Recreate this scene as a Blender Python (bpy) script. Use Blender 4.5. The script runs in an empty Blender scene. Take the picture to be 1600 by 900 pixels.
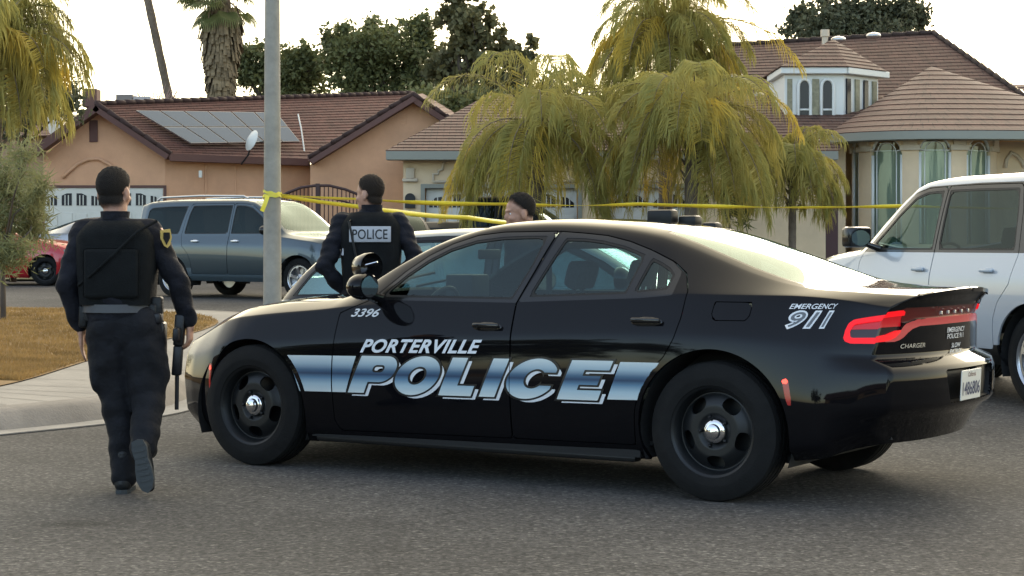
import bpy, bmesh, math, random
import numpy as np
from mathutils import Vector, Matrix, Euler
R = math.radians
random.seed(7); rng = np.random.default_rng(11)
scene = bpy.context.scene
# ------------------------------------------------------------ camera, sky, sun
HC, FP, YH = 1.34, 3000.0, 378.0          # camera height, focal length in px of a 1600 px frame, horizon row
cam_d = bpy.data.cameras.new("camera"); cam = bpy.data.objects.new("camera", cam_d)
scene.collection.objects.link(cam); scene.camera = cam
cam.location = (0, 0, HC); cam.rotation_euler = (R(90), 0, 0)
cam_d.sensor_width = 36; cam_d.lens = 36*FP/1600; cam_d.shift_y = -(450-YH)/1600
cam_d.clip_start = .1; cam_d.clip_end = 3000
scene.render.resolution_x = 1024; scene.render.resolution_y = 576
SUN_EL, SUN_AZ = 16.0, 18.0               # degrees; azimuth from +Y, negative = to the left
w = bpy.data.worlds.new("World"); scene.world = w; w.use_nodes = True
nt = w.node_tree; bg = nt.nodes['Background']
sky = nt.nodes.new('ShaderNodeTexSky'); sky.sky_type = 'NISHITA'; sky.sun_disc = False
sky.sun_elevation = R(SUN_EL); sky.sun_rotation = R(SUN_AZ)
sky.air_density = 1.0; sky.dust_density = 1.0; sky.ozone_density = 1.5; sky.altitude = 100
hz = nt.nodes.new('ShaderNodeMixRGB'); hz.inputs[2].default_value = (6.9, 5.8, 3.6, 1)   # thin high overcast whitens the sky
tcw = nt.nodes.new('ShaderNodeTexCoord'); dt = nt.nodes.new('ShaderNodeVectorMath'); dt.operation = 'DOT_PRODUCT'   # the overcast is thickest and brightest round the hidden sun
dt.inputs[1].default_value = (math.sin(R(SUN_AZ))*.95, math.cos(R(SUN_AZ))*.99, .08); nt.links.new(tcw.outputs['Generated'], dt.inputs[0])
mrw = nt.nodes.new('ShaderNodeMapRange'); mrw.inputs['From Min'].default_value = -.15; mrw.inputs['From Max'].default_value = .8; mrw.inputs['To Min'].default_value = .10; mrw.inputs['To Max'].default_value = .80
nt.links.new(dt.outputs['Value'], mrw.inputs[0]); nt.links.new(mrw.outputs[0], hz.inputs[0])
nt.links.new(sky.outputs[0], hz.inputs[1]); nt.links.new(hz.outputs[0], bg.inputs[0]); bg.inputs[1].default_value = 0.15
sd = bpy.data.lights.new("sun", 'SUN'); sun = bpy.data.objects.new("sun", sd); scene.collection.objects.link(sun)
sd.energy = 0.5;  sd.angle = R(25); sd.color = (1, .88, .72)
sun.rotation_euler = (R(90-SUN_EL), 0, R(180+(-SUN_AZ)))
scene.view_settings.view_transform = 'Standard'; scene.view_settings.look = 'None'
scene.view_settings.exposure = 1.85; scene.view_settings.gamma = 1; scene.view_settings.use_curve_mapping = False
scene.render.engine = 'CYCLES'
try:
    scene.cycles.transparent_max_bounces = 16; scene.cycles.max_bounces = 8
except Exception: pass
# ------------------------------------------------------------ helpers
def at(px, py, Y): return Vector(((px-800)/FP*Y, Y, HC+(YH-py)/FP*Y))
def xat(px, Y): return (px-800)/FP*Y
def zat(py, Y): return HC+(YH-py)/FP*Y
def link(o, parent=None):
    scene.collection.objects.link(o)
    if parent is not None: o.parent = parent
    return o
def tag(o, label=None, cat=None, group=None, kind=None):
    if label: o['label'] = label
    if cat: o['category'] = cat
    if group: o['group'] = group
    if kind: o['kind'] = kind
    return o
def empty(name, loc=(0,0,0), rz=0.0):
    o = bpy.data.objects.new(name, None); o.empty_display_size = .2
    o.location = loc; o.rotation_euler = (0, 0, rz)
    return link(o)
class MB:
    """collects faces; build() makes ONE mesh object"""
    def __init__(s): s.v=[]; s.f=[]; s.m=[]; s.mats=[]; s.cur=0; s.uv={}
    def mat(s, m):
        if m not in s.mats: s.mats.append(m)
        s.cur = s.mats.index(m); return s
    def add(s, vs, fs, uvs=None):
        b = len(s.v); s.v += [tuple(map(float, q)) for q in vs]
        for k, f in enumerate(fs):
            if uvs is not None: s.uv[len(s.f)] = uvs[k]
            s.f.append(tuple(i+b for i in f)); s.m.append(s.cur)
        return s
    def quad(s, a, b, c, d, uv=None): return s.add([a,b,c,d], [(0,1,2,3)], [uv] if uv else None)
    def box(s, x0, x1, y0, y1, z0, z1, M=None):
        vs = [Vector((x,y,z)) for x in (x0,x1) for y in (y0,y1) for z in (z0,z1)]
        if M is not None: vs = [M@q for q in vs]
        return s.add(vs, [(0,1,3,2),(4,6,7,5),(0,4,5,1),(2,3,7,6),(0,2,6,4),(1,5,7,3)])
    def bbox(s, x0, x1, y0, y1, z0, z1, r=.01, M=None):
        """bevelled box"""
        bm = bmesh.new(); bmesh.ops.create_cube(bm, size=1)
        for q in bm.verts: q.co = Vector(((x0+x1)/2+q.co.x*(x1-x0), (y0+y1)/2+q.co.y*(y1-y0), (z0+z1)/2+q.co.z*(z1-z0)))
        bmesh.ops.bevel(bm, geom=list(bm.edges), offset=r, segments=2, affect='EDGES', profile=.5)
        vs = [q.co.copy() for q in bm.verts]
        if M is not None: vs = [M@q for q in vs]
        bm.verts.index_update()
        s.add(vs, [[q.index for q in f.verts] for f in bm.faces]); bm.free(); return s
    def tube(s, pts, rad, n=8, cap=True):
        pts = [Vector(p) for p in pts]
        if not hasattr(rad, '__len__'): rad = [rad]*len(pts)
        vs=[]; fs=[]; up=None
        for i, p in enumerate(pts):
            d = (pts[min(i+1,len(pts)-1)]-pts[max(i-1,0)]).normalized()
            if up is None:
                up = Vector((0,0,1)) if abs(d.z)<.9 else Vector((1,0,0))
            a = d.cross(up).normalized(); b = a.cross(d).normalized(); up = b
            for k in range(n):
                t = 2*math.pi*k/n; vs.append(p+(a*math.cos(t)+b*math.sin(t))*rad[i])
        for i in range(len(pts)-1):
            for k in range(n):
                k2=(k+1)%n; fs.append((i*n+k, i*n+k2, (i+1)*n+k2, (i+1)*n+k))
        if cap: fs.append(tuple(range(n))[::-1]); fs.append(tuple((len(pts)-1)*n+k for k in range(n)))
        return s.add(vs, fs)
    def lathe(s, prof, n=48, M=None, a0=0, a1=2*math.pi):
        """profile of (axial, radius) spun round local Y"""
        full = abs(a1-a0-2*math.pi)<1e-6; vs=[]; fs=[]; m=len(prof); c = n if full else n+1
        for k in range(c):
            t = a0+(a1-a0)*k/n
            for (a, r) in prof:
                q = Vector((r*math.cos(t), a, r*math.sin(t))); vs.append(M@q if M is not None else q)
        for k in range(n):
            k2 = (k+1)%c
            for j in range(m-1): fs.append((k*m+j, k*m+j+1, k2*m+j+1, k2*m+j))
        return s.add(vs, fs)
    def prism(s, poly, d, M=None):
        """2-D outline (list of (x,z)) thickened along +Y by d"""
        n=len(poly); vs=[Vector((x,0,z)) for x,z in poly]+[Vector((x,d,z)) for x,z in poly]
        if M is not None: vs=[M@q for q in vs]
        return s.add(vs, [tuple(range(n)), tuple(range(2*n-1,n-1,-1))]+[(i,i+n,(i+1)%n+n,(i+1)%n) for i in range(n)])
    def ell(s, c, r, M=None, nu=16, nv=10):
        vs=[]; fs=[]
        for j in range(nv+1):
            ph = math.pi*j/nv
            for i in range(nu):
                t=2*math.pi*i/nu; q=Vector((r[0]*math.sin(ph)*math.cos(t), r[1]*math.sin(ph)*math.sin(t), r[2]*math.cos(ph)))
                if M is not None: q = M@q
                vs.append(q+Vector(c))
        for j in range(nv):
            for i in range(nu):
                i2=(i+1)%nu; fs.append((j*nu+i,(j+1)*nu+i,(j+1)*nu+i2,j*nu+i2))
        return s.add(vs, fs)
    def build(s, name, m=None, parent=None, smooth=False, M=None, fix=True):
        me = bpy.data.meshes.new(name); me.from_pydata(s.v, [], s.f); 
        if m is not None: s.mats=[m]; s.m=[0]*len(s.f)
        for q in s.mats: me.materials.append(q)
        me.polygons.foreach_set('material_index', s.m)
        if s.uv:
            ul = me.uv_layers.new(name='UVMap')
            for fi, uvs in s.uv.items():
                for li, t in zip(me.polygons[fi].loop_indices, uvs): ul.data[li].uv = t
        if M is not None: me.transform(M)
        if fix:
            bm = bmesh.new(); bm.from_mesh(me); bmesh.ops.remove_doubles(bm, verts=bm.verts, dist=1e-5)
            bmesh.ops.recalc_face_normals(bm, faces=bm.faces); bm.to_mesh(me); bm.free()
        if smooth:
            me.polygons.foreach_set('use_smooth', [True]*len(me.polygons))
            if smooth is not True: me.set_sharp_from_angle(angle=R(smooth))
        return link(bpy.data.objects.new(name, me), parent)
# ------------------------------------------------------------ materials
def hx(r,g,b):
    f=lambda c:(c/255/12.92 if c/255<=.04045 else ((c/255+.055)/1.055)**2.4)
    return (f(r),f(g),f(b),1)
def nn(t, kind, **kw):
    n = t.nodes.new(kind)
    for k,v in kw.items():
        if hasattr(n,k): setattr(n,k,v)
        else: n.inputs[k.replace('_',' ')].default_value = v
    return n
def mat(name, col, rough=.6, metal=0.0, var=0.0, scale=5.0, bump=0.0, bscale=40.0, col2=None, coat=0.0, spec=.5, trans=0.0, emit=None, es=1.0):
    m = bpy.data.materials.new(name); m.use_nodes=True; t=m.node_tree; b=t.nodes['Principled BSDF']
    if len(col)==3: col=(*col,1)
    b.inputs['Base Color'].default_value=col; b.inputs['Roughness'].default_value=rough; b.inputs['Metallic'].default_value=metal
    b.inputs['Coat Weight'].default_value=coat; b.inputs['Coat Roughness'].default_value=.03; b.inputs['Specular IOR Level'].default_value=spec
    tc = None
    if var or col2 is not None or bump:
        tc=t.nodes.new('ShaderNodeTexCoord')
    if var or col2 is not None:
        n1=nn(t,'ShaderNodeTexNoise',Scale=scale,Detail=8.0,Roughness=.65); t.links.new(tc.outputs['Object'],n1.inputs['Vector'])
        r=t.nodes.new('ShaderNodeValToRGB'); r.color_ramp.elements[0].position=.32; r.color_ramp.elements[1].position=.68
        c2 = col2 if col2 is not None else tuple(min(1,c*(1+var)) for c in col[:3])+(1,)
        c1 = col if col2 is not None else tuple(c*(1-var) for c in col[:3])+(1,)
        if len(c2)==3: c2=(*c2,1)
        r.color_ramp.elements[0].color=c1; r.color_ramp.elements[1].color=c2
        t.links.new(n1.outputs['Fac'],r.inputs[0]); t.links.new(r.outputs[0],b.inputs['Base Color'])
    if bump:
        n2=nn(t,'ShaderNodeTexNoise',Scale=bscale,Detail=6.0); t.links.new(tc.outputs['Object'],n2.inputs['Vector'])
        bp=nn(t,'ShaderNodeBump',Strength=bump,Distance=.02); t.links.new(n2.outputs['Fac'],bp.inputs['Height']); t.links.new(bp.outputs[0],b.inputs['Normal'])
    if emit is not None:
        b.inputs['Emission Color'].default_value=(*emit[:3],1); b.inputs['Emission Strength'].default_value=es
    if trans:
        out=t.nodes['Material Output']; tr=nn(t,'ShaderNodeBsdfTranslucent'); mx=nn(t,'ShaderNodeMixShader'); mx.inputs[0].default_value=trans
        src=b.inputs['Base Color'].links
        if src: t.links.new(src[0].from_socket,tr.inputs['Color'])
        else: tr.inputs['Color'].default_value=col
        t.links.new(b.outputs[0],mx.inputs[1]); t.links.new(tr.outputs[0],mx.inputs[2]); t.links.new(mx.outputs[0],out.inputs['Surface'])
    return m
def glass(name, tint, refl=1.5, base=0.0, gcol=(.84,1,.97), gm=.6):
    m=bpy.data.materials.new(name); m.use_nodes=True; t=m.node_tree; t.nodes.clear()
    o=nn(t,'ShaderNodeOutputMaterial'); tr=nn(t,'ShaderNodeBsdfTransparent'); tr.inputs[0].default_value=(*tint,1)
    g=nn(t,'ShaderNodeBsdfGlossy'); g.inputs['Roughness'].default_value=.02; g.inputs[0].default_value=(*gcol,1)
    fr=nn(t,'ShaderNodeFresnel'); fr.inputs['IOR'].default_value=refl
    # the fresnel node flips its IOR on back faces, so feed it the geometric facing from both sides alike
    mx=nn(t,'ShaderNodeMixShader')
    lw=nn(t,'ShaderNodeLayerWeight'); lw.inputs['Blend'].default_value=.5
    p=nn(t,'ShaderNodeMath',operation='POWER'); p.inputs[1].default_value=4.0; t.links.new(lw.outputs['Facing'],p.inputs[0])
    a=nn(t,'ShaderNodeMath',operation='MULTIPLY_ADD'); a.inputs[1].default_value=gm; a.inputs[2].default_value=.028+base; t.links.new(p.outputs[0],a.inputs[0]); a.use_clamp=True
    t.nodes.remove(fr)
    t.links.new(a.outputs[0],mx.inputs[0]); t.links.new(tr.outputs[0],mx.inputs[1]); t.links.new(g.outputs[0],mx.inputs[2]); t.links.new(mx.outputs[0],o.inputs[0])
    return m
MT = {}
MT['black_paint']=mat('black paint',(.004,.004,.005),.045,spec=.22)
MT['black_trim']=mat('black trim',(.008,.008,.008),.5,spec=.3)
MT['black_gloss']=mat('gloss black trim',(.01,.01,.01),.15)
MT['rubber']=mat('tyre rubber',(.007,.007,.007),.85,var=.25,scale=14,bump=.15,bscale=90,spec=.25)
MT['steel_black']=mat('black steel wheel',(.007,.008,.009),.4,spec=.35)
MT['chrome']=mat('chrome',(.75,.75,.76),.12,1.0)
MT['alloy']=mat('alloy',(.45,.45,.46),.3,.9)
MT['interior']=mat('dark cabin plastic',(.02,.021,.023),.7)
MT['seat']=mat('seat cloth',(.035,.035,.038),.9,var=.3,scale=30)
MT['under']=mat('underbody',(.01,.01,.01),.9)
MT['glass_side']=glass('tinted side glass',(.36,.50,.52),base=.03)
MT['glass_dark']=glass('privacy glass',(.10,.12,.13),base=.0,gm=.25)
MT['glass_clear']=glass('windshield glass',(.68,.78,.76),base=.05)
MT['glass_back']=glass('rear glass',(.32,.38,.38),base=.10)
MT['glass_suv']=glass('front door glass',(.30,.40,.38),base=.0,gm=.3)
MT['glass_pale']=glass('pale reflecting glass',(.45,.62,.58),base=.22,gcol=(.70,1,.92))
MT['white_decal']=mat('white vinyl',(.62,.64,.66),.4)
MT['red_on']=mat('lit red lamp',(.30,.004,.008),.4,emit=(1,.006,.012),es=.24,spec=.3)
MT['red_dim']=mat('red lamp lens',(.16,.008,.01),.15,emit=(1,.02,.02),es=.03)
MT['smoke']=mat('smoked lens',(.03,.015,.015),.12)
MT['lamp_clear']=mat('clear lamp lens',(.12,.12,.12),.12,spec=.8)
# ------------------------------------------------------------ surfaces that can be cut by outlines
def sdf_poly(X, Z, poly):
    """signed distance to a closed polygon, negative inside (numpy)"""
    p=np.asarray(poly,float); n=len(p); d=np.full(X.shape,1e9); s=np.ones(X.shape)
    for i in range(n):
        a=p[i]; b=p[i-1]; ex,ez=b-a; wx=X-a[0]; wz=Z-a[1]
        t=np.clip((wx*ex+wz*ez)/(ex*ex+ez*ez+1e-12),0,1); dx=wx-ex*t; dz=wz-ez*t
        d=np.minimum(d,dx*dx+dz*dz)
        c1=Z>=a[1]; c2=Z<b[1]; c3=ex*wz>ez*wx
        fl=(c1&c2&c3)|(~c1&~c2&~c3); s=np.where(fl,-s,s)
    return s*np.sqrt(d)
def sdf_line(X, Z, pts):
    d=np.full(X.shape,1e9)
    for i in range(len(pts)-1):
        a=np.array(pts[i]); b=np.array(pts[i+1]); e=b-a
        t=np.clip(((X-a[0])*e[0]+(Z-a[1])*e[1])/(e@e+1e-12),0,1)
        d=np.minimum(d,np.hypot(X-a[0]-e[0]*t,Z-a[1]-e[1]*t))
    return d
class Surf:
    """triangles with per-vertex attributes A: columns x y z nx ny nz + extras"""
    def __init__(s, A, T): s.A=A; s.T=T
    def col(s,k): return s.A[:,k]
    def split(s, f):
        """cut along f=0: returns (inside f<0, outside)"""
        A=s.A; T=s.T; f=np.where(np.abs(f)<1e-7,1e-7,f); neg=f<0
        k=neg[T].sum(1); full_in=T[k==3]; full_out=T[k==0]; mix=T[(k==1)|(k==2)]; km=k[(k==1)|(k==2)]
        cache={}; newA=[]; base=len(A); ins=[full_in]; outs=[full_out]; il=[]; ol=[]
        def cut(a,b):
            key=(a,b) if a<b else (b,a)
            if key not in cache:
                t=f[a]/(f[a]-f[b]); newA.append(A[a]+(A[b]-A[a])*t); cache[key]=base+len(newA)-1
            return cache[key]
        for tri,kk in zip(mix.tolist(),km.tolist()):
            want = (kk==1)
            for r in range(3):
                if bool(neg[tri[r]])==want: break
            a,b,c=tri[r],tri[(r+1)%3],tri[(r+2)%3]
            ab=cut(a,b); ac=cut(a,c)
            lone=[(a,ab,ac)]; rest=[(ab,b,c),(ab,c,ac)]
            if kk==1: il+=lone; ol+=rest
            else: ol+=lone; il+=rest
        A2=np.vstack([A]+([np.array(newA)] if newA else []))
        def mk(full,l):
            Tt=np.vstack([full]+([np.array(l)] if l else [])).astype(int)
            return Surf(A2,Tt).compact()
        return mk(full_in,il), mk(full_out,ol)
    def compact(s):
        if len(s.T)==0: return Surf(s.A[:0],s.T)
        u,inv=np.unique(s.T.ravel(),return_inverse=True); return Surf(s.A[u],inv.reshape(-1,3))
    def offset(s,d):
        A=s.A.copy(); A[:,:3]+=A[:,3:6]*d; return Surf(A,s.T)
    def mirror(s):
        A=s.A.copy(); A[:,1]*=-1; A[:,4]*=-1; return Surf(A,s.T[:,::-1])
    def plus(s,o): return Surf(np.vstack([s.A,o.A]),np.vstack([s.T,o.T+len(s.A)]))
    def obj(s, name, m, parent=None, rim=0.0, back=False):
        if len(s.T)==0: return None
        A=s.A; P=A[:,:3]; N=A[:,3:6]; T=s.T; V=P; NN=N; F=T
        if rim:
            E=np.vstack([T[:,[0,1]],T[:,[1,2]],T[:,[2,0]]]); key=np.sort(E,1); k1=key[:,0].astype(np.int64)*len(A)+key[:,1]
            u,idx,cnt=np.unique(k1,return_index=True,return_counts=True); B=E[idx[cnt==1]]
            n=len(A); V=np.vstack([P,P-N*rim]); NN=np.vstack([N,N])
            rows=np.vstack([np.stack([B[:,1],B[:,0],B[:,0]+n],1),np.stack([B[:,1],B[:,0]+n,B[:,1]+n],1)])
            nf=len(T); V=np.vstack([V,P]); NN=np.vstack([NN,N])          # rim has its own ring so the edge stays crisp
            rr=rows.copy(); rr[rr<n]+=2*n; F=np.vstack([T,rr])
        used,inv=np.unique(F.ravel(),return_inverse=True)
        me=bpy.data.meshes.new(name); me.from_pydata(V[used].tolist(),[],inv.reshape(-1,3).tolist())
        for q in (m if isinstance(m,(list,tuple)) else [m]): me.materials.append(q)
        me.polygons.foreach_set('use_smooth',[True]*len(F))
        if rim:
            # rim faces flat, skin faces keep the analytic normals
            sm=np.ones(len(F),bool); sm[len(T):]=False; me.polygons.foreach_set('use_smooth',sm.tolist())
        ln=NN[F.ravel()].copy()
        if rim:
            a,b,c=V[F[len(T):,0]],V[F[len(T):,1]],V[F[len(T):,2]]; fn=np.cross(b-a,c-a); fn/=np.linalg.norm(fn,axis=1,keepdims=True)+1e-12
            ln[len(T)*3:]=np.repeat(fn,3,axis=0)
        ln/=np.linalg.norm(ln,axis=1,keepdims=True)+1e-12
        me.normals_split_custom_set(ln.tolist())
        o=bpy.data.objects.new(name,me)
        return link(o,parent)
def grid_surf(P, extras=None, flip=False):
    """P: (nu,nv,3) -> Surf with smooth normals"""
    nu,nv=P.shape[:2]; du=np.gradient(P,axis=0); dv=np.gradient(P,axis=1); N=np.cross(du,dv)
    l=np.linalg.norm(N,axis=2,keepdims=True); N=N/np.maximum(l,1e-12)
    if flip: N=-N
    A=np.concatenate([P,N]+([extras] if extras is not None else []),axis=2).reshape(nu*nv,-1)
    i=np.arange(nu*nv).reshape(nu,nv); a,b,c,d=i[:-1,:-1],i[1:,:-1],i[1:,1:],i[:-1,1:]
    T=np.vstack([np.stack([a,b,c],-1).reshape(-1,3),np.stack([a,c,d],-1).reshape(-1,3)])
    if flip: T=T[:,::-1]
    return Surf(A,T)
def smooth_keys(xs, keys, soft=.05):
    """piecewise linear keys (x,val) low-passed with a small window: smooth but faithful"""
    k=sorted(keys); kx=np.array([a for a,_ in k]); kv=np.array([b for _,b in k])
    # monotone cubic (pchip-like)
    h=np.diff(kx); d=np.diff(kv)/h; m=np.zeros(len(kx)); m[0]=d[0]; m[-1]=d[-1]
    for i in range(1,len(kx)-1):
        if d[i-1]*d[i]>0: w1=2*h[i]+h[i-1]; w2=h[i]+2*h[i-1]; m[i]=(w1+w2)/(w1/d[i-1]+w2/d[i])
    xs=np.clip(xs,kx[0],kx[-1]); j=np.clip(np.searchsorted(kx,xs)-1,0,len(h)-1); t=(xs-kx[j])/h[j]; hh=h[j]
    return (2*t**3-3*t**2+1)*kv[j]+(t**3-2*t**2+t)*hh*m[j]+(-2*t**3+3*t**2)*kv[j+1]+(t**3-t**2)*hh*m[j+1]
class CarShell:
    """half body (left side, +Y) lofted from keyed curves; x forward, rear axle at 0"""
    # section control points: B bottom, R rocker, M widest, K crease, S shoulder, E rail, C crown
    def __init__(s, K, x0, x1, nu, nseg=(3,6,8,8,14,16), rear=None, front=None):
        s.K=K; s.x0=x0; s.x1=x1; s.nseg=nseg; s.rear=rear; s.front=front
        s.xs=x0+(x1-x0)*(.5-.5*np.cos(np.linspace(0,1,nu)*math.pi))*.35+ (x1-x0)*np.linspace(0,1,nu)*.65
        s.P0=s.section(s.xs)                                  # undeformed
        s.vE=sum(nseg[:5]); s.nv=s.P0.shape[1]
        s.P=s.deform(s.P0)
    def kv(s,n,x): return smooth_keys(x,s.K[n]) if not np.isscalar(s.K[n]) else np.full(np.shape(x),float(s.K[n]))
    def section(s,xs):
        pts=[(s.kv('yB',xs),s.kv('zB',xs)),(s.kv('yR',xs),s.kv('zR',xs)),(s.kv('yM',xs),s.kv('zM',xs)),
             (s.kv('yK',xs),s.kv('zK',xs)),(s.kv('yS',xs),s.kv('zS',xs)),(s.kv('yE',xs),s.kv('zE',xs)),(0*xs,s.kv('zC',xs))]
        Y=np.stack([p[0] for p in pts],1); Z=np.stack([p[1] for p in pts],1)     # (nu,7)
        # Catmull-style tangents, with the crown arriving flat and tighter corners at shoulder and rail
        n=Y.shape[1]; outY=[];outZ=[]
        ten=[.4,.5,.8,.55,s.K.get('tS',.35),s.K.get('tE',.55),1]
        TY=np.zeros_like(Y);TZ=np.zeros_like(Z)
        for i in range(1,n-1):
            a=np.hypot(Y[:,i]-Y[:,i-1],Z[:,i]-Z[:,i-1])+1e-6; b=np.hypot(Y[:,i+1]-Y[:,i],Z[:,i+1]-Z[:,i])+1e-6
            ty=(Y[:,i]-Y[:,i-1])/a+(Y[:,i+1]-Y[:,i])/b; tz=(Z[:,i]-Z[:,i-1])/a+(Z[:,i+1]-Z[:,i])/b
            l=np.hypot(ty,tz)+1e-9; TY[:,i]=ty/l;TZ[:,i]=tz/l
        a=np.hypot(Y[:,1]-Y[:,0],Z[:,1]-Z[:,0])+1e-6; TY[:,0]=(Y[:,1]-Y[:,0])/a;TZ[:,0]=(Z[:,1]-Z[:,0])/a
        TY[:,-1]=-1;TZ[:,-1]=0
        for i in range(n-1):
            L=np.hypot(Y[:,i+1]-Y[:,i],Z[:,i+1]-Z[:,i])
            t=np.linspace(0,1,s.nseg[i]+1)
            if i<n-2: t=t[:-1]
            t=t[None,:]; h00=2*t**3-3*t**2+1;h10=t**3-2*t**2+t;h01=-2*t**3+3*t**2;h11=t**3-t**2
            l0=(L*ten[i])[:,None]; l1=(L*ten[i+1])[:,None]
            outY.append(h00*Y[:,i:i+1]+h10*l0*TY[:,i:i+1]+h01*Y[:,i+1:i+2]+h11*l1*TY[:,i+1:i+2])
            outZ.append(h00*Z[:,i:i+1]+h10*l0*TZ[:,i:i+1]+h01*Z[:,i+1:i+2]+h11*l1*TZ[:,i+1:i+2])
        y=np.hstack(outY);z=np.hstack(outZ); x=np.repeat(xs[:,None],y.shape[1],1)
        return np.stack([x,y,z],2)
    def deform(s,P):
        P=P.copy()
        if s.rear:
            t=np.clip((s.rear['from']-P[...,0])/(s.rear['from']-s.x0),0,1); t=t*t*(3-2*t)*.5+t*.5
            P[...,0]+=t*(s.rear['curv']*np.abs(P[...,1]/.9)**s.rear.get('pw',2.4)-np.interp(P[...,2],*s.rear['prof']))
        if s.front:
            t=np.clip((P[...,0]-s.front['from'])/(s.x1-s.front['from']),0,1); t=t*t*(3-2*t)*.5+t*.5
            P[...,0]-=t*(s.front['curv']*np.abs(P[...,1]/.9)**s.front.get('pw',2.4)-np.interp(P[...,2],*s.front['prof']))
        return P
    def side(s):
        nu=len(s.xs); ex=np.zeros((nu,s.nv,3)); ex[...,0]=s.P0[...,0]; ex[...,1]=np.arange(s.nv)[None,:]; ex[...,2]=-s.P0[...,0]
        S=grid_surf(s.P,ex)
        # make sure normals look outward (+y at the widest row)
        k=np.argmin(np.abs(S.A[:,7]-15)); 
        if S.A[k,4]<0: S=grid_surf(s.P,ex,flip=True)
        # crown row normal has no y
        m=S.A[:,7]>=s.nv-1; S.A[m,4]=0
        return S
    def cap(s,end,ns=26):
        i=0 if end=='rear' else -1
        sec=s.P0[i]; rows=s.vE+1; f=np.linspace(1,0,ns)
        Q=np.zeros((ns,rows+3,3))
        for j in range(rows):
            Q[:,j,0]=sec[j,0]; Q[:,j,1]=sec[j,1]*f; Q[:,j,2]=sec[j,2]
        ye=sec[s.vE,1]; cy=sec[s.vE:,1][::-1]; cz=sec[s.vE:,2][::-1]
        for k in range(1,4):
            zt=np.interp(ye*f,cy,cz); Q[:,rows-1+k,0]=sec[0,0]; Q[:,rows-1+k,1]=ye*f; Q[:,rows-1+k,2]=sec[s.vE,2]+(zt-sec[s.vE,2])*k/3
        yq=Q[...,1].copy(); Q=s.deform(Q)
        ex=np.zeros(Q.shape[:2]+(3,)); ex[...,0]=sec[0,0]; ex[...,1]=-1; ex[...,2]=-sec[0,0]+(np.abs(sec[0,1])*0+.86)-yq
        S=grid_surf(Q,ex); c=S.A[:,3].mean()
        if (c>0)==(end=='rear'): S=grid_surf(Q,ex,flip=True)
        return S
    def side_y(s,x,z):
        """y and normal-free lookup of the outer side at (x,z); arrays"""
        x=np.atleast_1d(x).astype(float); z=np.atleast_1d(z).astype(float)
        nuq=200; gx=np.linspace(s.x0,s.x1,nuq); sec=s.section(gx)
        out=np.zeros(len(x)); zi=np.zeros((len(x)))
        j=np.clip((x-s.x0)/(s.x1-s.x0)*(nuq-1),0,nuq-1.001); j0=j.astype(int); fr=j-j0
        for k in range(len(x)):
            a=np.interp(z[k],sec[j0[k],3:s.vE+1,2],sec[j0[k],3:s.vE+1,1]); b=np.interp(z[k],sec[j0[k]+1,3:s.vE+1,2],sec[j0[k]+1,3:s.vE+1,1])
            out[k]=a*(1-fr[k])+b*fr[k]
        return out
def weld_norm(*surfs):
    """average the normals of coincident vertices of several surfaces (side/cap corner)"""
    A=np.vstack([q.A for q in surfs]); key=np.round(A[:,:3]*5000).astype(np.int64)
    u,inv=np.unique(key,axis=0,return_inverse=True); inv=inv.ravel(); S=np.zeros((len(u),3)); np.add.at(S,inv,A[:,3:6])
    N=S[inv]; N/=np.linalg.norm(N,axis=1,keepdims=True)+1e-12; k=0
    for q in surfs: q.A[:,3:6]=N[k:k+len(q.A)]; k+=len(q.A)
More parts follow.
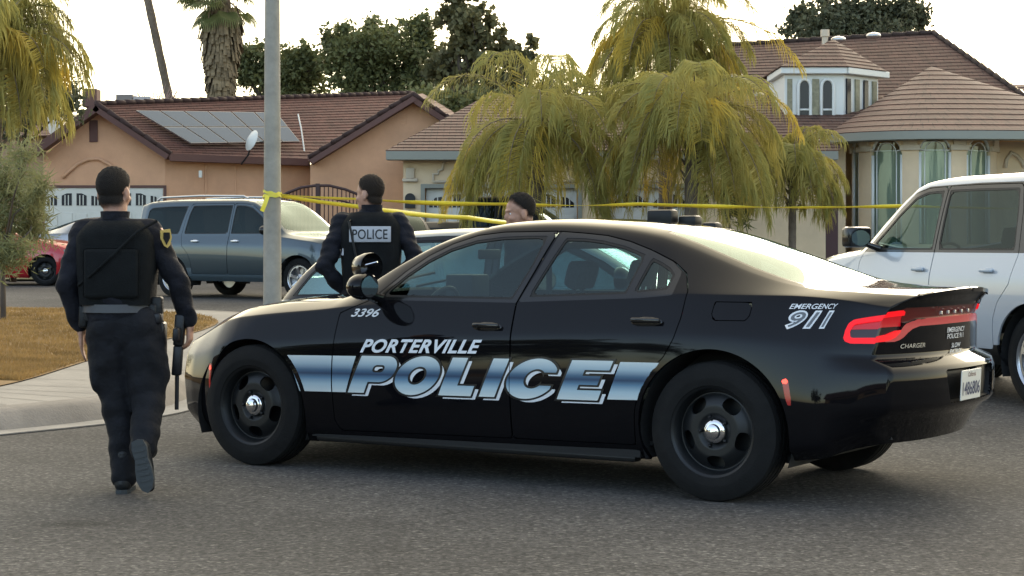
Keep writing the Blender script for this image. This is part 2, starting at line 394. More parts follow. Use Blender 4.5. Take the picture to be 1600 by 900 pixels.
# ------------------------------------------------------------ shared vehicle parts
def wheel(parent, x, y, side, r=.36, wd=.225, rim_r=.235, style='steel', nspoke=5, name='wheel', cap=True):
    """side=+1: outer face towards +Y. wheel > tyre, rim, hub_cap"""
    root = empty(name, (x, y, r)); root.parent = parent
    if side<0: root.rotation_euler=(0,0,math.pi)
    h=wd/2
    prof=[(-h*.8,rim_r-.01),(-h,rim_r+.012),(-h*1.04,rim_r+.05),(-h*.98,r-.035),(-h*.86,r-.008)]
    for g in (-.6,-.2,.2,.6):                       # tread grooves
        prof+=[(h*(g-.07),r),(h*(g-.06),r-.008),(h*(g+.06),r-.008),(h*(g+.07),r)]
    prof+=[(h*.86,r-.008),(h*.98,r-.035),(h*1.06,rim_r+.055),(h*1.06,rim_r+.048),(h*1.03,rim_r+.03),(h*1.0,rim_r+.012),(h*.88,rim_r)]
    MB().lathe(prof,n=64).build('tyre',MT['rubber'],root,smooth=35)
    m = MT['steel_black'] if style=='steel' else MT['alloy']
    # barrel and lip
    b=MB(); b.lathe([(-h*.8,rim_r-.005),(-h*.5,rim_r-.02),(h*.3,rim_r-.03),(h*.75,rim_r-.012),(h*.93,rim_r+.003),(h*.97,rim_r+.008),(h*.9,rim_r-.004)],n=64)
    b.lathe([(-.02,.0001),(-.02,rim_r-.02)],n=32)
    rim=b.build('rim',m,root,smooth=40)
    # disc with openings cut as true holes
    nr,nt_=28,160; rr=np.linspace(.03,rim_r-.012,nr); tt=np.linspace(0,2*np.pi,nt_+1)
    RR,TT=np.meshgrid(rr,tt,indexing='ij')
    if style=='steel': dep=h*(.50+.22*np.clip((RR-.05)/.04,0,1)-.30*np.clip((RR-.13)/.07,0,1)**1.5+.16*np.clip((RR-.20)/.025,0,1))
    else: dep=h*(.78-.25*np.clip((RR-.03)/.05,0,1)+.28*np.clip((RR-.08)/.12,0,1))
    P=np.stack([RR*np.cos(TT),dep,RR*np.sin(TT)],2); ex=np.stack([RR,TT,RR],2)
    S=grid_surf(P,ex); 
    if S.A[:,4].mean()<0: S=grid_surf(P,ex,flip=True)
    a=S.col(7); q=S.col(6); f=np.full(len(a),9.)
    for k in range(nspoke):
        c=2*math.pi*(k+.5)/nspoke+.3; da=np.arctan2(np.sin(a-c),np.cos(a-c))
        if style=='steel': # five rounded windows
            u=q*np.sin(da); v_=q*np.cos(da)-.160; g=(np.abs(u/.050)**2.6+np.abs(v_/.034)**2.6)**(1/2.6)-1; g=g*.035
        else:
            half=math.pi/nspoke; g=np.maximum(np.abs(q*np.sin(da))-(q*math.sin(half)-.026),np.maximum(.075-q,q-(rim_r-.032))); g=np.where(np.cos(da)<0,1,g)
        f=np.minimum(f,g)
    i,o=S.split(f); o.obj('wheel_disc',m,rim,rim=.012)
    if cap:
        c=MB()
        if style=='steel': c.lathe([(h*.6,.062),(h*.74,.060),(h*.80,.052),(h*.82,.042),(h*.98,.038),(h*1.05,.026),(h*1.07,.0001)],n=40)
        else: c.lathe([(h*.5,.034),(h*.62,.032),(h*.66,.0001)],n=24)
        c.build('hub_cap',MT['chrome'] if style=='steel' else m,root,smooth=40)
        if style=='steel':
            for k in range(5):
                t=2*math.pi*k/5; MB().lathe([(h*.5,.009),(h*.82,.009),(h*.86,.004),(h*.86,.0001)],n=8,M=Matrix.Translation((.078*math.cos(t),0,.078*math.sin(t)))).build('lug_nut',MT['steel_black'],rim,smooth=30)
    return root
def seat(parent, x, y, w=.5, hb=.62, m=None, name='seat'):
    m=m or MT['seat']; b=MB(); b.bbox(x-.26,x+.26,y-w/2,y+w/2,.34,.5,.05)
    M=Matrix.Translation((x-.24,y,.46))@Matrix.Rotation(R(-16),4,'Y')
    b.bbox(-.07,.07,-w/2+.02,w/2-.02,0,hb,.05,M=M)
    if w<.7: b.bbox(-.05,.05,-.12,.12,hb+.04,hb+.20,.035,M=M); b.box(-.01,.01,-.06,-.04,hb-.02,hb+.06,M=M); b.box(-.01,.01,.04,.06,hb-.02,hb+.06,M=M)
    else:
        for s_ in (-1,1): b.bbox(-.05,.05,s_*w*.3-.12,s_*w*.3+.12,hb-.02,hb+.1,.035,M=M)
    return b.build(name,m,parent,smooth=40)
def steering(parent,x,y,z,m=None):
    b=MB(); M=Matrix.Translation((x,y,z))@Matrix.Rotation(R(65),4,'Y')
    pts=[M@Vector((.185*math.cos(t),.185*math.sin(t),0)) for t in np.linspace(0,2*math.pi,33)]
    b.tube(pts,.014,n=8,cap=False); b.bbox(-.05,.05,-.07,.07,-.02,.02,.015,M=M); b.box(-.012,.012,-.18,.18,-.008,.008,M=M)
    return b.build('steering_wheel',m or MT['interior'],parent,smooth=40)
def arch_well(b,x,z,r,y0,y1,n=20):
    b.lathe([(y0,r),(y1,r),(y1,.02)],n=n,M=Matrix.Translation((x,0,z)),a0=R(-12),a1=R(192))
def on_side(shell, x, z, off=.004, sgn=1):
    y=shell.side_y([x],[z])[0]; d=shell.deform(np.array([[[x,y,z]]]))[0,0]; return Vector((d[0],sgn*(d[1]+off),d[2]))
def decal_mesh(shell, name, me2d, m, parent, off, M2, sgn=1, flipx=False):
    """flat mesh in (u,v) -> (x,z) by M2(u,v), sliced fine, then wrapped onto the body side"""
    bm=bmesh.new(); bm.from_mesh(me2d); us=[q.co.x for q in bm.verts]; vs=[q.co.y for q in bm.verts]
    for c in np.arange(min(us),max(us),.06): bmesh.ops.bisect_plane(bm,geom=bm.verts[:]+bm.edges[:]+bm.faces[:],plane_co=(c,0,0),plane_no=(1,0,0))
    for c in np.arange(min(vs),max(vs),.025): bmesh.ops.bisect_plane(bm,geom=bm.verts[:]+bm.edges[:]+bm.faces[:],plane_co=(0,c,0),plane_no=(0,1,0))
    X=np.array([M2(q.co.x,q.co.y) for q in bm.verts]); Y=shell.side_y(X[:,0],X[:,1])
    D=shell.deform(np.stack([X[:,0],Y,X[:,1]],1)[None])[0]
    for q,d in zip(bm.verts,D): q.co=Vector((d[0],sgn*(d[1]+off),d[2]))
    me=bpy.data.meshes.new(name); bm.to_mesh(me); bm.free(); me.materials.append(m)
    return link(bpy.data.objects.new(name,me),parent)
def text_mesh(txt, size=1.0, shear=0.0, offset=0.0, space=1.0, align='LEFT', extrude=0.0):
    c=bpy.data.curves.new('t','FONT'); c.body=txt; c.size=size; c.shear=shear; c.offset=offset; c.space_character=space; c.align_x=align; c.resolution_u=6; c.extrude=extrude
    o=bpy.data.objects.new('t',c); scene.collection.objects.link(o); dg=bpy.context.evaluated_depsgraph_get()
    me=bpy.data.meshes.new_from_object(o.evaluated_get(dg)); bpy.data.objects.remove(o); bpy.data.curves.remove(c); return me
def fit_text(me, w, h):
    xs=[v.co.x for v in me.vertices]; ys=[v.co.y for v in me.vertices]; x0,x1,y0,y1=min(xs),max(xs),min(ys),max(ys)
    for v in me.vertices: v.co.x=(v.co.x-x0)/(x1-x0)*w; v.co.y=(v.co.y-y0)/(y1-y0)*h; v.co.z=0
    return me
# ------------------------------------------------------------ the police sedan
CH_LOC=(1.51,10.655,0); CH_RZ=R(180-31.85)
def letters_sdf(U,V,E=0.0):
    """POLICE in slanted wide capitals: U along 0..1 word width units, V 0..1 height. returns sdf-ish in units of height"""
    H=1.0; SH=.36
    X=U-V*SH                        # unshear
    def box(x0,x1,z0,z1): return np.maximum(np.maximum(x0-X,X-x1),np.maximum(z0-V,V-z1))
    def rbox(x0,x1,z0,z1,r):
        cx,cz=(x0+x1)/2,(z0+z1)/2; qx=np.abs(X-cx)-((x1-x0)/2-r); qz=np.abs(V-cz)-((z1-z0)/2-r)
        return np.hypot(np.maximum(qx,0),np.maximum(qz,0))+np.minimum(np.maximum(qx,qz),0)-r
    def ell(cx,cz,rx,rz): return (np.hypot((X-cx)/rx,(V-cz)/rz)-1)*min(rx,rz)
    L=[]
    # P
    stem=box(0,.42,0,1); bowl=np.maximum(rbox(-.3,1.02,.30,1,.33),-X)
    P=np.minimum(stem,bowl); P=np.maximum(P,-rbox(.42,.72,.56,.76,.09)); L.append(P)
    # O
    O=ell(1.62,.5,.54,.52); O=np.maximum(O,-ell(1.62,.5,.22,.24)); L.append(O)
    # L
    L.append(np.minimum(box(2.32,2.70,0,1),box(2.32,3.12,0,.27)))
    # I
    L.append(box(3.32,3.70,0,1))
    # C
    C=ell(4.42,.5,.58,.52); C=np.maximum(C,-ell(4.48,.5,.24,.25)); C=np.maximum(C,-box(4.62,5.2,.33,.67)); C=np.maximum(C,X-4.93); L.append(C)
    # E
    E_=np.minimum(np.minimum(box(5.18,5.56,0,1),box(5.18,6.12,0,.25)),np.minimum(box(5.18,6.12,.76,1),box(5.18,5.98,.385,.61))); L.append(E_)
    return np.minimum.reduce(L)
def chrome_blue():
    m=bpy.data.materials.new('blue fade vinyl'); m.use_nodes=True; t=m.node_tree; b=t.nodes['Principled BSDF']; b.inputs['Roughness'].default_value=.4
    tc=t.nodes.new('ShaderNodeTexCoord'); sp=t.nodes.new('ShaderNodeSeparateXYZ'); t.links.new(tc.outputs['Object'],sp.inputs[0])
    a=nn(t,'ShaderNodeMath',operation='MULTIPLY_ADD'); a.inputs[1].default_value=.0165; t.links.new(sp.outputs['X'],a.inputs[0]); t.links.new(sp.outputs['Z'],a.inputs[2])
    mr=nn(t,'ShaderNodeMapRange'); mr.inputs['From Min'].default_value=.51; mr.inputs['From Max'].default_value=.715; t.links.new(a.outputs[0],mr.inputs[0])
    r=t.nodes.new('ShaderNodeValToRGB'); cr=r.color_ramp; cr.elements[0].position=0; cr.elements[0].color=hx(196,205,204); cr.elements[1].position=1; cr.elements[1].color=hx(190,200,200)
    for p,c in ((.22,hx(160,182,192)),(.40,hx(84,120,146)),(.52,hx(22,52,84)),(.62,hx(60,92,118)),(.80,hx(150,170,180))):
        e=cr.elements.new(p); e.color=c
    t.links.new(mr.outputs[0],r.inputs[0]); t.links.new(r.outputs[0],b.inputs['Base Color']); return m
K_SEDAN=dict(
 zB=[(-1,.32),(-.6,.25),(0,.2),(.4,.19),(2.6,.165),(3.4,.15),(3.9,.2)], yB=[(-1,.62),(-.7,.78),(0,.83),(3,.83),(3.6,.78),(3.9,.6)],
 zR=[(-1,.40),(-.6,.31),(.4,.265),(2.6,.235),(3.4,.22),(3.9,.28)], yR=[(-1,.76),(-.8,.86),(-.4,.905),(0,.90),(.5,.885),(2.5,.885),(3.1,.90),(3.5,.875),(3.75,.79),(3.9,.66)],
 zM=[(-1,.54),(-.5,.52),(0,.53),(3,.50),(3.9,.48)], yM=[(-1,.80),(-.85,.86),(-.5,.925),(0,.945),(.45,.932),(1.5,.922),(2.4,.928),(3.05,.938),(3.45,.905),(3.75,.81),(3.9,.68)],
 zK=[(-1,.80),(-.5,.82),(0,.85),(.5,.845),(1.5,.81),(2.6,.76),(3.2,.73),(3.9,.62)], yK=[(-1,.77),(-.85,.82),(-.5,.885),(0,.925),(.5,.915),(1.5,.905),(2.4,.91),(3.05,.915),(3.45,.875),(3.75,.78),(3.9,.66)],
 zS=[(-1,1.01),(-.7,1.045),(-.35,1.065),(.17,1.065),(.45,1.045),(1.1,1.012),(1.7,.985),(2.3,.968),(2.6,.94),(3,.905),(3.35,.862),(3.6,.81),(3.9,.70)],
 yS=[(-1,.69),(-.8,.735),(-.4,.79),(0,.825),(.45,.835),(1.1,.83),(2.0,.83),(2.6,.835),(3.05,.835),(3.4,.80),(3.7,.71),(3.9,.60)],
 zE=[(-1,1.065),(-.7,1.085),(-.45,1.10),(-.3,1.125),(-.1,1.18),(.1,1.25),(.3,1.32),(.5,1.375),(.8,1.415),(1.2,1.432),(1.45,1.422),(1.6,1.402),(1.85,1.335),(2.1,1.225),(2.3,1.112),(2.42,1.04),(2.55,1.0),(3,.965),(3.35,.92),(3.6,.868),(3.9,.73)],
 yE=[(-1,.56),(-.45,.645),(-.2,.64),(.1,.61),(.45,.575),(.9,.56),(1.3,.565),(1.6,.585),(1.85,.61),(2.1,.64),(2.35,.68),(2.6,.70),(3.2,.66),(3.6,.58),(3.9,.45)],
 zC=[(-1,1.10),(-.7,1.105),(-.52,1.125),(-.3,1.205),(-.1,1.275),(.1,1.335),(.3,1.39),(.5,1.43),(.8,1.463),(1.1,1.475),(1.35,1.47),(1.6,1.447),(1.8,1.40),(2.0,1.325),(2.2,1.225),(2.4,1.11),(2.5,1.055),(2.6,1.035),(3,1.01),(3.4,.965),(3.7,.90),(3.9,.79)],
 tS=.22,tE=.5)
def build_charger():
    root=empty('police_car',CH_LOC,CH_RZ)
    tag(root,'black police sedan with white and blue lettering along its doors, parked across the road','police car')
    K=K_SEDAN
    rear=dict(curv=.24,pw=2.3,prof=([.15,.28,.40,.47,.50,.6,.70,.72,.738,.95,1.03,1.07,1.10,1.2],[-.22,-.10,-.03,.03,.085,.09,.088,.07,-.012,-.01,.02,.055,.065,.06]))
    rear['from']=-.55
    front=dict(curv=.32,pw=2.2,prof=([.15,.3,.5,.65,.8,.9],[-.05,.06,.08,.06,.0,-.05])); front['from']=3.2
    sh=CarShell(K,-1.0,3.86,300,rear=rear,front=front)
    S=sh.side(); CR=sh.cap('rear'); CF=sh.cap('front'); weld_norm(S,CR,CF)
    vE=sh.vE; paint=MT['black_paint']
    def lr(s): return s.plus(s.mirror())
    # wheel arches
    x,z,v=S.col(6),S.col(2),S.col(7); g=(v-vE)*.03
    fr=np.minimum(np.hypot(x-3.06,z-.335)-.425,np.hypot(x+.005,z-.36)-.43); _,S=S.split(np.maximum(fr,(v-24)*.03))
    x,z,v=S.col(6),S.col(2),S.col(7)
    # arch lip flare
    for cx,cz,cr in ((3.06,.335,.425),(-.005,.36,.43)):
        d=np.hypot(x-cx,z-cz)-cr; k=np.where((v<24)&(S.A[:,4]>.2),np.exp(-(d/.035)**2),0); S.A[:,1]+=.007*k
    def side_cut(S,poly,gap=0.0,grow=0.0):
        x,z,v=S.col(6),S.col(2),S.col(7); f=np.maximum(sdf_poly(x,z,poly)-grow,(v-vE)*.03)
        i,rest=S.split(f+gap)
        if gap: 
            x,z,v=rest.col(6),rest.col(2),rest.col(7); f=np.maximum(sdf_poly(x,z,poly)-grow,(v-vE)*.03); _,rest=rest.split(f-gap)
        return i,rest
    W1=[(2.165,1.022),(2.13,1.075),(2.04,1.155),(1.92,1.235),(1.78,1.302),(1.62,1.348),(1.45,1.368),(1.3,1.374),(1.15,1.374),(1.19,1.20),(1.265,1.022)]
    W2=[(1.165,1.035),(1.12,1.15),(1.035,1.362),(.92,1.360),(.8,1.348),(.65,1.318),(.505,1.270),(.55,1.062)]
    W3=[(.465,1.256),(.40,1.232),(.335,1.20),(.295,1.165),(.31,1.088),(.51,1.068)]
    D1=[(2.432,.30),(2.432,.925),(2.25,1.0),(2.19,1.055),(2.07,1.165),(1.93,1.26),(1.78,1.330),(1.62,1.378),(1.45,1.396),(1.10,1.400),(1.17,1.18),(1.235,1.0),(1.222,.7),(1.222,.262),(2.39,.245)]
    D2=[(1.218,.262),(1.218,.7),(1.230,1.0),(1.165,1.18),(1.095,1.400),(.92,1.388),(.78,1.375),(.63,1.343),(.48,1.295),(.33,1.235),(.235,1.175),(.185,1.08),(.19,.95),(.215,.84),(.27,.74),(.345,.665),(.41,.56),(.445,.45),(.455,.268)]
    fd,S=side_cut(S,D1,.0028); rd,S=side_cut(S,D2,.0028)
    def windows(door,polys,surround):
        out=[]
        for p in polys:
            w,door=side_cut(door,p); gl,seal=side_cut(w,p,grow=-.013); out.append((gl,seal))
        f_,rest=side_cut(door,surround); return out,rest,f_
    o1,fd,fr1=windows(fd,[W1],[(q[0],q[1]) for q in [(2.215,1.004),(2.15,1.085),(2.045,1.18),(1.92,1.262),(1.78,1.328),(1.62,1.374),(1.45,1.393),(1.09,1.398),(1.15,1.2),(1.232,1.004)]])
    o2,rd,fr2=windows(rd,[W2,W3],[(1.222,1.008),(1.15,1.18),(1.08,1.398),(.92,1.385),(.78,1.372),(.63,1.340),(.48,1.292),(.34,1.235),(.262,1.18),(.27,1.06),(.46,1.042)])
    for sg,nm in ((1,'left'),(-1,'right')):
        mm=(lambda s:s) if sg==1 else (lambda s:s.mirror())
        D=mm(fd).obj('front_door',paint,root,rim=.02); mm(fr1).obj('window_frame',MT['black_gloss'],D,rim=.012)
        for gl,se in o1: mm(gl.offset(-.006)).obj('window_glass',MT['glass_side'],D); mm(se.offset(-.002)).obj('window_seal',MT['black_trim'],D,rim=.01)
        D2o=mm(rd).obj('rear_door',paint,root,rim=.02); mm(fr2).obj('window_frame',MT['black_gloss'],D2o,rim=.012)
        for gl,se in o2: mm(gl.offset(-.006)).obj('window_glass',MT['glass_side'],D2o); mm(se.offset(-.002)).obj('window_seal',MT['black_trim'],D2o,rim=.01)
        # handles
        for dd,hx_,hz in ((D,1.385,.862),(D2o,.385,.912)):
            c=on_side(sh,hx_,hz,.0,sg); b=MB().mat(MT['black_gloss'])
            b.ell((c.x,c.y-sg*.004,c.z),(.098,.012,.034)); 
            b.bbox(c.x-.085,c.x+.085,min(c.y+sg*.012,c.y+sg*.034),max(c.y+sg*.012,c.y+sg*.034),c.z+.002,c.z+.03,.009)
            b.build('door_handle',None,dd,smooth=50)
        if sg==1: doorL,doorR2=D,D2o
    # fuel flap
    ff=[(.014,1.03),(.02,.955),(.0,.935),(-.17,.937),(-.19,.957),(-.195,1.03)]
    fl,S=side_cut(S,ff,.0022)
    fl.obj('fuel_flap',paint,root,rim=.01); 
    fl.mirror().obj('fuel_flap_blank',paint,root,rim=.01) if False else None
    # lamps on the flanks
    mk,S=side_cut(S,[(3.52,.60),(3.46,.60),(3.455,.43),(3.475,.43)]); rf,S=side_cut(S,[(-.425,.655),(-.392,.655),(-.425,.52),(-.452,.52)])
    def spot(s,cx,cz,r):
        x,z=s.col(6),s.col(2); return s.split(np.hypot(x-cx,z-cz)-r)
    for sg in (1,-1):
        for s_,c,nm in ((mk,(3.488,.578),'side_marker'),(rf,(-.410,.638),'rear_reflector')):
            s2=s_ if sg==1 else s_.mirror(); a,b_=spot(s2,c[0],c[1],.017); m_=b_.obj(nm,MT['red_dim'],root,rim=.012); a.offset(.002).obj('lit_bulb',MT['bulb'],m_,rim=.01)
    # rear fascia and tail lamps: outlines in (q,z), q = distance round the rear corner
    qc=1.86
    def qcut(S,f): return S.split(f)
    def QZ(s): 
        q=s.col(8).copy(); return q,s.col(2)
    lampO=[(.80,.845),(.78,.872),(.80,.930),(.83,.950),(1.0,.976),(1.25,.996),(1.285,.99),(1.28,.90),(1.245,.862),(1.18,.842),(1.0,.832),(.86,.832)]
    lampI=[(.825,.872),(.835,.918),(.85,.928),(1.0,.948),(1.262,.968),(1.40,.968),(1.40,.90),(1.23,.892),(1.17,.872),(1.0,.862),(.85,.860)]
    strip=[(1.16,.838),(1.24,.838),(1.30,.862),(1.34,.895),(1.42,.912),(1.75,.915),(2.2,.915),(2.2,.952),(1.75,.952),(1.40,.948),(1.30,.925),(1.26,.885),(1.2,.868),(1.16,.868)]
    upper=[(1.27,1.008),(1.25,.99),(1.28,.93),(1.34,.935),(1.4,.948),(2.2,.954),(2.2,1.012)]
    pieces={'ring':[], 'lens':[], 'strip':[], 'band':[]}
    rest=[]
    for s in (S,CR):
        isside = s is S
        def gate(t,f): 
            if isside: return np.maximum(f,np.maximum((t.col(7)-vE)*.03,(t.col(6)+.60)))
            return f
        q,z_=QZ(s); a,s=s.split(gate(s,sdf_poly(q,z_,lampO)))
        if len(a.T):
            q,z_=QZ(a); inn,ring=a.split(sdf_poly(q,z_,lampI)); pieces['ring'].append(ring); pieces['lens'].append(inn)
        q,z_=QZ(s); a,s=s.split(gate(s,sdf_poly(q,z_,strip)))
        if len(a.T): pieces['strip'].append(a)
        q,z_=QZ(s); a,s=s.split(gate(s,sdf_poly(q,z_,upper)))
        if len(a.T): pieces['band'].append(a)
        rest.append(s)
    S,CR=rest
    def join(l):
        r_=l[0]
        for k in l[1:]: r_=r_.plus(k)
        return r_
    ring,lens=join(pieces['ring']),join(pieces['lens'])
    for sg in (1,-1):
        mm=(lambda s:s) if sg==1 else (lambda s:s.mirror())
        t=mm(ring).obj('tail_lamp',MT['red_on'],root,rim=.02)
        # inner lens: lit upper bar and dark lower field
        up,lo=lens.split(lens.col(2)*-1+.905+(lens.col(8)-.85)*.02); mm(up.offset(-.014)).obj('brake_lens',MT['tail_in'],t,rim=.01); mm(lo.offset(-.016)).obj('dark_lens',MT['smoke'],t,rim=.01)
    if pieces['strip']: lr(join(pieces['strip'])).obj('light_strip',MT['strip'],root,rim=.01)
    if pieces['band']: lr(join(pieces['band']).offset(-.012)).obj('upper_band',MT['band'],root,rim=.01)
    # number-plate recess and licence plate on the bumper
    y_,z_=CR.col(1),CR.col(2)
    rec=sdf_poly(y_,z_,[(-.1,.515),(.32,.515),(.38,.69),(-.1,.69)]); a,CR=CR.split(rec); 
    lr(a.offset(-.035)).obj('plate_recess',MT['black_trim'],root,rim=-.035)
    # trunk panel outline
    y_,z_=CR.col(1),CR.col(2)
    # top surfaces: glass and panels
    x,y,v=S.col(6),S.col(1),S.col(7); up=(vE+1.0-v)*.03
    ws=[(2.50,-.2),(2.49,.3),(2.43,.61),(2.1,.585),(1.85,.565),(1.60,.535),(1.62,.3),(1.63,-.2)]
    bl=[(.44,-.2),(.45,.3),(.47,.505),(.2,.545),(-.1,.585),(-.40,.60),(-.47,.40),(-.50,-.2)]
    def top_cut(S,poly,gap=0.0):
        x,y,v=S.col(6),S.col(1),S.col(7); f=np.maximum(sdf_poly(x,y,poly),(vE+.5-v)*.03); i,r_=S.split(f+gap)
        if gap: x,y,v=r_.col(6),r_.col(1),r_.col(7); f=np.maximum(sdf_poly(x,y,poly),(vE+.5-v)*.03); _,r_=r_.split(f-gap)
        return i,r_
    a,S=top_cut(S,ws); lr(a.offset(-.003)).obj('windshield',MT['glass_clear'],root)
    a,S=top_cut(S,bl); 
    gi,ge=a.split(np.maximum(sdf_poly(a.col(6),a.col(1),bl)+.02,-9)); lr(gi.offset(-.002)).obj('rear_window',MT['glass_back'],root); lr(ge.offset(-.001)).obj('rear_window_edge',MT['black_gloss'],root,rim=.01)
    a,S=top_cut(S,[(3.74,-.2),(3.72,.3),(3.55,.56),(3.2,.64),(2.62,.68),(2.54,.4),(2.55,-.2)],.003); lr(a).obj('hood',paint,root,rim=.02)
    a,S=top_cut(S,[(-.515,-.2),(-.50,.45),(-.47,.60),(-.6,.615),(-1.3,.54),(-1.3,-.2)],.003); lr(a).obj('trunk_lid',paint,root,rim=.02)
    # front end
    y_,z_=CF.col(1),CF.col(2); a,CF=CF.split(sdf_poly(y_,z_,[(-.1,.42),(.40,.42),(.46,.62),(-.1,.66)])); lr(a.offset(-.02)).obj('grille',MT['black_trim'],root,rim=-.02)
    hl=[(3.86,.60),(3.86,.70),(3.66,.755),(3.58,.73),(3.62,.64)]
    a,S=side_cut(S,hl); 
    for sg in (1,-1): (a if sg==1 else a.mirror()).obj('headlight',MT['head_smoke'],root,rim=.02)
    lr(CR).obj('rear_fascia',paint,root,rim=.015); lr(CF).obj('front_fascia',paint,root,rim=.015)
    lr(S).obj('body',paint,root,rim=.018)
    # inner tub, wells, floor
    b=MB().mat(MT['under']); b.box(-.40,3.6,-.70,.70,.20,.24); b.box(-.85,-.40,-.60,.60,.34,.38)
    for sg in (1,-1):
        for cx,cz,cr in ((3.06,.335,.43),(-.005,.36,.435)):
            b.lathe([(sg*.60,.02),(sg*.60,cr),(sg*.885,cr)],n=28,M=Matrix.Translation((cx,0,cz)),a0=R(-22),a1=R(202))
        b.box(.44,2.62,sg*.70-.0,sg*.87,.20,.30)
    b.box(.40,2.66,-.80,.80,.26,.28)
    # liner behind the door gaps
    b.build('underbody',None,root)
    lin=MB().mat(MT['interior'])
    for sg in (1,-1):
        for (xa,xb,za,zb,yy) in ((.48,2.5,.27,.90,.795),):
            lin.box(xa,xb,sg*yy-.01,sg*yy+.01,za,zb)
    lin.bbox(2.22,2.62,-.74,.74,.72,.985,.05)        # dashboard
    lin.bbox(.30,.36,-.62,.62,.4,.98,.02)
    lin.box(-.5,.30,-.66,.66,.96,1.0)               # parcel shelf
    lin.build('cabin_trim',None,root,smooth=40)
    for sg in (1,-1): seat(root,1.52,sg*.37,.50,.60,name='front_seat')
    seat(root,.62,0,1.25,.52,name='rear_seat'); steering(root,2.07,.37,.90)
    # prisoner screen behind the front seats
    b=MB().mat(MT['interior']); M=Matrix.Translation((1.16,0,.5))
    b.box(-.01,.01,-.60,.60,0,.45,M=M)
    for yy in (-.6,.6): b.box(-.012,.012,yy-.012,yy+.012,0,.82,M=M)
    for zz in (.0,.45,.8): b.box(-.012,.012,-.62,.62,zz,zz+.035,M=M)
    b.build('partition',None,root)
    b=MB().mat(MT['interior']); b.bbox(1.93,1.95,-.12,.12,1.235,1.295,.008); b.tube([(1.96,0,1.29),(1.93,0,1.36)],.008); b.bbox(2.05,2.25,-.18,.02,1.0,1.14,.015)
    b.build('inside_mirror',None,root,smooth=40)
    # exterior mirrors
    for sg in (1,-1):
        b=MB().mat(paint); M=Matrix.Translation((2.16,sg*.985,1.085))@Matrix.Rotation(R(sg*8),4,'Z')
        b.ell((0,0,0),(.095,.125,.078),nu=24,nv=14); 
        b.v=[tuple(M@Vector((max(-.035,q[0]),q[1],q[2]))) for q in b.v]
        b.tube([(2.17,sg*.80,1.0),(2.16,sg*.86,1.015),(2.16,sg*.93,1.035)],[.04,.03,.03],n=10)
        mo=b.build('side_mirror',None,root,smooth=40)
        g_=MB().mat(MT['chrome']); g_.lathe([(0,.0001),(0,.058)],n=24,M=M@Matrix.Translation((-.038,0,0))@Matrix.Rotation(R(90),4,'Z')@Matrix.Diagonal((1.75,1,1.05,1)))
        g_.build('mirror_glass',MT['mirror'],mo)
    # pillar spotlight
    c=Vector((2.22,.86,1.195)); b=MB().mat(MT['black_gloss']); M=Matrix.Translation(c)@Matrix.Rotation(R(75),4,'Z')
    b.lathe([(-.10,.0001),(-.095,.04),(-.07,.068),(-.02,.08),(.02,.084),(.03,.082)],n=28,M=M)
    b.tube([c+Vector((0,-.02,-.05)),Vector((2.24,.80,1.06))],.014)
    so=b.build('spotlight',None,root,smooth=50); MB().lathe([(-.096,.0001),(-.0955,.01)],n=28,M=M).build('lamp_glass',MT['lamp_clear'],so,smooth=50)
    b=MB().mat(MT['chrome']); b.tube([c+Vector((.0,.065,.0))+Vector((.03,0,.0)),c+Vector((-.10,.05,.03))],.006); b.build('trim_rim',None,so)
    # wipers, shark antennas
    b=MB().mat(MT['black_trim']); b.tube([(2.53,.5,1.055),(2.36,.15,1.13),(2.33,.02,1.15)],.008); b.tube([(2.55,-.1,1.06),(2.38,-.4,1.12)],.008); b.build('wiper',None,root)
    for (ax,ay,sx,sz) in ((.87,-.22,.085,.075),(.72,-.28,.06,.05),(.60,-.32,.05,.03)):
        b=MB().mat(MT['black_trim']); zt=1.455 if ax>.8 else (1.445 if ax>.7 else 1.425)
        b.bbox(ax-sx,ax+sx,ay-.05,ay+.05,zt-.02,zt+sz,.02); b.build('roof_antenna',None,root,smooth=40)
    # wheels
    for (x_,sg) in ((3.05,1),(0,1),(3.05,-1),(0,-1)): wheel(root,x_,sg*.80,sg,r=.362,wd=.235,rim_r=.228)
    # rocker skirt
    for sg in (1,-1):
        b=MB().mat(MT['black_trim']); b.bbox(.47,2.60,min(sg*.78,sg*.868),max(sg*.78,sg*.868),.17,.215,.02); b.build('side_skirt',None,root,smooth=40)
    # rear valance with exhaust
    # ---------------- livery
    blue=chrome_blue()
    zb=lambda x: .472+(2.30-x)*.0148; hgt=.212
    n1,n2=520,90; U=np.linspace(2.36,.36,n1); V=np.linspace(-.16,1.12,n2); UU,VV=np.meshgrid(U,V,indexing='ij'); Z=zb(UU)+VV*hgt
    Y=sh.side_y(UU.ravel(),Z.ravel()).reshape(UU.shape)
    P=np.stack([UU,Y,Z],2); ex=np.stack([UU,VV,VV],2); G=grid_surf(P,ex)
    if G.A[:,4].mean()<0: G=grid_surf(P,ex,flip=True)
    Ws=(2.318-.545)/(6.20+.36)                 # metres per glyph unit along the door
    def let(G,du=0,dv=0): return letters_sdf((2.318-G.col(6))/Ws+du, G.col(7)+dv)
    def layer(f,off,m,name,parent):
        i,_=G.split(f)
        for dpoly,par in ((lambda X:1.222-X,doorL),(lambda X:X-1.218,doorR2)):
            a,_=i.split(dpoly(i.col(6))); a.offset(off).obj(name,m,par) if len(a.T) else None
    sh_f=let(G,-.10,.085)
    layer(sh_f,.0020,MT['white_decal'],'letter_shadow',root)
    layer(let(G)-.05,.0030,MT['decal_black'],'letter_outline',root)
    layer(let(G),.0040,blue,'lettering',root)
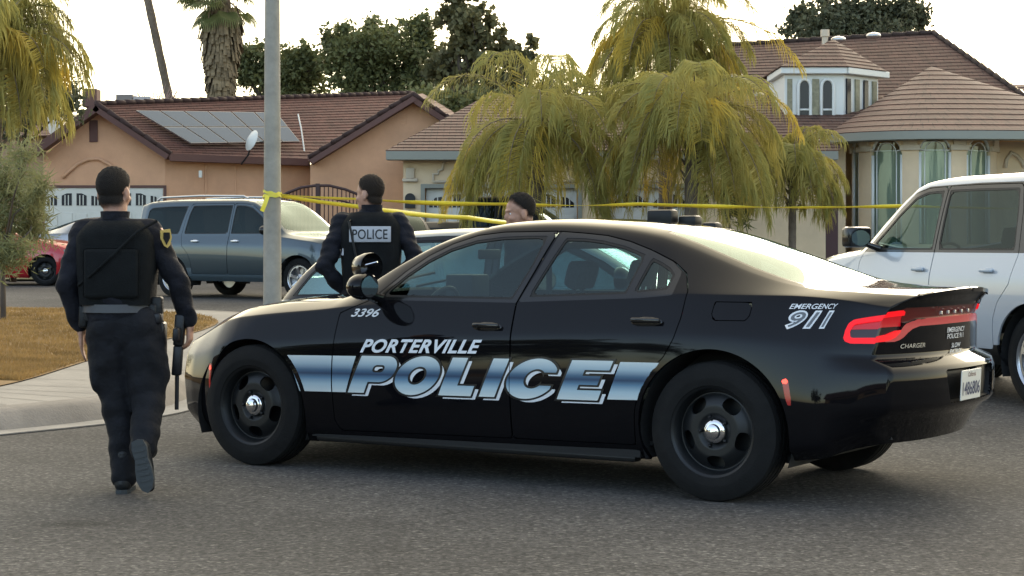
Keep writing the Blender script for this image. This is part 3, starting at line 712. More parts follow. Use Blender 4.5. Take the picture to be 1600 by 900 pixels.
    # stripe blocks
    def block(poly):
        n1=120; xs_=[q[0] for q in poly]; U=np.linspace(max(xs_)+.02,min(xs_)-.02,n1); V=np.linspace(.42,.78,90); UU,ZZ=np.meshgrid(U,V,indexing='ij'); Y=sh.side_y(UU.ravel(),ZZ.ravel()).reshape(UU.shape)
        P=np.stack([UU,Y,ZZ],2); ex=np.stack([UU,ZZ,ZZ],2); B=grid_surf(P,ex)
        if B.A[:,4].mean()<0: B=grid_surf(P,ex,flip=True)
        a,_=B.split(sdf_poly(B.col(6),B.col(2),poly)); return a
    for sg in (1,-1):
        A_=block([(2.795,.672),(2.735,.615),(2.70,.55),(2.665,.466),(2.42,.470),(2.333,.472),(2.262,.682)])
        q1,q2=A_.split(2.436-A_.col(6)); B1,B2=q1,q2
        mm=(lambda s:s) if sg==1 else (lambda s:s.mirror())
        mm(q1.offset(.004)).obj('stripe',blue,root)
        q3,_=q2.split(A_.col(6)[:1][0]*0+q2.col(6)-2.428); mm(q3.offset(.004)).obj('stripe',blue,doorL if sg==1 else root)
        C_=block([(.525,.706),(.27,.709),(.31,.66),(.365,.59),(.40,.51),(.605,.505)])
        mm(C_.offset(.004)).obj('stripe',blue,doorR2 if sg==1 else root)
    def word(txt,x0,z0,w,h,shear,off,parent,m=None,o=.0,rot=.012,name='lettering',space=1.0,sgn=1,dx=0,dz=0):
        me=fit_text(text_mesh(txt,1,shear,o,space),w,h)
        return decal_mesh(sh,name,me,m or MT['white_decal'],parent,off,lambda u,v:(x0-u+dx,z0+v+u*rot+dz),sgn)
    word('PORTERVILLE',2.236,.703,.83,.078,.42,.003,doorL,o=.03,rot=.022,space=1.08)
    word('3396',2.345,.905,.20,.048,.35,.003,root,o=.02)
    word('EMERGENCY',-.392,1.0,.275,.026,.35,.003,root,o=.012)
    w_=word('911',-.385,.898,.27,.095,.38,.002,root,o=.06,m=MT['white_decal']); word('911',-.40,.910,.24,.075,.38,.0035,root,o=.0,m=MT['decal_grey'],name='letter_fill')
    # rear badges and writing on the trunk face
    def rear_word(txt,y0,z0,w,h,m=MT['white_decal'],name='badge',o=.0):
        me=fit_text(text_mesh(txt,1,.2,o),w,h); bm=bmesh.new(); bm.from_mesh(me)
        for q in bm.verts:
            yy=y0-q.co.x; zz=z0+q.co.y; d=sh.deform(np.array([[[-1.0,yy,zz]]]))[0,0]; q.co=Vector((d[0]-.005,d[1],d[2]))
        bm.to_mesh(me); bm.free(); me.materials.clear(); me.materials.append(m); return link(bpy.data.objects.new(name,me),root)
    rear_word('CHARGER',.60,.803,.20,.022,MT['badge'])
    rear_word('EMERGENCY',.16,.868,.27,.026,o=.01); rear_word('POLICE 911',.16,.835,.25,.026,o=.01)
    rear_word('SLOW',.10,.787,.14,.024,o=.01); rear_word('PATROL',.12,.757,.18,.022,o=.01)
    for k in range(5): MB().bbox(-1.005,-.990,.27-k*.105,.29-k*.105,.965,.985,.004).build('badge_stud',MT['badge'],root)
    # licence plate
    pr_=sh.deform(np.array([[[-1.0,.10,.60]]]))[0,0]
    M=Matrix.Translation((pr_[0]-.008,.125,.525))@Matrix.Rotation(R(-3),4,'Y')
    pl=MB().bbox(-.006,.0,-.155,.155,0,.155,.003,M=M).build('licence_plate',MT['plate'],root)
    me=fit_text(text_mesh('1486806',1,0,.01),.27,.07)
    for q in me.vertices: a=M@Vector((-.008,.135-q.co.x,.025+q.co.y)); q.co=a
    me.materials.clear(); me.materials.append(MT['plate_ink']); link(bpy.data.objects.new('plate_number',me),pl)
    me=fit_text(text_mesh('California',1,.2,.0),.12,.024)
    for q in me.vertices: a=M@Vector((-.008,.06-q.co.x,.12+q.co.y)); q.co=a
    me.materials.clear(); me.materials.append(MT['band']); link(bpy.data.objects.new('plate_state',me),pl)
    return root
MT['tail_in']=mat('brake lens',(.16,.004,.008),.3,emit=(1,.01,.02),es=.09)
MT['strip']=mat('red strip lens',(.35,.05,.05),.18,emit=(1,.10,.08),es=.05,spec=.8)
MT['band']=mat('dark red lens',(.12,.012,.01),.2)
MT['bulb']=mat('lit red bulb',(.4,.01,.01),.3,emit=(1,.05,.03),es=1.2)
MT['head_smoke']=mat('smoked headlight',(.03,.03,.032),.2,spec=.2)
MT['mirror']=mat('mirror glass',(.7,.72,.7),.03,1.0)
MT['decal_black']=mat('black vinyl outline',(.006,.006,.007),.3)
MT['decal_grey']=mat('grey vinyl',(.10,.11,.12),.4)
MT['badge']=mat('badge metal',(.5,.5,.5),.3,.8)
MT['plate']=mat('white plate',(.62,.61,.55),.4)
MT['plate_ink']=mat('dark blue ink',(.03,.04,.10),.5)
# ------------------------------------------------------------ the other vehicles
def paint(name,col,rough=.28,metal=.3):
    m=mat(name,col,rough,metal,coat=.9); return m
K_SUV=dict(
 zB=[(-1.05,.42),(-.6,.36),(0,.34),(3.2,.32),(4.05,.34)], yB=[(-1.05,.80),(-.7,.86),(3.2,.86),(3.7,.82),(4.05,.66)],
 zR=[(-1.05,.50),(-.6,.46),(0,.44),(3.2,.42),(4.05,.44)], yR=[(-1.05,.88),(-.8,.93),(0,.95),(3.1,.95),(3.7,.89),(4.05,.72)],
 zM=[(-1.05,.72),(0,.72),(3,.72),(4.05,.64)], yM=[(-1.05,.90),(-.85,.95),(0,.99),(3.1,.99),(3.6,.94),(3.85,.86),(4.05,.73)],
 zK=[(-1.05,1.0),(0,1.02),(3,.98),(4.05,.85)], yK=[(-1.05,.89),(-.85,.945),(0,.985),(3.1,.975),(3.6,.92),(3.85,.84),(4.05,.71)],
 zS=[(-1.05,1.20),(0,1.20),(2.5,1.18),(3.2,1.11),(3.7,1.04),(4.05,.95)],
 yS=[(-1.05,.86),(-.85,.90),(0,.93),(2.5,.93),(3.1,.93),(3.6,.87),(4.05,.68)],
 zE=[(-1.05,1.80),(-.7,1.85),(0,1.875),(1.5,1.87),(1.85,1.84),(2.1,1.73),(2.35,1.56),(2.6,1.36),(2.75,1.24),(3.1,1.18),(3.7,1.11),(4.05,.98)],
 yE=[(-1.05,.70),(-.7,.72),(1.5,.72),(2.1,.75),(2.7,.80),(3.2,.78),(3.7,.72),(4.05,.55)],
 zC=[(-1.05,1.84),(-.7,1.90),(0,1.935),(1.4,1.93),(1.75,1.89),(2.0,1.79),(2.3,1.62),(2.6,1.40),(2.8,1.26),(3.1,1.22),(3.7,1.16),(4.05,1.02)],
 tS=.25,tE=.35)
W_SUV=[[(2.50,1.235),(2.42,1.34),(2.15,1.58),(1.92,1.73),(1.75,1.775),(1.50,1.785),(1.48,1.235)],
       [(1.40,1.235),(1.42,1.787),(1.0,1.79),(.42,1.785),(.36,1.60),(.30,1.235)],
       [(.16,1.235),(.22,1.5),(.30,1.78),(-.2,1.775),(-.62,1.755),(-.72,1.72),(-.78,1.235)]]
D_SUV=[[(2.62,.46),(2.62,1.12),(2.57,1.22),(2.45,1.37),(2.17,1.62),(1.94,1.77),(1.75,1.81),(1.455,1.82),(1.44,.46)],
       [(1.435,.46),(1.45,1.82),(1.0,1.825),(.39,1.82),(.30,1.60),(.24,1.2),(.30,1.0),(.45,.85),(.52,.70),(.54,.46)]]
def scaleK(K,sx=1,sy=1,sz=1,dz=0,ov=None):
    out={}
    for k,v in K.items():
        if np.isscalar(v): out[k]=v
        elif k[0]=='y': out[k]=[(a*sx,b*sy) for a,b in v]
        else: out[k]=[(a*sx,b*sz+dz) for a,b in v]
    if ov: out.update(ov)
    return out
def sc(polys,sx,sz,dz=0): return [[(a*sx,b*sz+dz) for a,b in p] for p in polys]
def vehicle(name,label,cat,loc,rz,pm,K,x0,x1,wb,W,D,wr=.36,wstyle='alloy',nsp=6,wind=None,back=None,rear=None,front=None,
            glass_side='glass_dark',glass_front='glass_mid',group=None,rails=False,handles=(),lamps=True,sx=1,sz=1,mirror_at=(2.42,1.28),cladding=None,handle_m='chrome',nu=150,trim=None,frame_poly=None,ws_glass='glass_clear',boxy=False):
    root=empty(name,loc,rz); tag(root,label,cat,group)
    r_=rear or dict(curv=.12,pw=2.4,prof=([.3,.5,.7,.8,1.2,1.9],[-.05,.06,.08,.02,0,-.04])); r_.setdefault('from',x0+.35)
    f_=front or dict(curv=.30,pw=2.2,prof=([.3,.5,.7,1.0],[-.05,.05,.05,0])); f_.setdefault('from',x1-.65)
    sh=CarShell(K,x0,x1,nu,nseg=(3,4,5,5,9,10),rear=r_,front=f_); S=sh.side(); CR=sh.cap('rear',18); CF=sh.cap('front',18); weld_norm(S,CR,CF); vE=sh.vE
    def lr(s): return s.plus(s.mirror())
    x,z,v=S.col(6),S.col(2),S.col(7); ar=wr+.055
    _,S=S.split(np.maximum(np.minimum(np.hypot(x-wb,z-wr),np.hypot(x,z-wr))-ar,(v-15)*.03))
    def side_cut(S,poly,gap=0.0,grow=0.0):
        fn=lambda t:np.maximum(sdf_poly(t.col(6),t.col(2),poly)-grow,(t.col(7)-vE)*.03)
        i,rest=S.split(fn(S)+gap)
        if gap: _,rest=rest.split(fn(rest)-gap)
        return i,rest
    def top_cut(S,poly):
        return S.split(np.maximum(sdf_poly(S.col(6),S.col(1),poly),(vE+.5-S.col(7))*.03))
    sides=[]
    def wins(T,polys,names):
        out=[]
        for p in polys:
            w,T=side_cut(T,p); gl,se=side_cut(w,p,grow=-.016)
            if len(w.T): out.append((gl,se))
        return out,T
    fp_=[]
    doors=[]
    for di,dp in enumerate(D):
        d,S=side_cut(S,dp,.0035); o,d=wins(d,W,None)
        if frame_poly: f_b,d=side_cut(d,frame_poly)
        else: f_b=None
        doors.append((d,o)); fp_.append(f_b)
    fixed,S=wins(S,W,None)
    if frame_poly: fb2,S=side_cut(S,frame_poly)
    for sg in (1,-1):
        mm=(lambda s:s) if sg==1 else (lambda s:s.mirror())
        for di,(d,o) in enumerate(doors):
            Do=mm(d).obj('front_door' if di==0 else 'rear_door',pm,root,rim=.02)
            for gl,se in o:
                mm(gl.offset(-.006)).obj('window_glass',MT[glass_front if di==0 else glass_side],Do); mm(se.offset(-.002)).obj('window_seal',MT['black_trim'],Do,rim=.012)
            if fp_[di] is not None and len(fp_[di].T): mm(fp_[di]).obj('window_frame',MT['black_gloss'],Do,rim=.012)
            if di<len(handles):
                hx_,hz=handles[di]; c=on_side(sh,hx_,hz,.0,sg); b=MB(); b.ell((c.x,c.y-sg*.004,c.z),(.09,.01,.03)); b.bbox(c.x-.085,c.x+.085,min(c.y+sg*.012,c.y+sg*.036),max(c.y+sg*.012,c.y+sg*.036),c.z-.01,c.z+.018,.009); b.build('door_handle',MT[handle_m] if handle_m in MT else pm,Do,smooth=50)
        for gl,se in fixed: 
            g_=mm(gl.offset(-.006)).obj('rear_quarter_glass',MT[glass_side],root); mm(se.offset(-.002)).obj('window_seal',MT['black_trim'],g_,rim=.012)
        if frame_poly and len(fb2.T):
            for part_ in fb2.split(fb2.col(6)-.9): mm(part_).obj('window_frame',MT['black_gloss'],root,rim=.012)
        mx,mz=mirror_at; c=on_side(sh,mx-.06,mz-.10,0,sg)
        b=MB(); (b.bbox(-.03,.10,-.125,.125,-.085,.10,.03) if boxy else b.ell((0,0,0),(.09,.125,.09),nu=18,nv=12)); M=Matrix.Translation((mx,c.y+sg*.17,mz)); b.v=[tuple(M@Vector((max(-.03,q[0]),q[1],q[2]))) for q in b.v]; b.tube([c-Vector((0,sg*.03,0)),Vector((mx,c.y+sg*.10,mz-.05))],[.035,.025])
        mo=b.build('side_mirror',MT['black_gloss'],root,smooth=45)
        MB().lathe([(0,.0001),(0,.062)],n=20,M=M@Matrix.Translation((-.033,0,0))@Matrix.Rotation(R(90),4,'Z')@Matrix.Diagonal((1.6,1,1.15,1))).build('mirror_glass',MT['mirror'],mo)
    if wind: a,S=top_cut(S,wind); lr(a.offset(-.003)).obj('windshield',MT[ws_glass],root)
    if back=='cap':
        y_,z_=CR.col(1),CR.col(2); zt=max(q[1] for q in K['zE'])*1.0; a,CR=CR.split(sdf_poly(y_,z_,[(-.1,.66*zt),(.70*sh.P0[0,vE,1]/.7,.66*zt),(.86*sh.P0[0,vE,1],.90*zt),(-.1,.92*zt)])); lr(a.offset(-.004)).obj('rear_window',MT['glass_dark'],root)
    elif back: a,S=top_cut(S,back); lr(a.offset(-.003)).obj('rear_window',MT[glass_side],root)
    # lamps: rear corner and front corner, cut in (q,z)
    zs=float(np.interp(x0+.02,*zip(*sorted(K['zS'])))) ; zf=float(np.interp(x1-.02,*zip(*sorted(K['zS']))))
    if lamps:
        a1,CR=CR.split(sdf_poly(CR.col(1),CR.col(2),[(sh.P0[0,vE-9,1]*.72,zs-.28),(2,zs-.28),(2,zs+.02),(sh.P0[0,vE-9,1]*.72,zs)]))
        b1,S=S.split(np.maximum(sdf_poly(S.col(6),S.col(2),[(x0-.2,zs-.28),(x0+.12,zs-.26),(x0+.16,zs),(x0-.2,zs+.02)]),(S.col(7)-vE)*.03))
        a2,CF=CF.split(sdf_poly(CF.col(1),CF.col(2),[(.42,zf-.20),(2,zf-.17),(2,zf+.02),(.42,zf-.05)]))
        b2,S=S.split(np.maximum(sdf_poly(S.col(6),S.col(2),[(x1+.2,zf-.17),(x1-.14,zf-.10),(x1-.26,zf+.05),(x1+.2,zf+.06)]),(S.col(7)-vE)*.03))
        for sg in (1,-1):
            mm=(lambda s:s) if sg==1 else (lambda s:s.mirror())
            mm(a1.plus(b1)).obj('tail_lamp',MT['red_lens'],root,rim=.02); mm(a2.plus(b2)).obj('headlight',MT['lamp_clear'],root,rim=.02)
        g,CF=CF.split(sdf_poly(CF.col(1),CF.col(2),[(-.1,zf-.36),(.34,zf-.36),(.40,zf-.04),(-.1,zf-.03)])); lr(g.offset(-.02)).obj('grille',MT['black_trim'],root,rim=-.02)
    if cladding:
        a,S=S.split(np.maximum(S.col(2)-cladding,(S.col(7)-vE)*.03)); lr(a.offset(.004)).obj('sill_cladding',trim or MT['black_trim'],root,rim=.02)
    lr(CR).obj('tailgate',pm,root,rim=.015); lr(CF).obj('front_fascia',pm,root,rim=.015); lr(S).obj('body',pm,root,rim=.018)
    zb=float(K['zR'][1][1]); b=MB(); b.box(x0+.15,x1-.25,-.68,.68,zb-.1,zb-.05)
    yo=.93*max(q[1] for q in K['yM'])
    for sg in (1,-1):
        for cx in (wb,0): b.lathe([(sg*.58,.02),(sg*.58,ar+.01),(sg*yo,ar+.005)],n=22,M=Matrix.Translation((cx,0,wr)),a0=R(-20),a1=R(200))
    b.build('underbody',MT['under'],root)
    ys=float(np.interp(1.5*sx,*zip(*K['yS']))); zs1=float(np.interp(1.5*sx,*zip(*K['zS'])))
    b=MB(); fx=wb-.62*sx; b.bbox(fx-.05,fx+.35,-ys+.1,ys-.1,zs1-.3,zs1-.02,.05); b.box(.5*sx,wb-.6,-ys+.09,ys-.09,zb,zb+.03)
    for sg in (1,-1): b.box(.55*sx,wb-.55,sg*(ys-.06)-.01,sg*(ys-.06)+.01,zb+.05,zs1-.08)
    b.build('cabin_trim',MT['interior'],root,smooth=40)
    dz=zs1-1.0
    for sg in (1,-1):
        so=seat(root,wb-1.53*sx,sg*.37,.5,.58,name='front_seat'); so.location.z=dz+.02
    so=seat(root,.60*sx,0,1.2,.5,name='rear_seat'); so.location.z=dz; st=steering(root,wb-.98*sx,.37,.93); st.location.z=dz
    for (xx,sg) in ((wb,1),(0,1),(wb,-1),(0,-1)): wheel(root,xx,sg*(yo-.12),sg,r=wr,wd=.23,rim_r=wr*.66,style=wstyle,nspoke=nsp)
    if rails:
        for sg in (1,-1):
            b=MB(); pts=[(1.7*sx,sg*.66,zat_car(sh,1.7*sx,.66)+.03),(1.6*sx,sg*.67,zat_car(sh,1.6*sx,.67)+.075),(.5*sx,sg*.67,zat_car(sh,.5*sx,.67)+.085),(-.5*sx,sg*.67,zat_car(sh,-.5*sx,.67)+.075),(-.62*sx,sg*.66,zat_car(sh,-.62*sx,.66)+.02)]
            b.tube(pts,.02,n=8); b.build('roof_rail',MT[rails],root,smooth=50)
    return root,sh
def zat_car(sh,x,y):
    sec=sh.section(np.array([x]))[0]; ys=sec[sh.vE-4:,1][::-1]; zs=sec[sh.vE-4:,2][::-1]; return float(np.interp(y,ys,zs))
MT['red_lens']=mat('tail lamp lens',(.22,.012,.014),.15)
def gz(y):
    return float(np.interp(y,[0,15,31,38,44,52,60],[0,0,.18,.26,.35,.48,.55]))
WS_SUV=[(2.76,-.2),(2.74,.4),(2.66,.74),(2.35,.72),(2.05,.69),(1.88,.66),(1.86,.3),(1.86,-.2)]
def build_vehicles():
    build_hatch()
    # blue-grey full-size SUV on the cross street
    vehicle('parked_suv','blue grey full-size SUV with chrome roof rails parked behind the light pole','SUV',(-6.15,38.3,gz(38)),R(-32),paint('slate blue paint',(.032,.052,.064),.3,.4),
        K_SUV,-1.05,4.05,3.12,W_SUV,D_SUV,wr=.39,wind=WS_SUV,back='cap',rails='alloy',handles=((1.62,1.09),(.62,1.09)),cladding=.58,trim=paint('slate lower trim',(.06,.09,.11),.5,.1),mirror_at=(2.44,1.30))
    # white SUV on the right
    up=lambda z:z+.045*max(0,1-abs(z-1.17)/.33)
    Kw=scaleK(K_SUV,.93,.98,1.0); Kw={k:([(a,up(c)) for a,c in v] if k in('zS','zE','zK') else v) for k,v in Kw.items()}
    bump_=lambda x:.015*max(0,min(1,(x-2.5)/.4)); Kw['zE']=[(a,c+bump_(a)) for a,c in Kw['zE']]; Kw['zC']=[(a,c+bump_(a)) for a,c in Kw['zC']]; Kw['zS']=[(a,c+bump_(a)) for a,c in Kw['zS']]
    Ww=[[(a,up(c)) for a,c in p] for p in sc(W_SUV,.93,1.0)]; Dw=[[(a,up(c)) if c>1.1 else (a,c) for a,c in p] for p in sc(D_SUV,.93,1.0)]
    fpw=[(a*.93,up(c)) for a,c in [(2.60,1.21),(2.45,1.365),(2.17,1.615),(1.94,1.775),(1.75,1.825),(1.0,1.84),(.2,1.835),(-.62,1.79),(-.76,1.74),(-.83,1.21)]]
    vehicle('parked_suv','white SUV with black door mirrors at the right edge beyond the police car trunk','SUV',(5.00,15.62,0),R(180-66),paint('white paint',(.37,.40,.43),.22,.0),
        Kw,-1.05*.93,4.05*.93,3.12*.93,Ww,Dw,frame_poly=fpw,wr=.40,wind=[(a*.93,b*.98) for a,b in WS_SUV],back='cap',handles=((1.50,1.10),(.56,1.10)),handle_m='white_rail',mirror_at=(2.25,1.375),boxy=True,nu=180,nsp=7,cladding=.50,glass_front='glass_suv',glass_side='glass_dark')
    # silver sedan between the police car and the far kerb
    Ks=scaleK(K_SEDAN,1,.98,.965)
    W1=[(2.165,1.022),(2.04,1.155),(1.92,1.235),(1.78,1.302),(1.62,1.348),(1.45,1.368),(1.15,1.374),(1.19,1.20),(1.265,1.022)]
    W2=[(1.165,1.035),(1.035,1.362),(.92,1.360),(.8,1.348),(.65,1.318),(.40,1.232),(.31,1.15),(.32,1.062)]
    D1=[(2.432,.30),(2.432,.925),(2.25,1.0),(2.19,1.055),(2.07,1.165),(1.93,1.26),(1.78,1.330),(1.62,1.378),(1.45,1.396),(1.10,1.400),(1.17,1.18),(1.235,1.0),(1.222,.7),(1.222,.262),(2.39,.245)]
    D2=[(1.218,.262),(1.218,.7),(1.230,1.0),(1.165,1.18),(1.095,1.400),(.92,1.388),(.78,1.375),(.63,1.343),(.48,1.295),(.33,1.235),(.235,1.175),(.185,1.08),(.19,.95),(.215,.84),(.27,.74),(.345,.665),(.41,.56),(.445,.45),(.455,.268)]
    wsd=[(2.50,-.2),(2.49,.3),(2.43,.61),(2.1,.585),(1.85,.565),(1.60,.535),(1.62,.3),(1.63,-.2)]
    bl=[(.44,-.2),(.45,.3),(.47,.505),(.2,.545),(-.1,.585),(-.40,.60),(-.47,.40),(-.50,-.2)]
    rr=lambda:dict(curv=.2,pw=2.3,prof=([.2,.4,.6,.8,1.1],[-.1,.02,.06,.0,.02]))
    def sedan(label,loc,rz,pm,sx=1,sz=.965,**k):
        vehicle('parked_car',label,'car',loc,rz,pm,scaleK(K_SEDAN,sx,.98,sz),-1.0*sx,3.86*sx,3.05*sx,sc([W1,W2],sx,sz),sc([D1,D2],sx,sz),wr=.33,wind=[(a*sx,b*.98) for a,b in wsd],back=[(a*sx,b*.98) for a,b in bl],
            rear=rr(),handles=((1.38*sx,.855*sz),(.38*sx,.90*sz)),mirror_at=(2.18*sx,1.09*sz),glass_side=k.get('gs','glass_side'),glass_front=k.get('gs','glass_mid'),ws_glass=k.get('ws','glass_clear'),sx=sx,sz=sz,nu=130,wstyle=k.get('wst','alloy'))
    _h=lambda *a,**k:None
    _h('',(0,0,0),R(112),paint('silver white paint',(.58,.60,.60),.25,.3),.93,.955)
    sedan('bright red car parked at the far left kerb behind the hanging foliage',(-10.60-3.05*.93*math.cos(R(4)),44.2,gz(44)),R(2),paint('red paint',(.36,.012,.018),.25,.2),.93,1.06,gs='glass_dark',wst='steel')
    sedan('silver car behind the red car in the driveway of the salmon house',(-11.2,48.2,gz(48)),R(6),paint('silver paint',(.42,.43,.44),.25,.6),.93,1.06,gs='glass_dark')
    sedan('dark sedan facing the street right behind the officer with the lettered vest',(-2.38,34.6,gz(33)),R(-80),mat('charcoal paint',(.012,.013,.015),.45,spec=.3),.95,1.10,gs='glass_dark',ws='glass_dark')
    # pickup: cab ahead of a low bed
    Kp=scaleK(K_SUV); 
    Kp['zE']=[(-1.05,1.36),(0,1.37),(.78,1.38),(.84,1.50),(.90,1.72),(.97,1.81),(1.1,1.85),(1.6,1.86),(1.85,1.83),(2.1,1.72),(2.35,1.56),(2.6,1.38),(2.75,1.27),(3.1,1.21),(3.7,1.15),(4.05,1.03)]
    Kp['zC']=[(-1.05,1.40),(0,1.40),(.76,1.41),(.83,1.52),(.88,1.76),(.95,1.86),(1.1,1.91),(1.6,1.92),(1.8,1.89),(2.05,1.79),(2.35,1.62),(2.6,1.44),(2.8,1.31),(3.1,1.26),(3.7,1.21),(4.05,1.08)]
    Kp['zS']=[(-1.05,1.26),(0,1.26),(2.5,1.24),(3.2,1.15),(3.7,1.08),(4.05,1.0)]
    Wp=[[(2.50,1.28),(2.42,1.36),(2.15,1.58),(1.95,1.70),(1.78,1.755),(1.62,1.76),(1.60,1.28)],[(1.52,1.28),(1.54,1.765),(1.10,1.765),(.99,1.72),(.95,1.28)]]
    Dp=[[(2.62,.46),(2.62,1.16),(2.57,1.27),(2.45,1.40),(2.17,1.63),(1.97,1.75),(1.75,1.80),(1.565,1.80),(1.56,.46)],[(1.555,.46),(1.56,1.80),(1.05,1.80),(.93,1.74),(.90,1.2),(.90,.46)]]
    vehicle('pickup_truck','black pickup truck parked before the left garage door of the cream house','pickup truck',(-1.62,40.0,gz(40)+.07),R(-14),mat('truck black paint',(.009,.010,.011),.55,spec=.25),Kp,-1.05,4.05,3.3,Wp,Dp,wr=.40,
        wind=[(2.76,-.2),(2.74,.4),(2.66,.74),(2.35,.72),(2.05,.69),(1.90,.66),(1.88,.3),(1.88,-.2)],handles=((1.72,1.12),(1.02,1.12)),mirror_at=(2.44,1.34),handle_m='black_gloss',cladding=.5,glass_front='glass_dark')
def build_hatch():
    Kh=scaleK(K_SEDAN,.90,.96,.97)
    Kh['zC']=[(-.90,.94),(-.70,1.14),(-.45,1.30),(-.2,1.385),(.2,1.435),(.7,1.455),(1.1,1.45),(1.4,1.42),(1.65,1.35),(1.85,1.25),(2.1,1.10),(2.25,1.02),(2.4,1.0),(3.0,.96),(3.474,.77)]
    Kh['zE']=[(-.90,.90),(-.70,1.09),(-.45,1.255),(-.2,1.335),(.2,1.385),(.7,1.41),(1.1,1.405),(1.4,1.37),(1.65,1.29),(1.85,1.19),(2.1,1.04),(2.3,.975),(3.0,.92),(3.474,.71)]
    Kh['yE']=[(-.90,.60),(-.4,.60),(.4,.565),(1.1,.55),(1.5,.58),(1.9,.62),(2.2,.66),(2.8,.64),(3.474,.44)]
    Kh['zS']=[(-.90,.86),(-.2,.90),(1.5,.93),(2.1,.94),(2.7,.875),(3.474,.69)]
    Kh['yS']=[(-.90,.72),(-.5,.77),(0,.80),(1.8,.80),(2.7,.80),(3.1,.75),(3.474,.58)]
    W=[[(-.80,.90),(-.62,1.09),(-.42,1.215),(-.20,1.30),(.03,1.34),(.03,.92)],[(.09,.92),(.09,1.345),(.45,1.355),(.86,1.36),(.86,.94)],[(.95,.95),(.95,1.36),(1.25,1.345),(1.5,1.285),(1.75,1.175),(1.96,1.04),(1.98,.96)]]
    D=[[(2.16,.30),(2.16,.92),(2.04,1.02),(1.80,1.18),(1.53,1.31),(1.27,1.375),(.91,1.39),(.91,.26),(2.1,.25)],[(.905,.26),(.905,1.39),(.45,1.385),(.06,1.36),(.06,.90),(.30,.70),(.40,.45),(.41,.26)]]
    Yn=15.5; rz=R(-14); fx=Vector((math.cos(rz),math.sin(rz),0)); fy=Vector((-math.sin(rz),math.cos(rz),0)); loc=Vector((xat(436,Yn),Yn,0))+fx*.86+fy*.74
    vehicle('parked_car','silver white hatchback just behind the police car, half hidden by the standing officer','car',loc,rz,paint('silver white paint',(.24,.26,.26),.25,.3),Kh,-.90,3.474,2.745,W,D,wr=.32,
        wind=[(2.22,-.2),(2.2,.3),(2.12,.60),(1.85,.56),(1.45,.52),(1.47,-.2)],back=[(-.02,-.2),(-.02,.50),(-.3,.53),(-.78,.54),(-.80,-.2)],handles=((1.05,.86),(.22,.88)),mirror_at=(1.98,1.06),glass_side='glass_pale',glass_front='glass_pale',sx=.9,nu=130,lamps=False,frame_poly=[(-.93,.87),(-.72,1.10),(-.45,1.255),(-.2,1.33),(.2,1.375),(.86,1.398),(1.27,1.378),(1.53,1.315),(1.80,1.185),(2.06,1.01),(2.07,.925),(.0,.895)])
MT['white_rail']=mat('white painted rail',(.36,.405,.45),.3)
MT['glass_mid']=glass('smoked side glass',(.12,.14,.16),base=.0,gm=.25)
# ------------------------------------------------------------ people (round-cone limbs fused by voxel remesh into one continuous skin)
def cone_pts(b,p,q,r0,r1,n=14,caps=True):
    p=Vector(p);q=Vector(q); L=(q-p).length; ks=max(2,int(L/.03))
    pts=[p.lerp(q,i/ks) for i in range(ks+1)]; rr=[r0+(r1-r0)*i/ks for i in range(ks+1)]
    b.tube(pts,rr,n=n)
    if caps: b.ell(p,(r0,r0,r0),nu=n,nv=8); b.ell(q,(r1,r1,r1),nu=n,nv=8)
def limb(b,pts,rad,n=14):
    for i in range(len(pts)-1): cone_pts(b,pts[i],pts[i+1],rad[i],rad[i+1],n)
def fuse(b,name,m,parent,vox=.012,smooth_it=4,keep=None):
    o=b.build(name,m,parent,fix=False)
    bm=bmesh.new(); bm.from_mesh(o.data); bmesh.ops.recalc_face_normals(bm,faces=bm.faces); bm.to_mesh(o.data); bm.free()
    md=o.modifiers.new('r','REMESH'); md.mode='VOXEL'; md.voxel_size=vox; md.use_smooth_shade=True
    if smooth_it: sm=o.modifiers.new('s','SMOOTH'); sm.iterations=smooth_it; sm.factor=.5
    dg=bpy.context.evaluated_depsgraph_get(); me=bpy.data.meshes.new_from_object(o.evaluated_get(dg)); o.modifiers.clear(); old=o.data; o.data=me; me.name=name
    if not me.materials: me.materials.append(m)
    me.polygons.foreach_set('use_smooth',[True]*len(me.polygons)); return o
def wrinkle(o,amp=.006,sc_=9.0,seed=0,lowz=None):
    me=o.data; n=len(me.vertices); co=np.zeros(n*3); me.vertices.foreach_get('co',co); co=co.reshape(-1,3); no=np.zeros(n*3); me.vertices.foreach_get('normal',no); no=no.reshape(-1,3)
    w=(np.sin(co[:,2]*sc_*5+np.sin(co[:,0]*sc_*2+seed)*2+co[:,1]*sc_*2)+.6*np.sin(co[:,0]*sc_*4+co[:,2]*sc_*3.1+seed*2)+.5*np.sin(co[:,2]*sc_*11+co[:,1]*sc_*7+seed))
    co+=no*(w*amp*.5)[:,None]; me.vertices.foreach_set('co',co.ravel()); me.update()
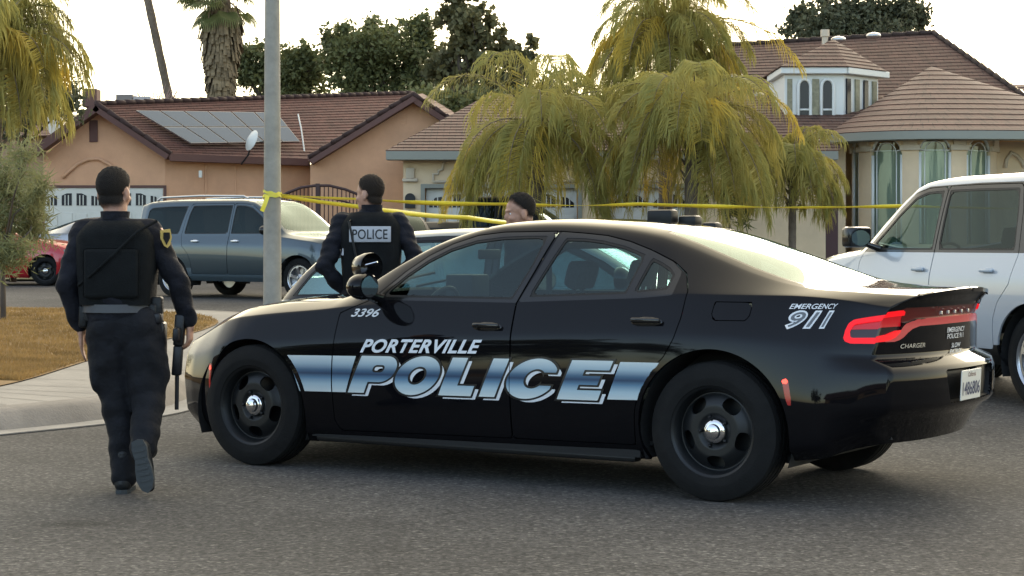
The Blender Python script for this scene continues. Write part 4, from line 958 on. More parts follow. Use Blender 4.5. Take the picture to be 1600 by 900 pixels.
def hand(b,wrist,direc,palm_n,side,s=1.0,curl=.5):
    """hand hanging from wrist along direc; palm_n = direction the palm faces; side = +-1 thumb side"""
    d=Vector(direc).normalized(); pn=Vector(palm_n); pn=(pn-d*pn.dot(d)).normalized(); sd=d.cross(pn).normalized()*side
    w=Vector(wrist)
    cone_pts(b,w-d*.02,w+d*.02,.027*s,.026*s)
    for k in (-1.5,-.5,.5,1.5):
        cone_pts(b,w+d*.02+sd*k*.012*s,w+d*.088*s+sd*k*.019*s,.015*s,.0125*s,n=10)
    L=[.062,.075,.080,.070]
    for i,k in enumerate((-1.5,-.5,.5,1.5)):
        p=w+d*.088*s+sd*k*.0205*s; dd=d.copy(); r=.0092*s
        for seg,f in enumerate((.45,.32,.25)):
            ang=curl*(.35+.45*seg); dd=(d*math.cos(ang)+pn*math.sin(ang)).normalized(); q=p+dd*L[i]*f*1.15*s; cone_pts(b,p,q,r,r*.92,n=8); p=q; r*=.92
    p=w+d*.025+sd*.028*s; q=p+(d*.7+sd*.7+pn*.2).normalized()*.045*s; cone_pts(b,p,q,.014*s,.011*s,n=8); q2=q+(d*.95+sd*.1+pn*.3).normalized()*.035*s; cone_pts(b,q,q2,.011*s,.009*s,n=8)
def head(b,c,yaw,pitch=0,s=1.0):
    """c = head centre (mid-skull height of the eyes); yaw: facing direction angle in XY (0 = +X)"""
    M=Matrix.Translation(c)@Matrix.Rotation(yaw,4,'Z')@Matrix.Rotation(pitch,4,'Y')
    E=lambda p,r:b.ell((M@Vector(p)),tuple(q*s for q in r),M=Matrix.Rotation(yaw,4,'Z')@Matrix.Rotation(pitch,4,'Y'),nu=20,nv=14)
    E((-.012*s,0,.035*s),(.098,.077,.085)); E((.022*s,0,-.02*s),(.068,.063,.085)); E((.03*s,0,-.075*s),(.055,.048,.038)); E((-.034*s,0,-.035*s),(.058,.060,.062)); E((.058*s,0,-.098*s),(.025,.028,.02))
    E((.088*s,0,-.022*s),(.016,.013,.022)); E((.082*s,0,-.002*s),(.013,.011,.028)); E((.074*s,0,.022*s),(.018,.048,.012))
    for sg in (1,-1):
        E((.055*s,sg*.035*s,-.03*s),(.028,.024,.022)); E((-.012*s,sg*.078*s,-.012*s),(.020,.011,.034))
    E((.078*s,0,-.058*s),(.012,.024,.006)); E((.076*s,0,-.070*s),(.012,.021,.007))
    return M
def eyes(M,parent,s=1.0):
    for sg in (1,-1):
        e=MB(); e.ell(M@Vector((.0655*s,sg*.032*s,.0)),(.011*s,.011*s,.011*s),nu=12,nv=8); o=e.build('eye',MT['eye'],parent,smooth=True)
        e=MB(); e.ell(M@Vector((.0752*s,sg*.032*s,.0)),(.003*s,.005*s,.005*s),nu=8,nv=6); e.build('iris',MT['black_trim'],o,smooth=True)
def eyebrows(M,parent,m,s=1.0):
    for sg in (1,-1):
        b=MB(); b.tube([M@Vector((.076*s,sg*.014*s,.022*s)),M@Vector((.071*s,sg*.034*s,.026*s)),M@Vector((.056*s,sg*.050*s,.022*s))],[.0025*s,.003*s,.002*s],n=6); b.build('eyebrow',MT['boot'],parent,smooth=True)
def hair(body,M,parent,m,s=1.0,low=-.10,top=.012,lims=None):
    """cropped hair grown from the scalp of the body mesh: thicker on top, thinning to nothing at the hairline"""
    me=body.data; n=len(me.vertices); co=np.zeros(n*3); me.vertices.foreach_get('co',co); co=co.reshape(-1,3); no=np.zeros(n*3); me.vertices.foreach_get('normal',no); no=no.reshape(-1,3)
    Mi=np.array(M.inverted()); L=(np.c_[co,np.ones(n)]@Mi.T)[:,:3]/s; x,y,z=L.T; ay=np.abs(y)
    lim=np.interp(x,[-.065,-.035,-.005,.03,.055,.075],lims or [low,low*.75,-.002,.030,.060,.066]); lim=np.where((ay<.045)&(x>.04),.064,lim)
    d=z-lim; ear=(np.hypot((x+.012)/.028,(z+.012)/.040)<1)&(ay>.066); d=np.where(ear,-1,d)
    keep=d>-.004; fd=np.clip((d+.004)/.050,0,1); th=.001+fd*(.0035+top*.8*np.clip((z-.03)/.09,0,1)*.8); jit=1+.25*np.sin(x*420+y*310)*np.sin(z*380+y*270)
    P=co+no*(th*jit*s)[:,None]; polys=[tuple(p.vertices) for p in me.polygons if all(keep[v] for v in p.vertices)]
    used=sorted({v for p in polys for v in p}); mp={v:i for i,v in enumerate(used)}
    hm=bpy.data.meshes.new('hair'); hm.from_pydata(P[used].tolist(),[],[tuple(mp[v] for v in p) for p in polys]); hm.materials.append(m); hm.polygons.foreach_set('use_smooth',[True]*len(polys))
    at_=hm.attributes.new('fade','FLOAT','POINT'); at_.data.foreach_set('value',fd[used].tolist()); return link(bpy.data.objects.new('hair',hm),parent)
MT['skin']=mat('skin',(.36,.19,.125),.55,var=.12,scale=30); MT['skin2']=mat('skin fair',(.40,.22,.15),.55,var=.12,scale=30)
MT['hair']=mat('dark hair',(.014,.011,.009),.8,spec=.2,bump=.5,bscale=220); MT['hair2']=mat('brown hair',(.020,.014,.010),.8,spec=.2,bump=.5,bscale=220)
def hair_fade(m):
    t=m.node_tree; o=t.nodes['Material Output']; b=t.nodes['Principled BSDF']; a=nn(t,'ShaderNodeAttribute'); a.attribute_name='fade'; tr=nn(t,'ShaderNodeBsdfTransparent'); mx=nn(t,'ShaderNodeMixShader')
    tc=nn(t,'ShaderNodeTexCoord'); ns=nn(t,'ShaderNodeTexNoise',Scale=260.0,Detail=3.0); t.links.new(tc.outputs['Object'],ns.inputs['Vector']); ad=nn(t,'ShaderNodeMath',operation='MULTIPLY_ADD'); ad.inputs[1].default_value=1.5; t.links.new(a.outputs['Fac'],ad.inputs[0]); sb=nn(t,'ShaderNodeMath',operation='SUBTRACT'); sb.inputs[1].default_value=.75; t.links.new(ns.outputs['Fac'],sb.inputs[0]); t.links.new(sb.outputs[0],ad.inputs[2]); ad.use_clamp=True
    t.links.new(ad.outputs[0],mx.inputs[0]); t.links.new(tr.outputs[0],mx.inputs[1]); t.links.new(b.outputs[0],mx.inputs[2]); t.links.new(mx.outputs[0],o.inputs[0])
hair_fade(MT['hair']); hair_fade(MT['hair2'])
MT['eye']=mat('eye white',(.6,.58,.55),.3)
MT['uniform']=mat('navy uniform cloth',(.006,.0065,.011),.85,spec=.3,var=.45,scale=7,bump=.9,bscale=15); MT['trouser']=mat('navy trouser cloth',(.0055,.006,.0085),.85,spec=.3,var=.45,scale=6,bump=.9,bscale=13)
MT['vest']=mat('black vest nylon',(.0055,.0065,.007),.9,spec=.2,var=.3,scale=12,bump=.3,bscale=130); MT['boot']=mat('black boot leather',(.010,.011,.012),.5,spec=.3,bump=.2,bscale=80)
MT['sole']=mat('boot sole',(.035,.04,.042),.8); MT['belt']=mat('grey duty belt',(.055,.058,.065),.5); MT['patch']=mat('reflective grey patch',(.36,.37,.40),.5)
MT['gold']=mat('gold patch thread',(.42,.30,.08),.7); MT['gun']=mat('gun metal',(.012,.012,.015),.4,.4); MT['tan']=mat('pale undershirt',(.5,.5,.48),.8)
def boot(root,ankle,toe_dir,up,name='boot',s=1.0,m=None):
    """boot with sole; toe_dir unit vector; up = leg direction from sole to ankle"""
    t=Vector(toe_dir).normalized(); u=Vector(up); u=(u-t*u.dot(t)).normalized(); sd=t.cross(u)
    a=Vector(ankle); M=Matrix(((t.x,sd.x,u.x,a.x),(t.y,sd.y,u.y,a.y),(t.z,sd.z,u.z,a.z),(0,0,0,1)))
    b=MB(); P=lambda x,y,z:M@Vector((x,y,z))
    limb(b,[P(-.01,0,.10),P(-.015,0,0),P(-.03,0,-.05)],[.050,.046,.046])
    limb(b,[P(-.03,0,-.055),P(.06,0,-.05),P(.135,0,-.062),P(.175,.004,-.068)],[.046,.046,.040,.030])
    # flatten below the welt
    b.v=[tuple(M@Vector((q.x,q.y,max(q.z,-.088)))) for q in (M.inverted()@Vector(v) for v in b.v)]
    o=fuse(b,name,m or MT['boot'],root,.009,3)
    sp=[(-.078,0),(-.07,.03),(-.03,.042),(.03,.037),(.08,.045),(.14,.045),(.185,.028),(.205,0),(.185,-.028),(.14,-.045),(.08,-.042),(.03,-.032),(-.03,-.038),(-.07,-.03)]
    b=MB(); n=len(sp); vs=[P(x,y,-.082) for x,y in sp]+[P(x,y,-.112) for x,y in sp]; b.add(vs,[tuple(range(n)),tuple(range(2*n-1,n-1,-1))]+[(i,i+n,(i+1)%n+n,(i+1)%n) for i in range(n)])
    for k in np.linspace(-.05,.17,8): b.box(k-.006,k+.006,-.03,.03,-.116,-.111,M=M)
    b.build('boot_sole',MT['sole'],o); return o
def vest_mesh(root,c,hw,hd,z0,z1,ang,m=None,name='vest'):
    """carrier around the torso: super-elliptic shell"""
    b=MB(); nu=56; zs=np.linspace(z0,z1,18); vs=[];fs=[]; ca,sa=math.cos(ang),math.sin(ang)
    for j,zz in enumerate(zs):
        f=(zz-z0)/(z1-z0); w_=hw*(.93+.10*math.sin(min(1,f*1.15)*math.pi*.55)) ; w_*= (1 if f<.78 else 1-.34*((f-.78)/.22)**1.6); d_=hd*(.96+.07*math.sin(f*math.pi)); d_*=(1 if f<.85 else 1-.35*((f-.85)/.15)**2)
        for i in range(nu):
            t=2*math.pi*i/nu; e=.62; x=w_*abs(math.cos(t))**e*np.sign(math.cos(t)); y=d_*abs(math.sin(t))**e*np.sign(math.sin(t)); vs.append((c[0]+x*ca-y*sa,c[1]+x*sa+y*ca,zz))
    for j in range(len(zs)-1):
        for i in range(nu): i2=(i+1)%nu; fs.append((j*nu+i,j*nu+i2,(j+1)*nu+i2,(j+1)*nu+i))
    fs.append(tuple(range(nu))[::-1]); fs.append(tuple((len(zs)-1)*nu+i for i in range(nu)))
    b.add(vs,fs); return b.build(name,m or MT['vest'],root,smooth=60)
def officer_walking():
    Y0=10.25; root=empty('person',(xat(200,Y0),Y0,0)); O=Vector(root.location)
    tag(root,'officer in dark navy uniform walking away past the front bumper of the police car','person')
    J=lambda px,py,dy=0:Vector((xat(px,Y0+dy),Y0+dy,zat(py,Y0+dy)))-O
    sL,sR=J(125,366),J(243,366); eL,eR=J(104,447,-.03),J(277,440,.02); wL,wR=J(125,507,.06),J(295,500,.10)
    hL,hR=J(170,510),J(222,510); kL,kR=J(183,622,.05),J(232,618,.0); aL,aR=J(192,738,.02),J(224,706,-.20)
    neck=J(180,338,.0); hc=J(179,301,.03)
    # body
    b=MB(); limb(b,[J(183,470),J(183,420),J(182,380)],[.115,.12,.12]); limb(b,[sL,sR],[.05,.05]); limb(b,[J(182,380),neck,J(180,318)],[.10,.064,.062])
    for p,r in (([sL,eL,wL],[.050,.041,.027]),([sR,eR,wR],[.050,.041,.027])): limb(b,p,r)
    limb(b,[hL,hR],[.085,.085]); limb(b,[hL,kL,aL],[.075,.052,.038]); limb(b,[hR,kR,aR],[.075,.052,.038]); limb(b,[J(183,470),hL],[.10,.085]); limb(b,[J(183,470),hR],[.10,.085])
    limb(b,[aL,aL+Vector((0,.08,-.06))],[.038,.03]); limb(b,[aR,aR+Vector((.02,-.02,-.10))],[.038,.03])
    hand(b,wL+(wL-eL).normalized()*.02,Vector((.02,.03,-1)),(1,.1,0),-1,curl=.3); dR=(wR-eR).normalized(); hand(b,wR+dR*.02,Vector((-.0,.0,-1)),(-1,.1,0),1,curl=1.3)
    M=head(b,hc,R(72),0,1.07); body=fuse(b,'body',MT['skin'],root,.0065,3); hair(body,M,root,MT['hair'],1.07,low=-.088); eyes(M,root); eyebrows(M,root,MT['hair'])
    # shirt
    b=MB(); limb(b,[J(183,482),J(183,430),J(182,385)],[.155,.16,.15]); limb(b,[sL+Vector((.035,0,.0)),sR+Vector((-.035,0,.0))],[.086,.086])
    for x0_,z_ in ((-.09,430),(.09,430),(-.09,385),(.09,385),(-.07,478),(.07,478)): b.ell(J(183,z_)+Vector((x0_,0,0)),(.10,.125,.14),nu=16,nv=10)
    limb(b,[J(182,368),J(180,341)],[.10,.072]); 
    limb(b,[sL+Vector((.01,0,-.01)),eL,wL],[.070,.060,.048]); limb(b,[sR+Vector((-.01,0,-.01)),eR,wR],[.070,.062,.048])
    sh=fuse(b,'shirt',MT['uniform'],root,.012,5); wrinkle(sh,.008,8,1)
    b=MB(); b.lathe([(-.02,.074),(.022,.078),(.024,.070)],n=24,M=Matrix.Translation(J(180,337))@Matrix.Rotation(R(90),4,'X')); b.build('collar',MT['uniform'],sh,smooth=60)
    # trousers
    b=MB(); 
    for x0_ in (-.075,.075,0): b.ell(J(198,508)+Vector((x0_,0,.0)),(.122,.142,.14),nu=18,nv=12)
    limb(b,[J(183,484)+Vector((-.05,0,0)),J(183,484)+Vector((.06,0,0))],[.125,.125])
    limb(b,[hL,J(170,560,.02),kL,J(192,690,.04),J(195,742,.02)],[.120,.118,.092,.078,.074]); limb(b,[hR,J(228,560,.0),kR,J(228,665,-.10),J(224,700,-.17)],[.120,.118,.094,.080,.074])
    b.ell(J(152,588,.0),(.035,.07,.09)); b.ell(J(256,588,.0),(.03,.07,.09))
    tr=fuse(b,'trousers',MT['trouser'],root,.012,5); wrinkle(tr,.008,6,4)
    boot(root,J(193,742,.02)+Vector((0,0,.01)),Vector((-.05,1,0)),(0,0,1)); boot(root,J(226,708,-.18),Vector((.22,-.06,-1)),Vector((0,1,.1)))
    v=vest_mesh(root,J(184,0)[:2]+(0,),.208,.152,J(0,476).z,J(0,345).z,R(-3))
    b=MB(); zt,zb_=J(0,372).z,J(0,470).z; 
    b.bbox(J(140,0).x,J(226,0).x,-.170,-.140,J(0,465).z,J(0,388).z,.02); b.build('back_panel',MT['vest'],v,smooth=50)
    b=MB(); b.tube([J(245,345,-.10),J(215,362,-.17),J(180,395,-.188),J(140,432,-.175),J(122,446,-.10)],.008,n=8); b.build('rifle_sling',MT['vest'],root,smooth=50)
    b=MB(); b.lathe([(-.022,.192),(.022,.192),(.022,.175),(-.022,.175)],n=40,M=Matrix.Translation(J(185,481))@Matrix.Rotation(R(90),4,'X')@Matrix.Diagonal((1,1,.84,1))); bl=b.build('duty_belt',MT['belt'],root,smooth=60)
    for px,sz,py in ((238,(.03,.05,.06),492),(246,(.028,.04,.05),478),(140,(.025,.04,.045),490),(131,(.022,.035,.06),494)):
        c=J(px,py,-.02); b=MB(); b.bbox(c.x-sz[0],c.x+sz[0],c.y-sz[1],c.y+sz[1],c.z-sz[2],c.z+sz[2],.012); b.build('belt_pouch',MT['boot'],bl,smooth=50)
    c=J(250,520,.02); b=MB(); b.bbox(c.x-.03,c.x+.03,c.y-.06,c.y+.06,c.z-.12,c.z+.06,.015); b.bbox(c.x-.02,c.x+.02,c.y-.10,c.y+.0,c.z+.05,c.z+.11,.01); b.build('holster',MT['gun'],bl,smooth=50)
    # shoulder patch
    c=J(256,372,-.035); b=MB(); b.prism([(-.03,.045),(.03,.045),(.034,0),(.018,-.04),(0,-.052),(-.018,-.04),(-.034,0)],.006,M=Matrix.Translation(c+Vector((.022,-.045,0)))@Matrix.Rotation(R(42),4,'Z')@Matrix.Rotation(R(-8),4,'Y')); p=b.build('sleeve_patch',MT['gold'],root)
    b=MB(); b.prism([(-.018,.03),(.018,.03),(.02,0),(0,-.035),(-.02,0)],.004,M=Matrix.Translation(c+Vector((.025,-.049,0)))@Matrix.Rotation(R(42),4,'Z')); b.build('patch_centre',MT['trouser'],p)
    # slung rifle, muzzle down, in the right hand
    g=empty('rifle',O+J(285,520,.06)); tag(g,'black long gun carried muzzle down in the right hand of the walking officer','rifle'); GO=Vector(g.location)-O
    T=lambda px,py,dy=.08:J(px,py,dy)-GO
    b=MB(); b.tube([T(277,552),T(276,640)],[.012,.011],n=10); b.build('barrel',MT['gun'],g,smooth=50)
    M=Matrix.Translation(T(279,540))@Matrix.Rotation(R(4),4,'Y'); b=MB(); b.bbox(-.024,.024,-.03,.03,-.16,.0,.008,M=M); b.build('handguard',MT['gun'],g,smooth=50)
    b=MB(); b.bbox(-.026,.026,-.035,.035,0,.17,.008,M=M); b.bbox(-.015,.015,-.13,-.03,.03,.10,.008,M=M); b.build('receiver',MT['gun'],g,smooth=50)
    M2=Matrix.Translation(T(281,486))@Matrix.Rotation(R(-6),4,'Y'); b=MB(); b.bbox(-.018,.018,-.02,.02,-.02,.06,.008,M=M2); b.bbox(-.02,.02,-.06,.03,.06,.20,.012,M=M2); b.build('stock',MT['gun'],g,smooth=50)
    return root
def officer_standing():
    Y0=14.15; root=empty('person',(xat(580,Y0),Y0,0)); O=Vector(root.location)
    tag(root,'officer in black vest lettered on the back, standing behind the hood of the police car','person')
    J=lambda px,py,dy=0:Vector((xat(px,Y0+dy),Y0+dy,zat(py,Y0+dy)))-O
    sL,sR=J(536,346),J(622,346); eL,eR=J(507,415,-.12),J(650,405,-.05); wL,wR=J(540,455,.02),J(612,452,.10); 
    hL=Vector((-.10,0,.95)); hR=Vector((.10,0,.95)); kL=Vector((-.12,.02,.50)); kR=Vector((.13,-.02,.50)); aL=Vector((-.14,0,.10)); aR=Vector((.15,-.03,.10))
    neck=J(580,327); hc=J(577,304,.0)
    b=MB(); c0=Vector((0,0,1.05)); c1=Vector((0,0,1.38)); limb(b,[c0,c1],[.115,.12]); limb(b,[sL,sR],[.05,.05]); limb(b,[c1,neck,J(580,315)],[.10,.064,.062])
    for p in ([sL,eL,wL],[sR,eR,wR]): limb(b,p,[.05,.042,.028])
    limb(b,[hL,hR],[.10,.10]); limb(b,[c0,hL,kL,aL],[.11,.085,.058,.04]); limb(b,[c0,hR,kR,aR],[.11,.085,.058,.04])
    hand(b,wL+Vector((.03,0,-.02)),Vector((.8,.2,-.5)),(0,.5,-1),1,curl=.7); hand(b,wR+Vector((-.03,0,-.02)),Vector((-.8,.3,-.3)),(0,.5,-1),-1,curl=.7)
    M=head(b,hc,R(148),0,1.08); body=fuse(b,'body',MT['skin2'],root,.0065,3); hair(body,M,root,MT['hair2'],1.08,low=-.095,top=.022); eyes(M,root,1.02); eyebrows(M,root,MT['hair2'],1.02)
    b=MB(); 
    for z_ in (1.02,1.15,1.28,1.38):
        for x_ in (-.09,.09): b.ell((x_,0,z_),(.11,.13,.14),nu=16,nv=10)
    limb(b,[sL+Vector((.03,0,-.01)),sR+Vector((-.03,0,-.01))],[.078,.078]); limb(b,[J(581,345),J(581,329)],[.10,.074])
    limb(b,[sL,eL,wL],[.080,.066,.052]); limb(b,[sR,eR,wR],[.080,.066,.052]); s_=fuse(b,'shirt',MT['uniform'],root,.012,5); wrinkle(s_,.012,8,2)
    b=MB(); b.lathe([(-.02,.076),(.022,.08),(.024,.072)],n=24,M=Matrix.Translation(J(581,325))@Matrix.Rotation(R(90),4,'X')); b.build('collar',MT['uniform'],s_,smooth=60)
    b=MB(); 
    for x_ in (-.08,0,.08): b.ell((x_,0,.97),(.11,.14,.13),nu=18,nv=12)
    limb(b,[hL,kL,aL+Vector((0,0,.02))],[.118,.088,.072]); limb(b,[hR,kR,aR+Vector((0,0,.02))],[.118,.088,.072]); t=fuse(b,'trousers',MT['trouser'],root,.013,5); wrinkle(t,.009,6,1)
    boot(root,aL,(-.15,1,0),(0,0,1)); boot(root,aR,(.15,1,0),(0,0,1))
    v=vest_mesh(root,(0,0,0),.222,.168,1.0,J(0,332).z,R(4))
    pc=J(581,366,-.185); M=Matrix.Translation((J(581,366).x,-.178,pc.z))@Matrix.Rotation(R(3),4,'Z')
    pl=MB().bbox(-.152,.152,-.008,.0,-.058,.058,.005,M=M).build('name_panel',MT['patch'],v,smooth=50)
    me=fit_text(text_mesh('POLICE',1,0,.01,1.05),.255,.072)
    for q in me.vertices: q.co=M@Vector((q.co.x-.1275,-.010,q.co.y-.036))
    me.materials.clear(); me.materials.append(MT['gun']); link(bpy.data.objects.new('lettering',me),pl)
    b=MB(); b.tube([J(548,345,-.16),J(545,345,-.19),J(560,420,-.2),J(565,460,-.17)],.009,n=6); b.build('strap',MT['boot'],root,smooth=50)
    b=MB(); b.tube([J(538,388,-.12),J(536,399,-.12)],.014,n=8); b.build('radio_clip',MT['patch'],v,smooth=50)
    b=MB(); b.lathe([(-.024,.182),(.024,.182),(.024,.168),(-.024,.168)],n=40,M=Matrix.Translation((0,0,1.0))@Matrix.Rotation(R(90),4,'X')@Matrix.Diagonal((1,1,.84,1))); b.build('duty_belt',MT['boot'],root,smooth=60)
    return root
def officer_behind_roof():
    Y0=13.2; root=empty('person',(xat(815,Y0),Y0,0)); O=Vector(root.location)
    tag(root,'dark haired man facing left beyond the police car roof, only his head showing','person')
    hc=Vector((0,0,zat(334,Y0)))+Vector((xat(811,Y0)-O.x,0,0)); z=hc.z
    b=MB(); M=head(b,hc,R(196),R(2),1.04); sh_=z-.24; limb(b,[(0.02,0,1.0),(0.02,0,sh_-.08)],[.115,.12]); limb(b,[(.02,-.18,sh_-.02),(.02,.18,sh_-.02)],[.05,.05]); limb(b,[(.02,0,sh_-.03),(.01,0,z-.10)],[.08,.058])
    limb(b,[(.02,-.18,sh_-.02),(.05,-.24,sh_-.30),(-.12,-.20,sh_-.48)],[.05,.042,.028]); limb(b,[(.02,.18,sh_-.02),(.05,.24,sh_-.30),(-.12,.20,sh_-.48)],[.05,.042,.028])
    hand(b,(-.14,-.19,sh_-.50),(-1,.1,-.4),(0,.2,1),-1); hand(b,(-.14,.19,sh_-.50),(-1,-.1,-.4),(0,-.2,1),1)
    for sg in (-1,1): limb(b,[(.02,0,1.0),(.02,sg*.10,.9),(.0,sg*.11,.5),(.03,sg*.12,.10)],[.11,.085,.058,.04])
    body=fuse(b,'body',MT['skin'],root,.0065,3); hair(body,M,root,MT['hair'],1.04,low=-.07,top=.028,lims=[-.045,-.03,.012,.040,.060,.066]); eyes(M,root,1.04); eyebrows(M,root,MT['hair'],1.04)
    b=MB()
    for z_ in (.98,1.1,1.22,1.32,sh_-.10):
        for y_ in (-.09,0,.09): b.ell((.02,y_,z_),(.145,.12,.13),nu=16,nv=10)
    for sg in (-1,1): limb(b,[(.02,sg*.17,sh_-.02),(.05,sg*.24,sh_-.30),(-.12,sg*.20,sh_-.46)],[.078,.066,.05])
    limb(b,[(.02,-.14,sh_-.03),(.02,.14,sh_-.03)],[.078,.078]); limb(b,[(.02,0,sh_-.03),(.01,0,sh_+.04)],[.09,.07]); s_=fuse(b,'shirt',MT['uniform'],root,.013,5)
    b=MB(); 
    for sg in (-1,1): limb(b,[(.02,sg*.09,.93),(.0,sg*.11,.5),(.03,sg*.12,.12)],[.13,.09,.075])
    fuse(b,'trousers',MT['trouser'],root,.013,5)
    for sg in (-1,1): boot(root,(.03,sg*.12,.10),(-1,0,0),(0,0,1))
    return root
# ------------------------------------------------------------ ground, kerb, lawn
def asphalt():
    m=bpy.data.materials.new('asphalt'); m.use_nodes=True; t=m.node_tree; b=t.nodes['Principled BSDF']; b.inputs['Roughness'].default_value=.9; b.inputs['Specular IOR Level'].default_value=.25
    tc=t.nodes.new('ShaderNodeTexCoord'); n1=nn(t,'ShaderNodeTexNoise',Scale=30.0,Detail=4.0,Roughness=.7); n2=nn(t,'ShaderNodeTexNoise',Scale=.35,Detail=6.0,Roughness=.6); n3=nn(t,'ShaderNodeTexVoronoi',Scale=85.0)
    for n in (n1,n2,n3): t.links.new(tc.outputs['Object'],n.inputs['Vector'])
    r1=t.nodes.new('ShaderNodeValToRGB'); r1.color_ramp.elements[0].position=.36; r1.color_ramp.elements[0].color=(.040,.039,.038,1); r1.color_ramp.elements[1].position=.66; r1.color_ramp.elements[1].color=(.125,.121,.116,1); t.links.new(n1.outputs['Fac'],r1.inputs[0])
    r2=t.nodes.new('ShaderNodeValToRGB'); r2.color_ramp.elements[0].position=.35; r2.color_ramp.elements[0].color=(.70,.69,.68,1); r2.color_ramp.elements[1].position=.65; r2.color_ramp.elements[1].color=(1.18,1.17,1.15,1); t.links.new(n2.outputs['Fac'],r2.inputs[0])
    mx=nn(t,'ShaderNodeMixRGB',blend_type='MULTIPLY'); mx.inputs[0].default_value=1; t.links.new(r1.outputs[0],mx.inputs[1]); t.links.new(r2.outputs[0],mx.inputs[2])
    va=nn(t,'ShaderNodeTexVoronoi',Scale=62.0); t.links.new(tc.outputs['Object'],va.inputs['Vector']); sv=nn(t,'ShaderNodeSeparateColor'); t.links.new(va.outputs['Color'],sv.inputs[0]); rv=t.nodes.new('ShaderNodeValToRGB'); rv.color_ramp.elements[0].color=(.66,.66,.67,1); rv.color_ramp.elements[1].color=(1.25,1.23,1.2,1); e_=rv.color_ramp.elements.new(.82); e_.color=(1.0,.99,.98,1); e2=rv.color_ramp.elements.new(.93); e2.color=(1.55,1.52,1.48,1); rv.color_ramp.elements[-1].color=(1.8,1.76,1.7,1); t.links.new(sv.outputs[0],rv.inputs[0])
    n6=nn(t,'ShaderNodeTexNoise',Scale=7.0,Detail=5.0,Roughness=.7); t.links.new(tc.outputs['Object'],n6.inputs['Vector']); r6=nn(t,'ShaderNodeMapRange'); r6.inputs['From Min'].default_value=.3; r6.inputs['From Max'].default_value=.7; r6.inputs['To Min'].default_value=.82; r6.inputs['To Max'].default_value=1.2; t.links.new(n6.outputs['Fac'],r6.inputs[0])
    mz=nn(t,'ShaderNodeMixRGB',blend_type='MULTIPLY'); mz.inputs[0].default_value=1; t.links.new(mx.outputs[0],mz.inputs[1]); t.links.new(rv.outputs[0],mz.inputs[2]); my=nn(t,'ShaderNodeMixRGB',blend_type='MULTIPLY'); my.inputs[0].default_value=1; t.links.new(mz.outputs[0],my.inputs[1]); t.links.new(r6.outputs[0],my.inputs[2]); mx=my
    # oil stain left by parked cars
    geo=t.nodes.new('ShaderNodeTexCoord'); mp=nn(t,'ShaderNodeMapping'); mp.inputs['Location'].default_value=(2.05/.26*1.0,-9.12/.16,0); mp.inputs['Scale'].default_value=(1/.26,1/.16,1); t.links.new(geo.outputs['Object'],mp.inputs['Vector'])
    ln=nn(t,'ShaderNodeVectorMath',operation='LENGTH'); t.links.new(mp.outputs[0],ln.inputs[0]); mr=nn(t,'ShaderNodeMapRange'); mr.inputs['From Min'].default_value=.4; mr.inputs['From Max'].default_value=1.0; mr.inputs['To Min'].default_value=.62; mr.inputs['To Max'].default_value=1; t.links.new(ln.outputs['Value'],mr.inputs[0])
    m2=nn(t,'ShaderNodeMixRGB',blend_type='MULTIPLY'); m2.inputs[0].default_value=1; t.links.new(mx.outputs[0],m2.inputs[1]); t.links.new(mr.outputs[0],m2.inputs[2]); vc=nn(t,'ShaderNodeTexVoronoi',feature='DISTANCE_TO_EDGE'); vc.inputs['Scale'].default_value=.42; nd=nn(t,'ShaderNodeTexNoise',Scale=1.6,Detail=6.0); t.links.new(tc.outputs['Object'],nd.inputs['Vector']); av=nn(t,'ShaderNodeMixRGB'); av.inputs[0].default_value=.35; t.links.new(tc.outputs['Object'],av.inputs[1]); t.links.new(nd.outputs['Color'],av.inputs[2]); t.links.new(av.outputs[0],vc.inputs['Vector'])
    cr_=nn(t,'ShaderNodeMapRange'); cr_.inputs['From Min'].default_value=.0; cr_.inputs['From Max'].default_value=.006; cr_.inputs['To Min'].default_value=.6; cr_.inputs['To Max'].default_value=1; t.links.new(vc.outputs['Distance'],cr_.inputs[0])
    n4=nn(t,'ShaderNodeTexNoise',Scale=1.3,Detail=3.0); t.links.new(tc.outputs['Object'],n4.inputs['Vector']); gate=nn(t,'ShaderNodeMapRange'); gate.inputs['From Min'].default_value=.50; gate.inputs['From Max'].default_value=.58; t.links.new(n4.outputs['Fac'],gate.inputs[0])
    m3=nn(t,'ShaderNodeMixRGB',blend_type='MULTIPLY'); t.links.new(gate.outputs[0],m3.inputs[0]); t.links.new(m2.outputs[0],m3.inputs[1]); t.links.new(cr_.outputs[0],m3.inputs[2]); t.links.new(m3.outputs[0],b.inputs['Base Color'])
    bp=nn(t,'ShaderNodeBump',Strength=.55,Distance=.012); t.links.new(n1.outputs['Fac'],bp.inputs['Height']); t.links.new(bp.outputs[0],b.inputs['Normal']); return m
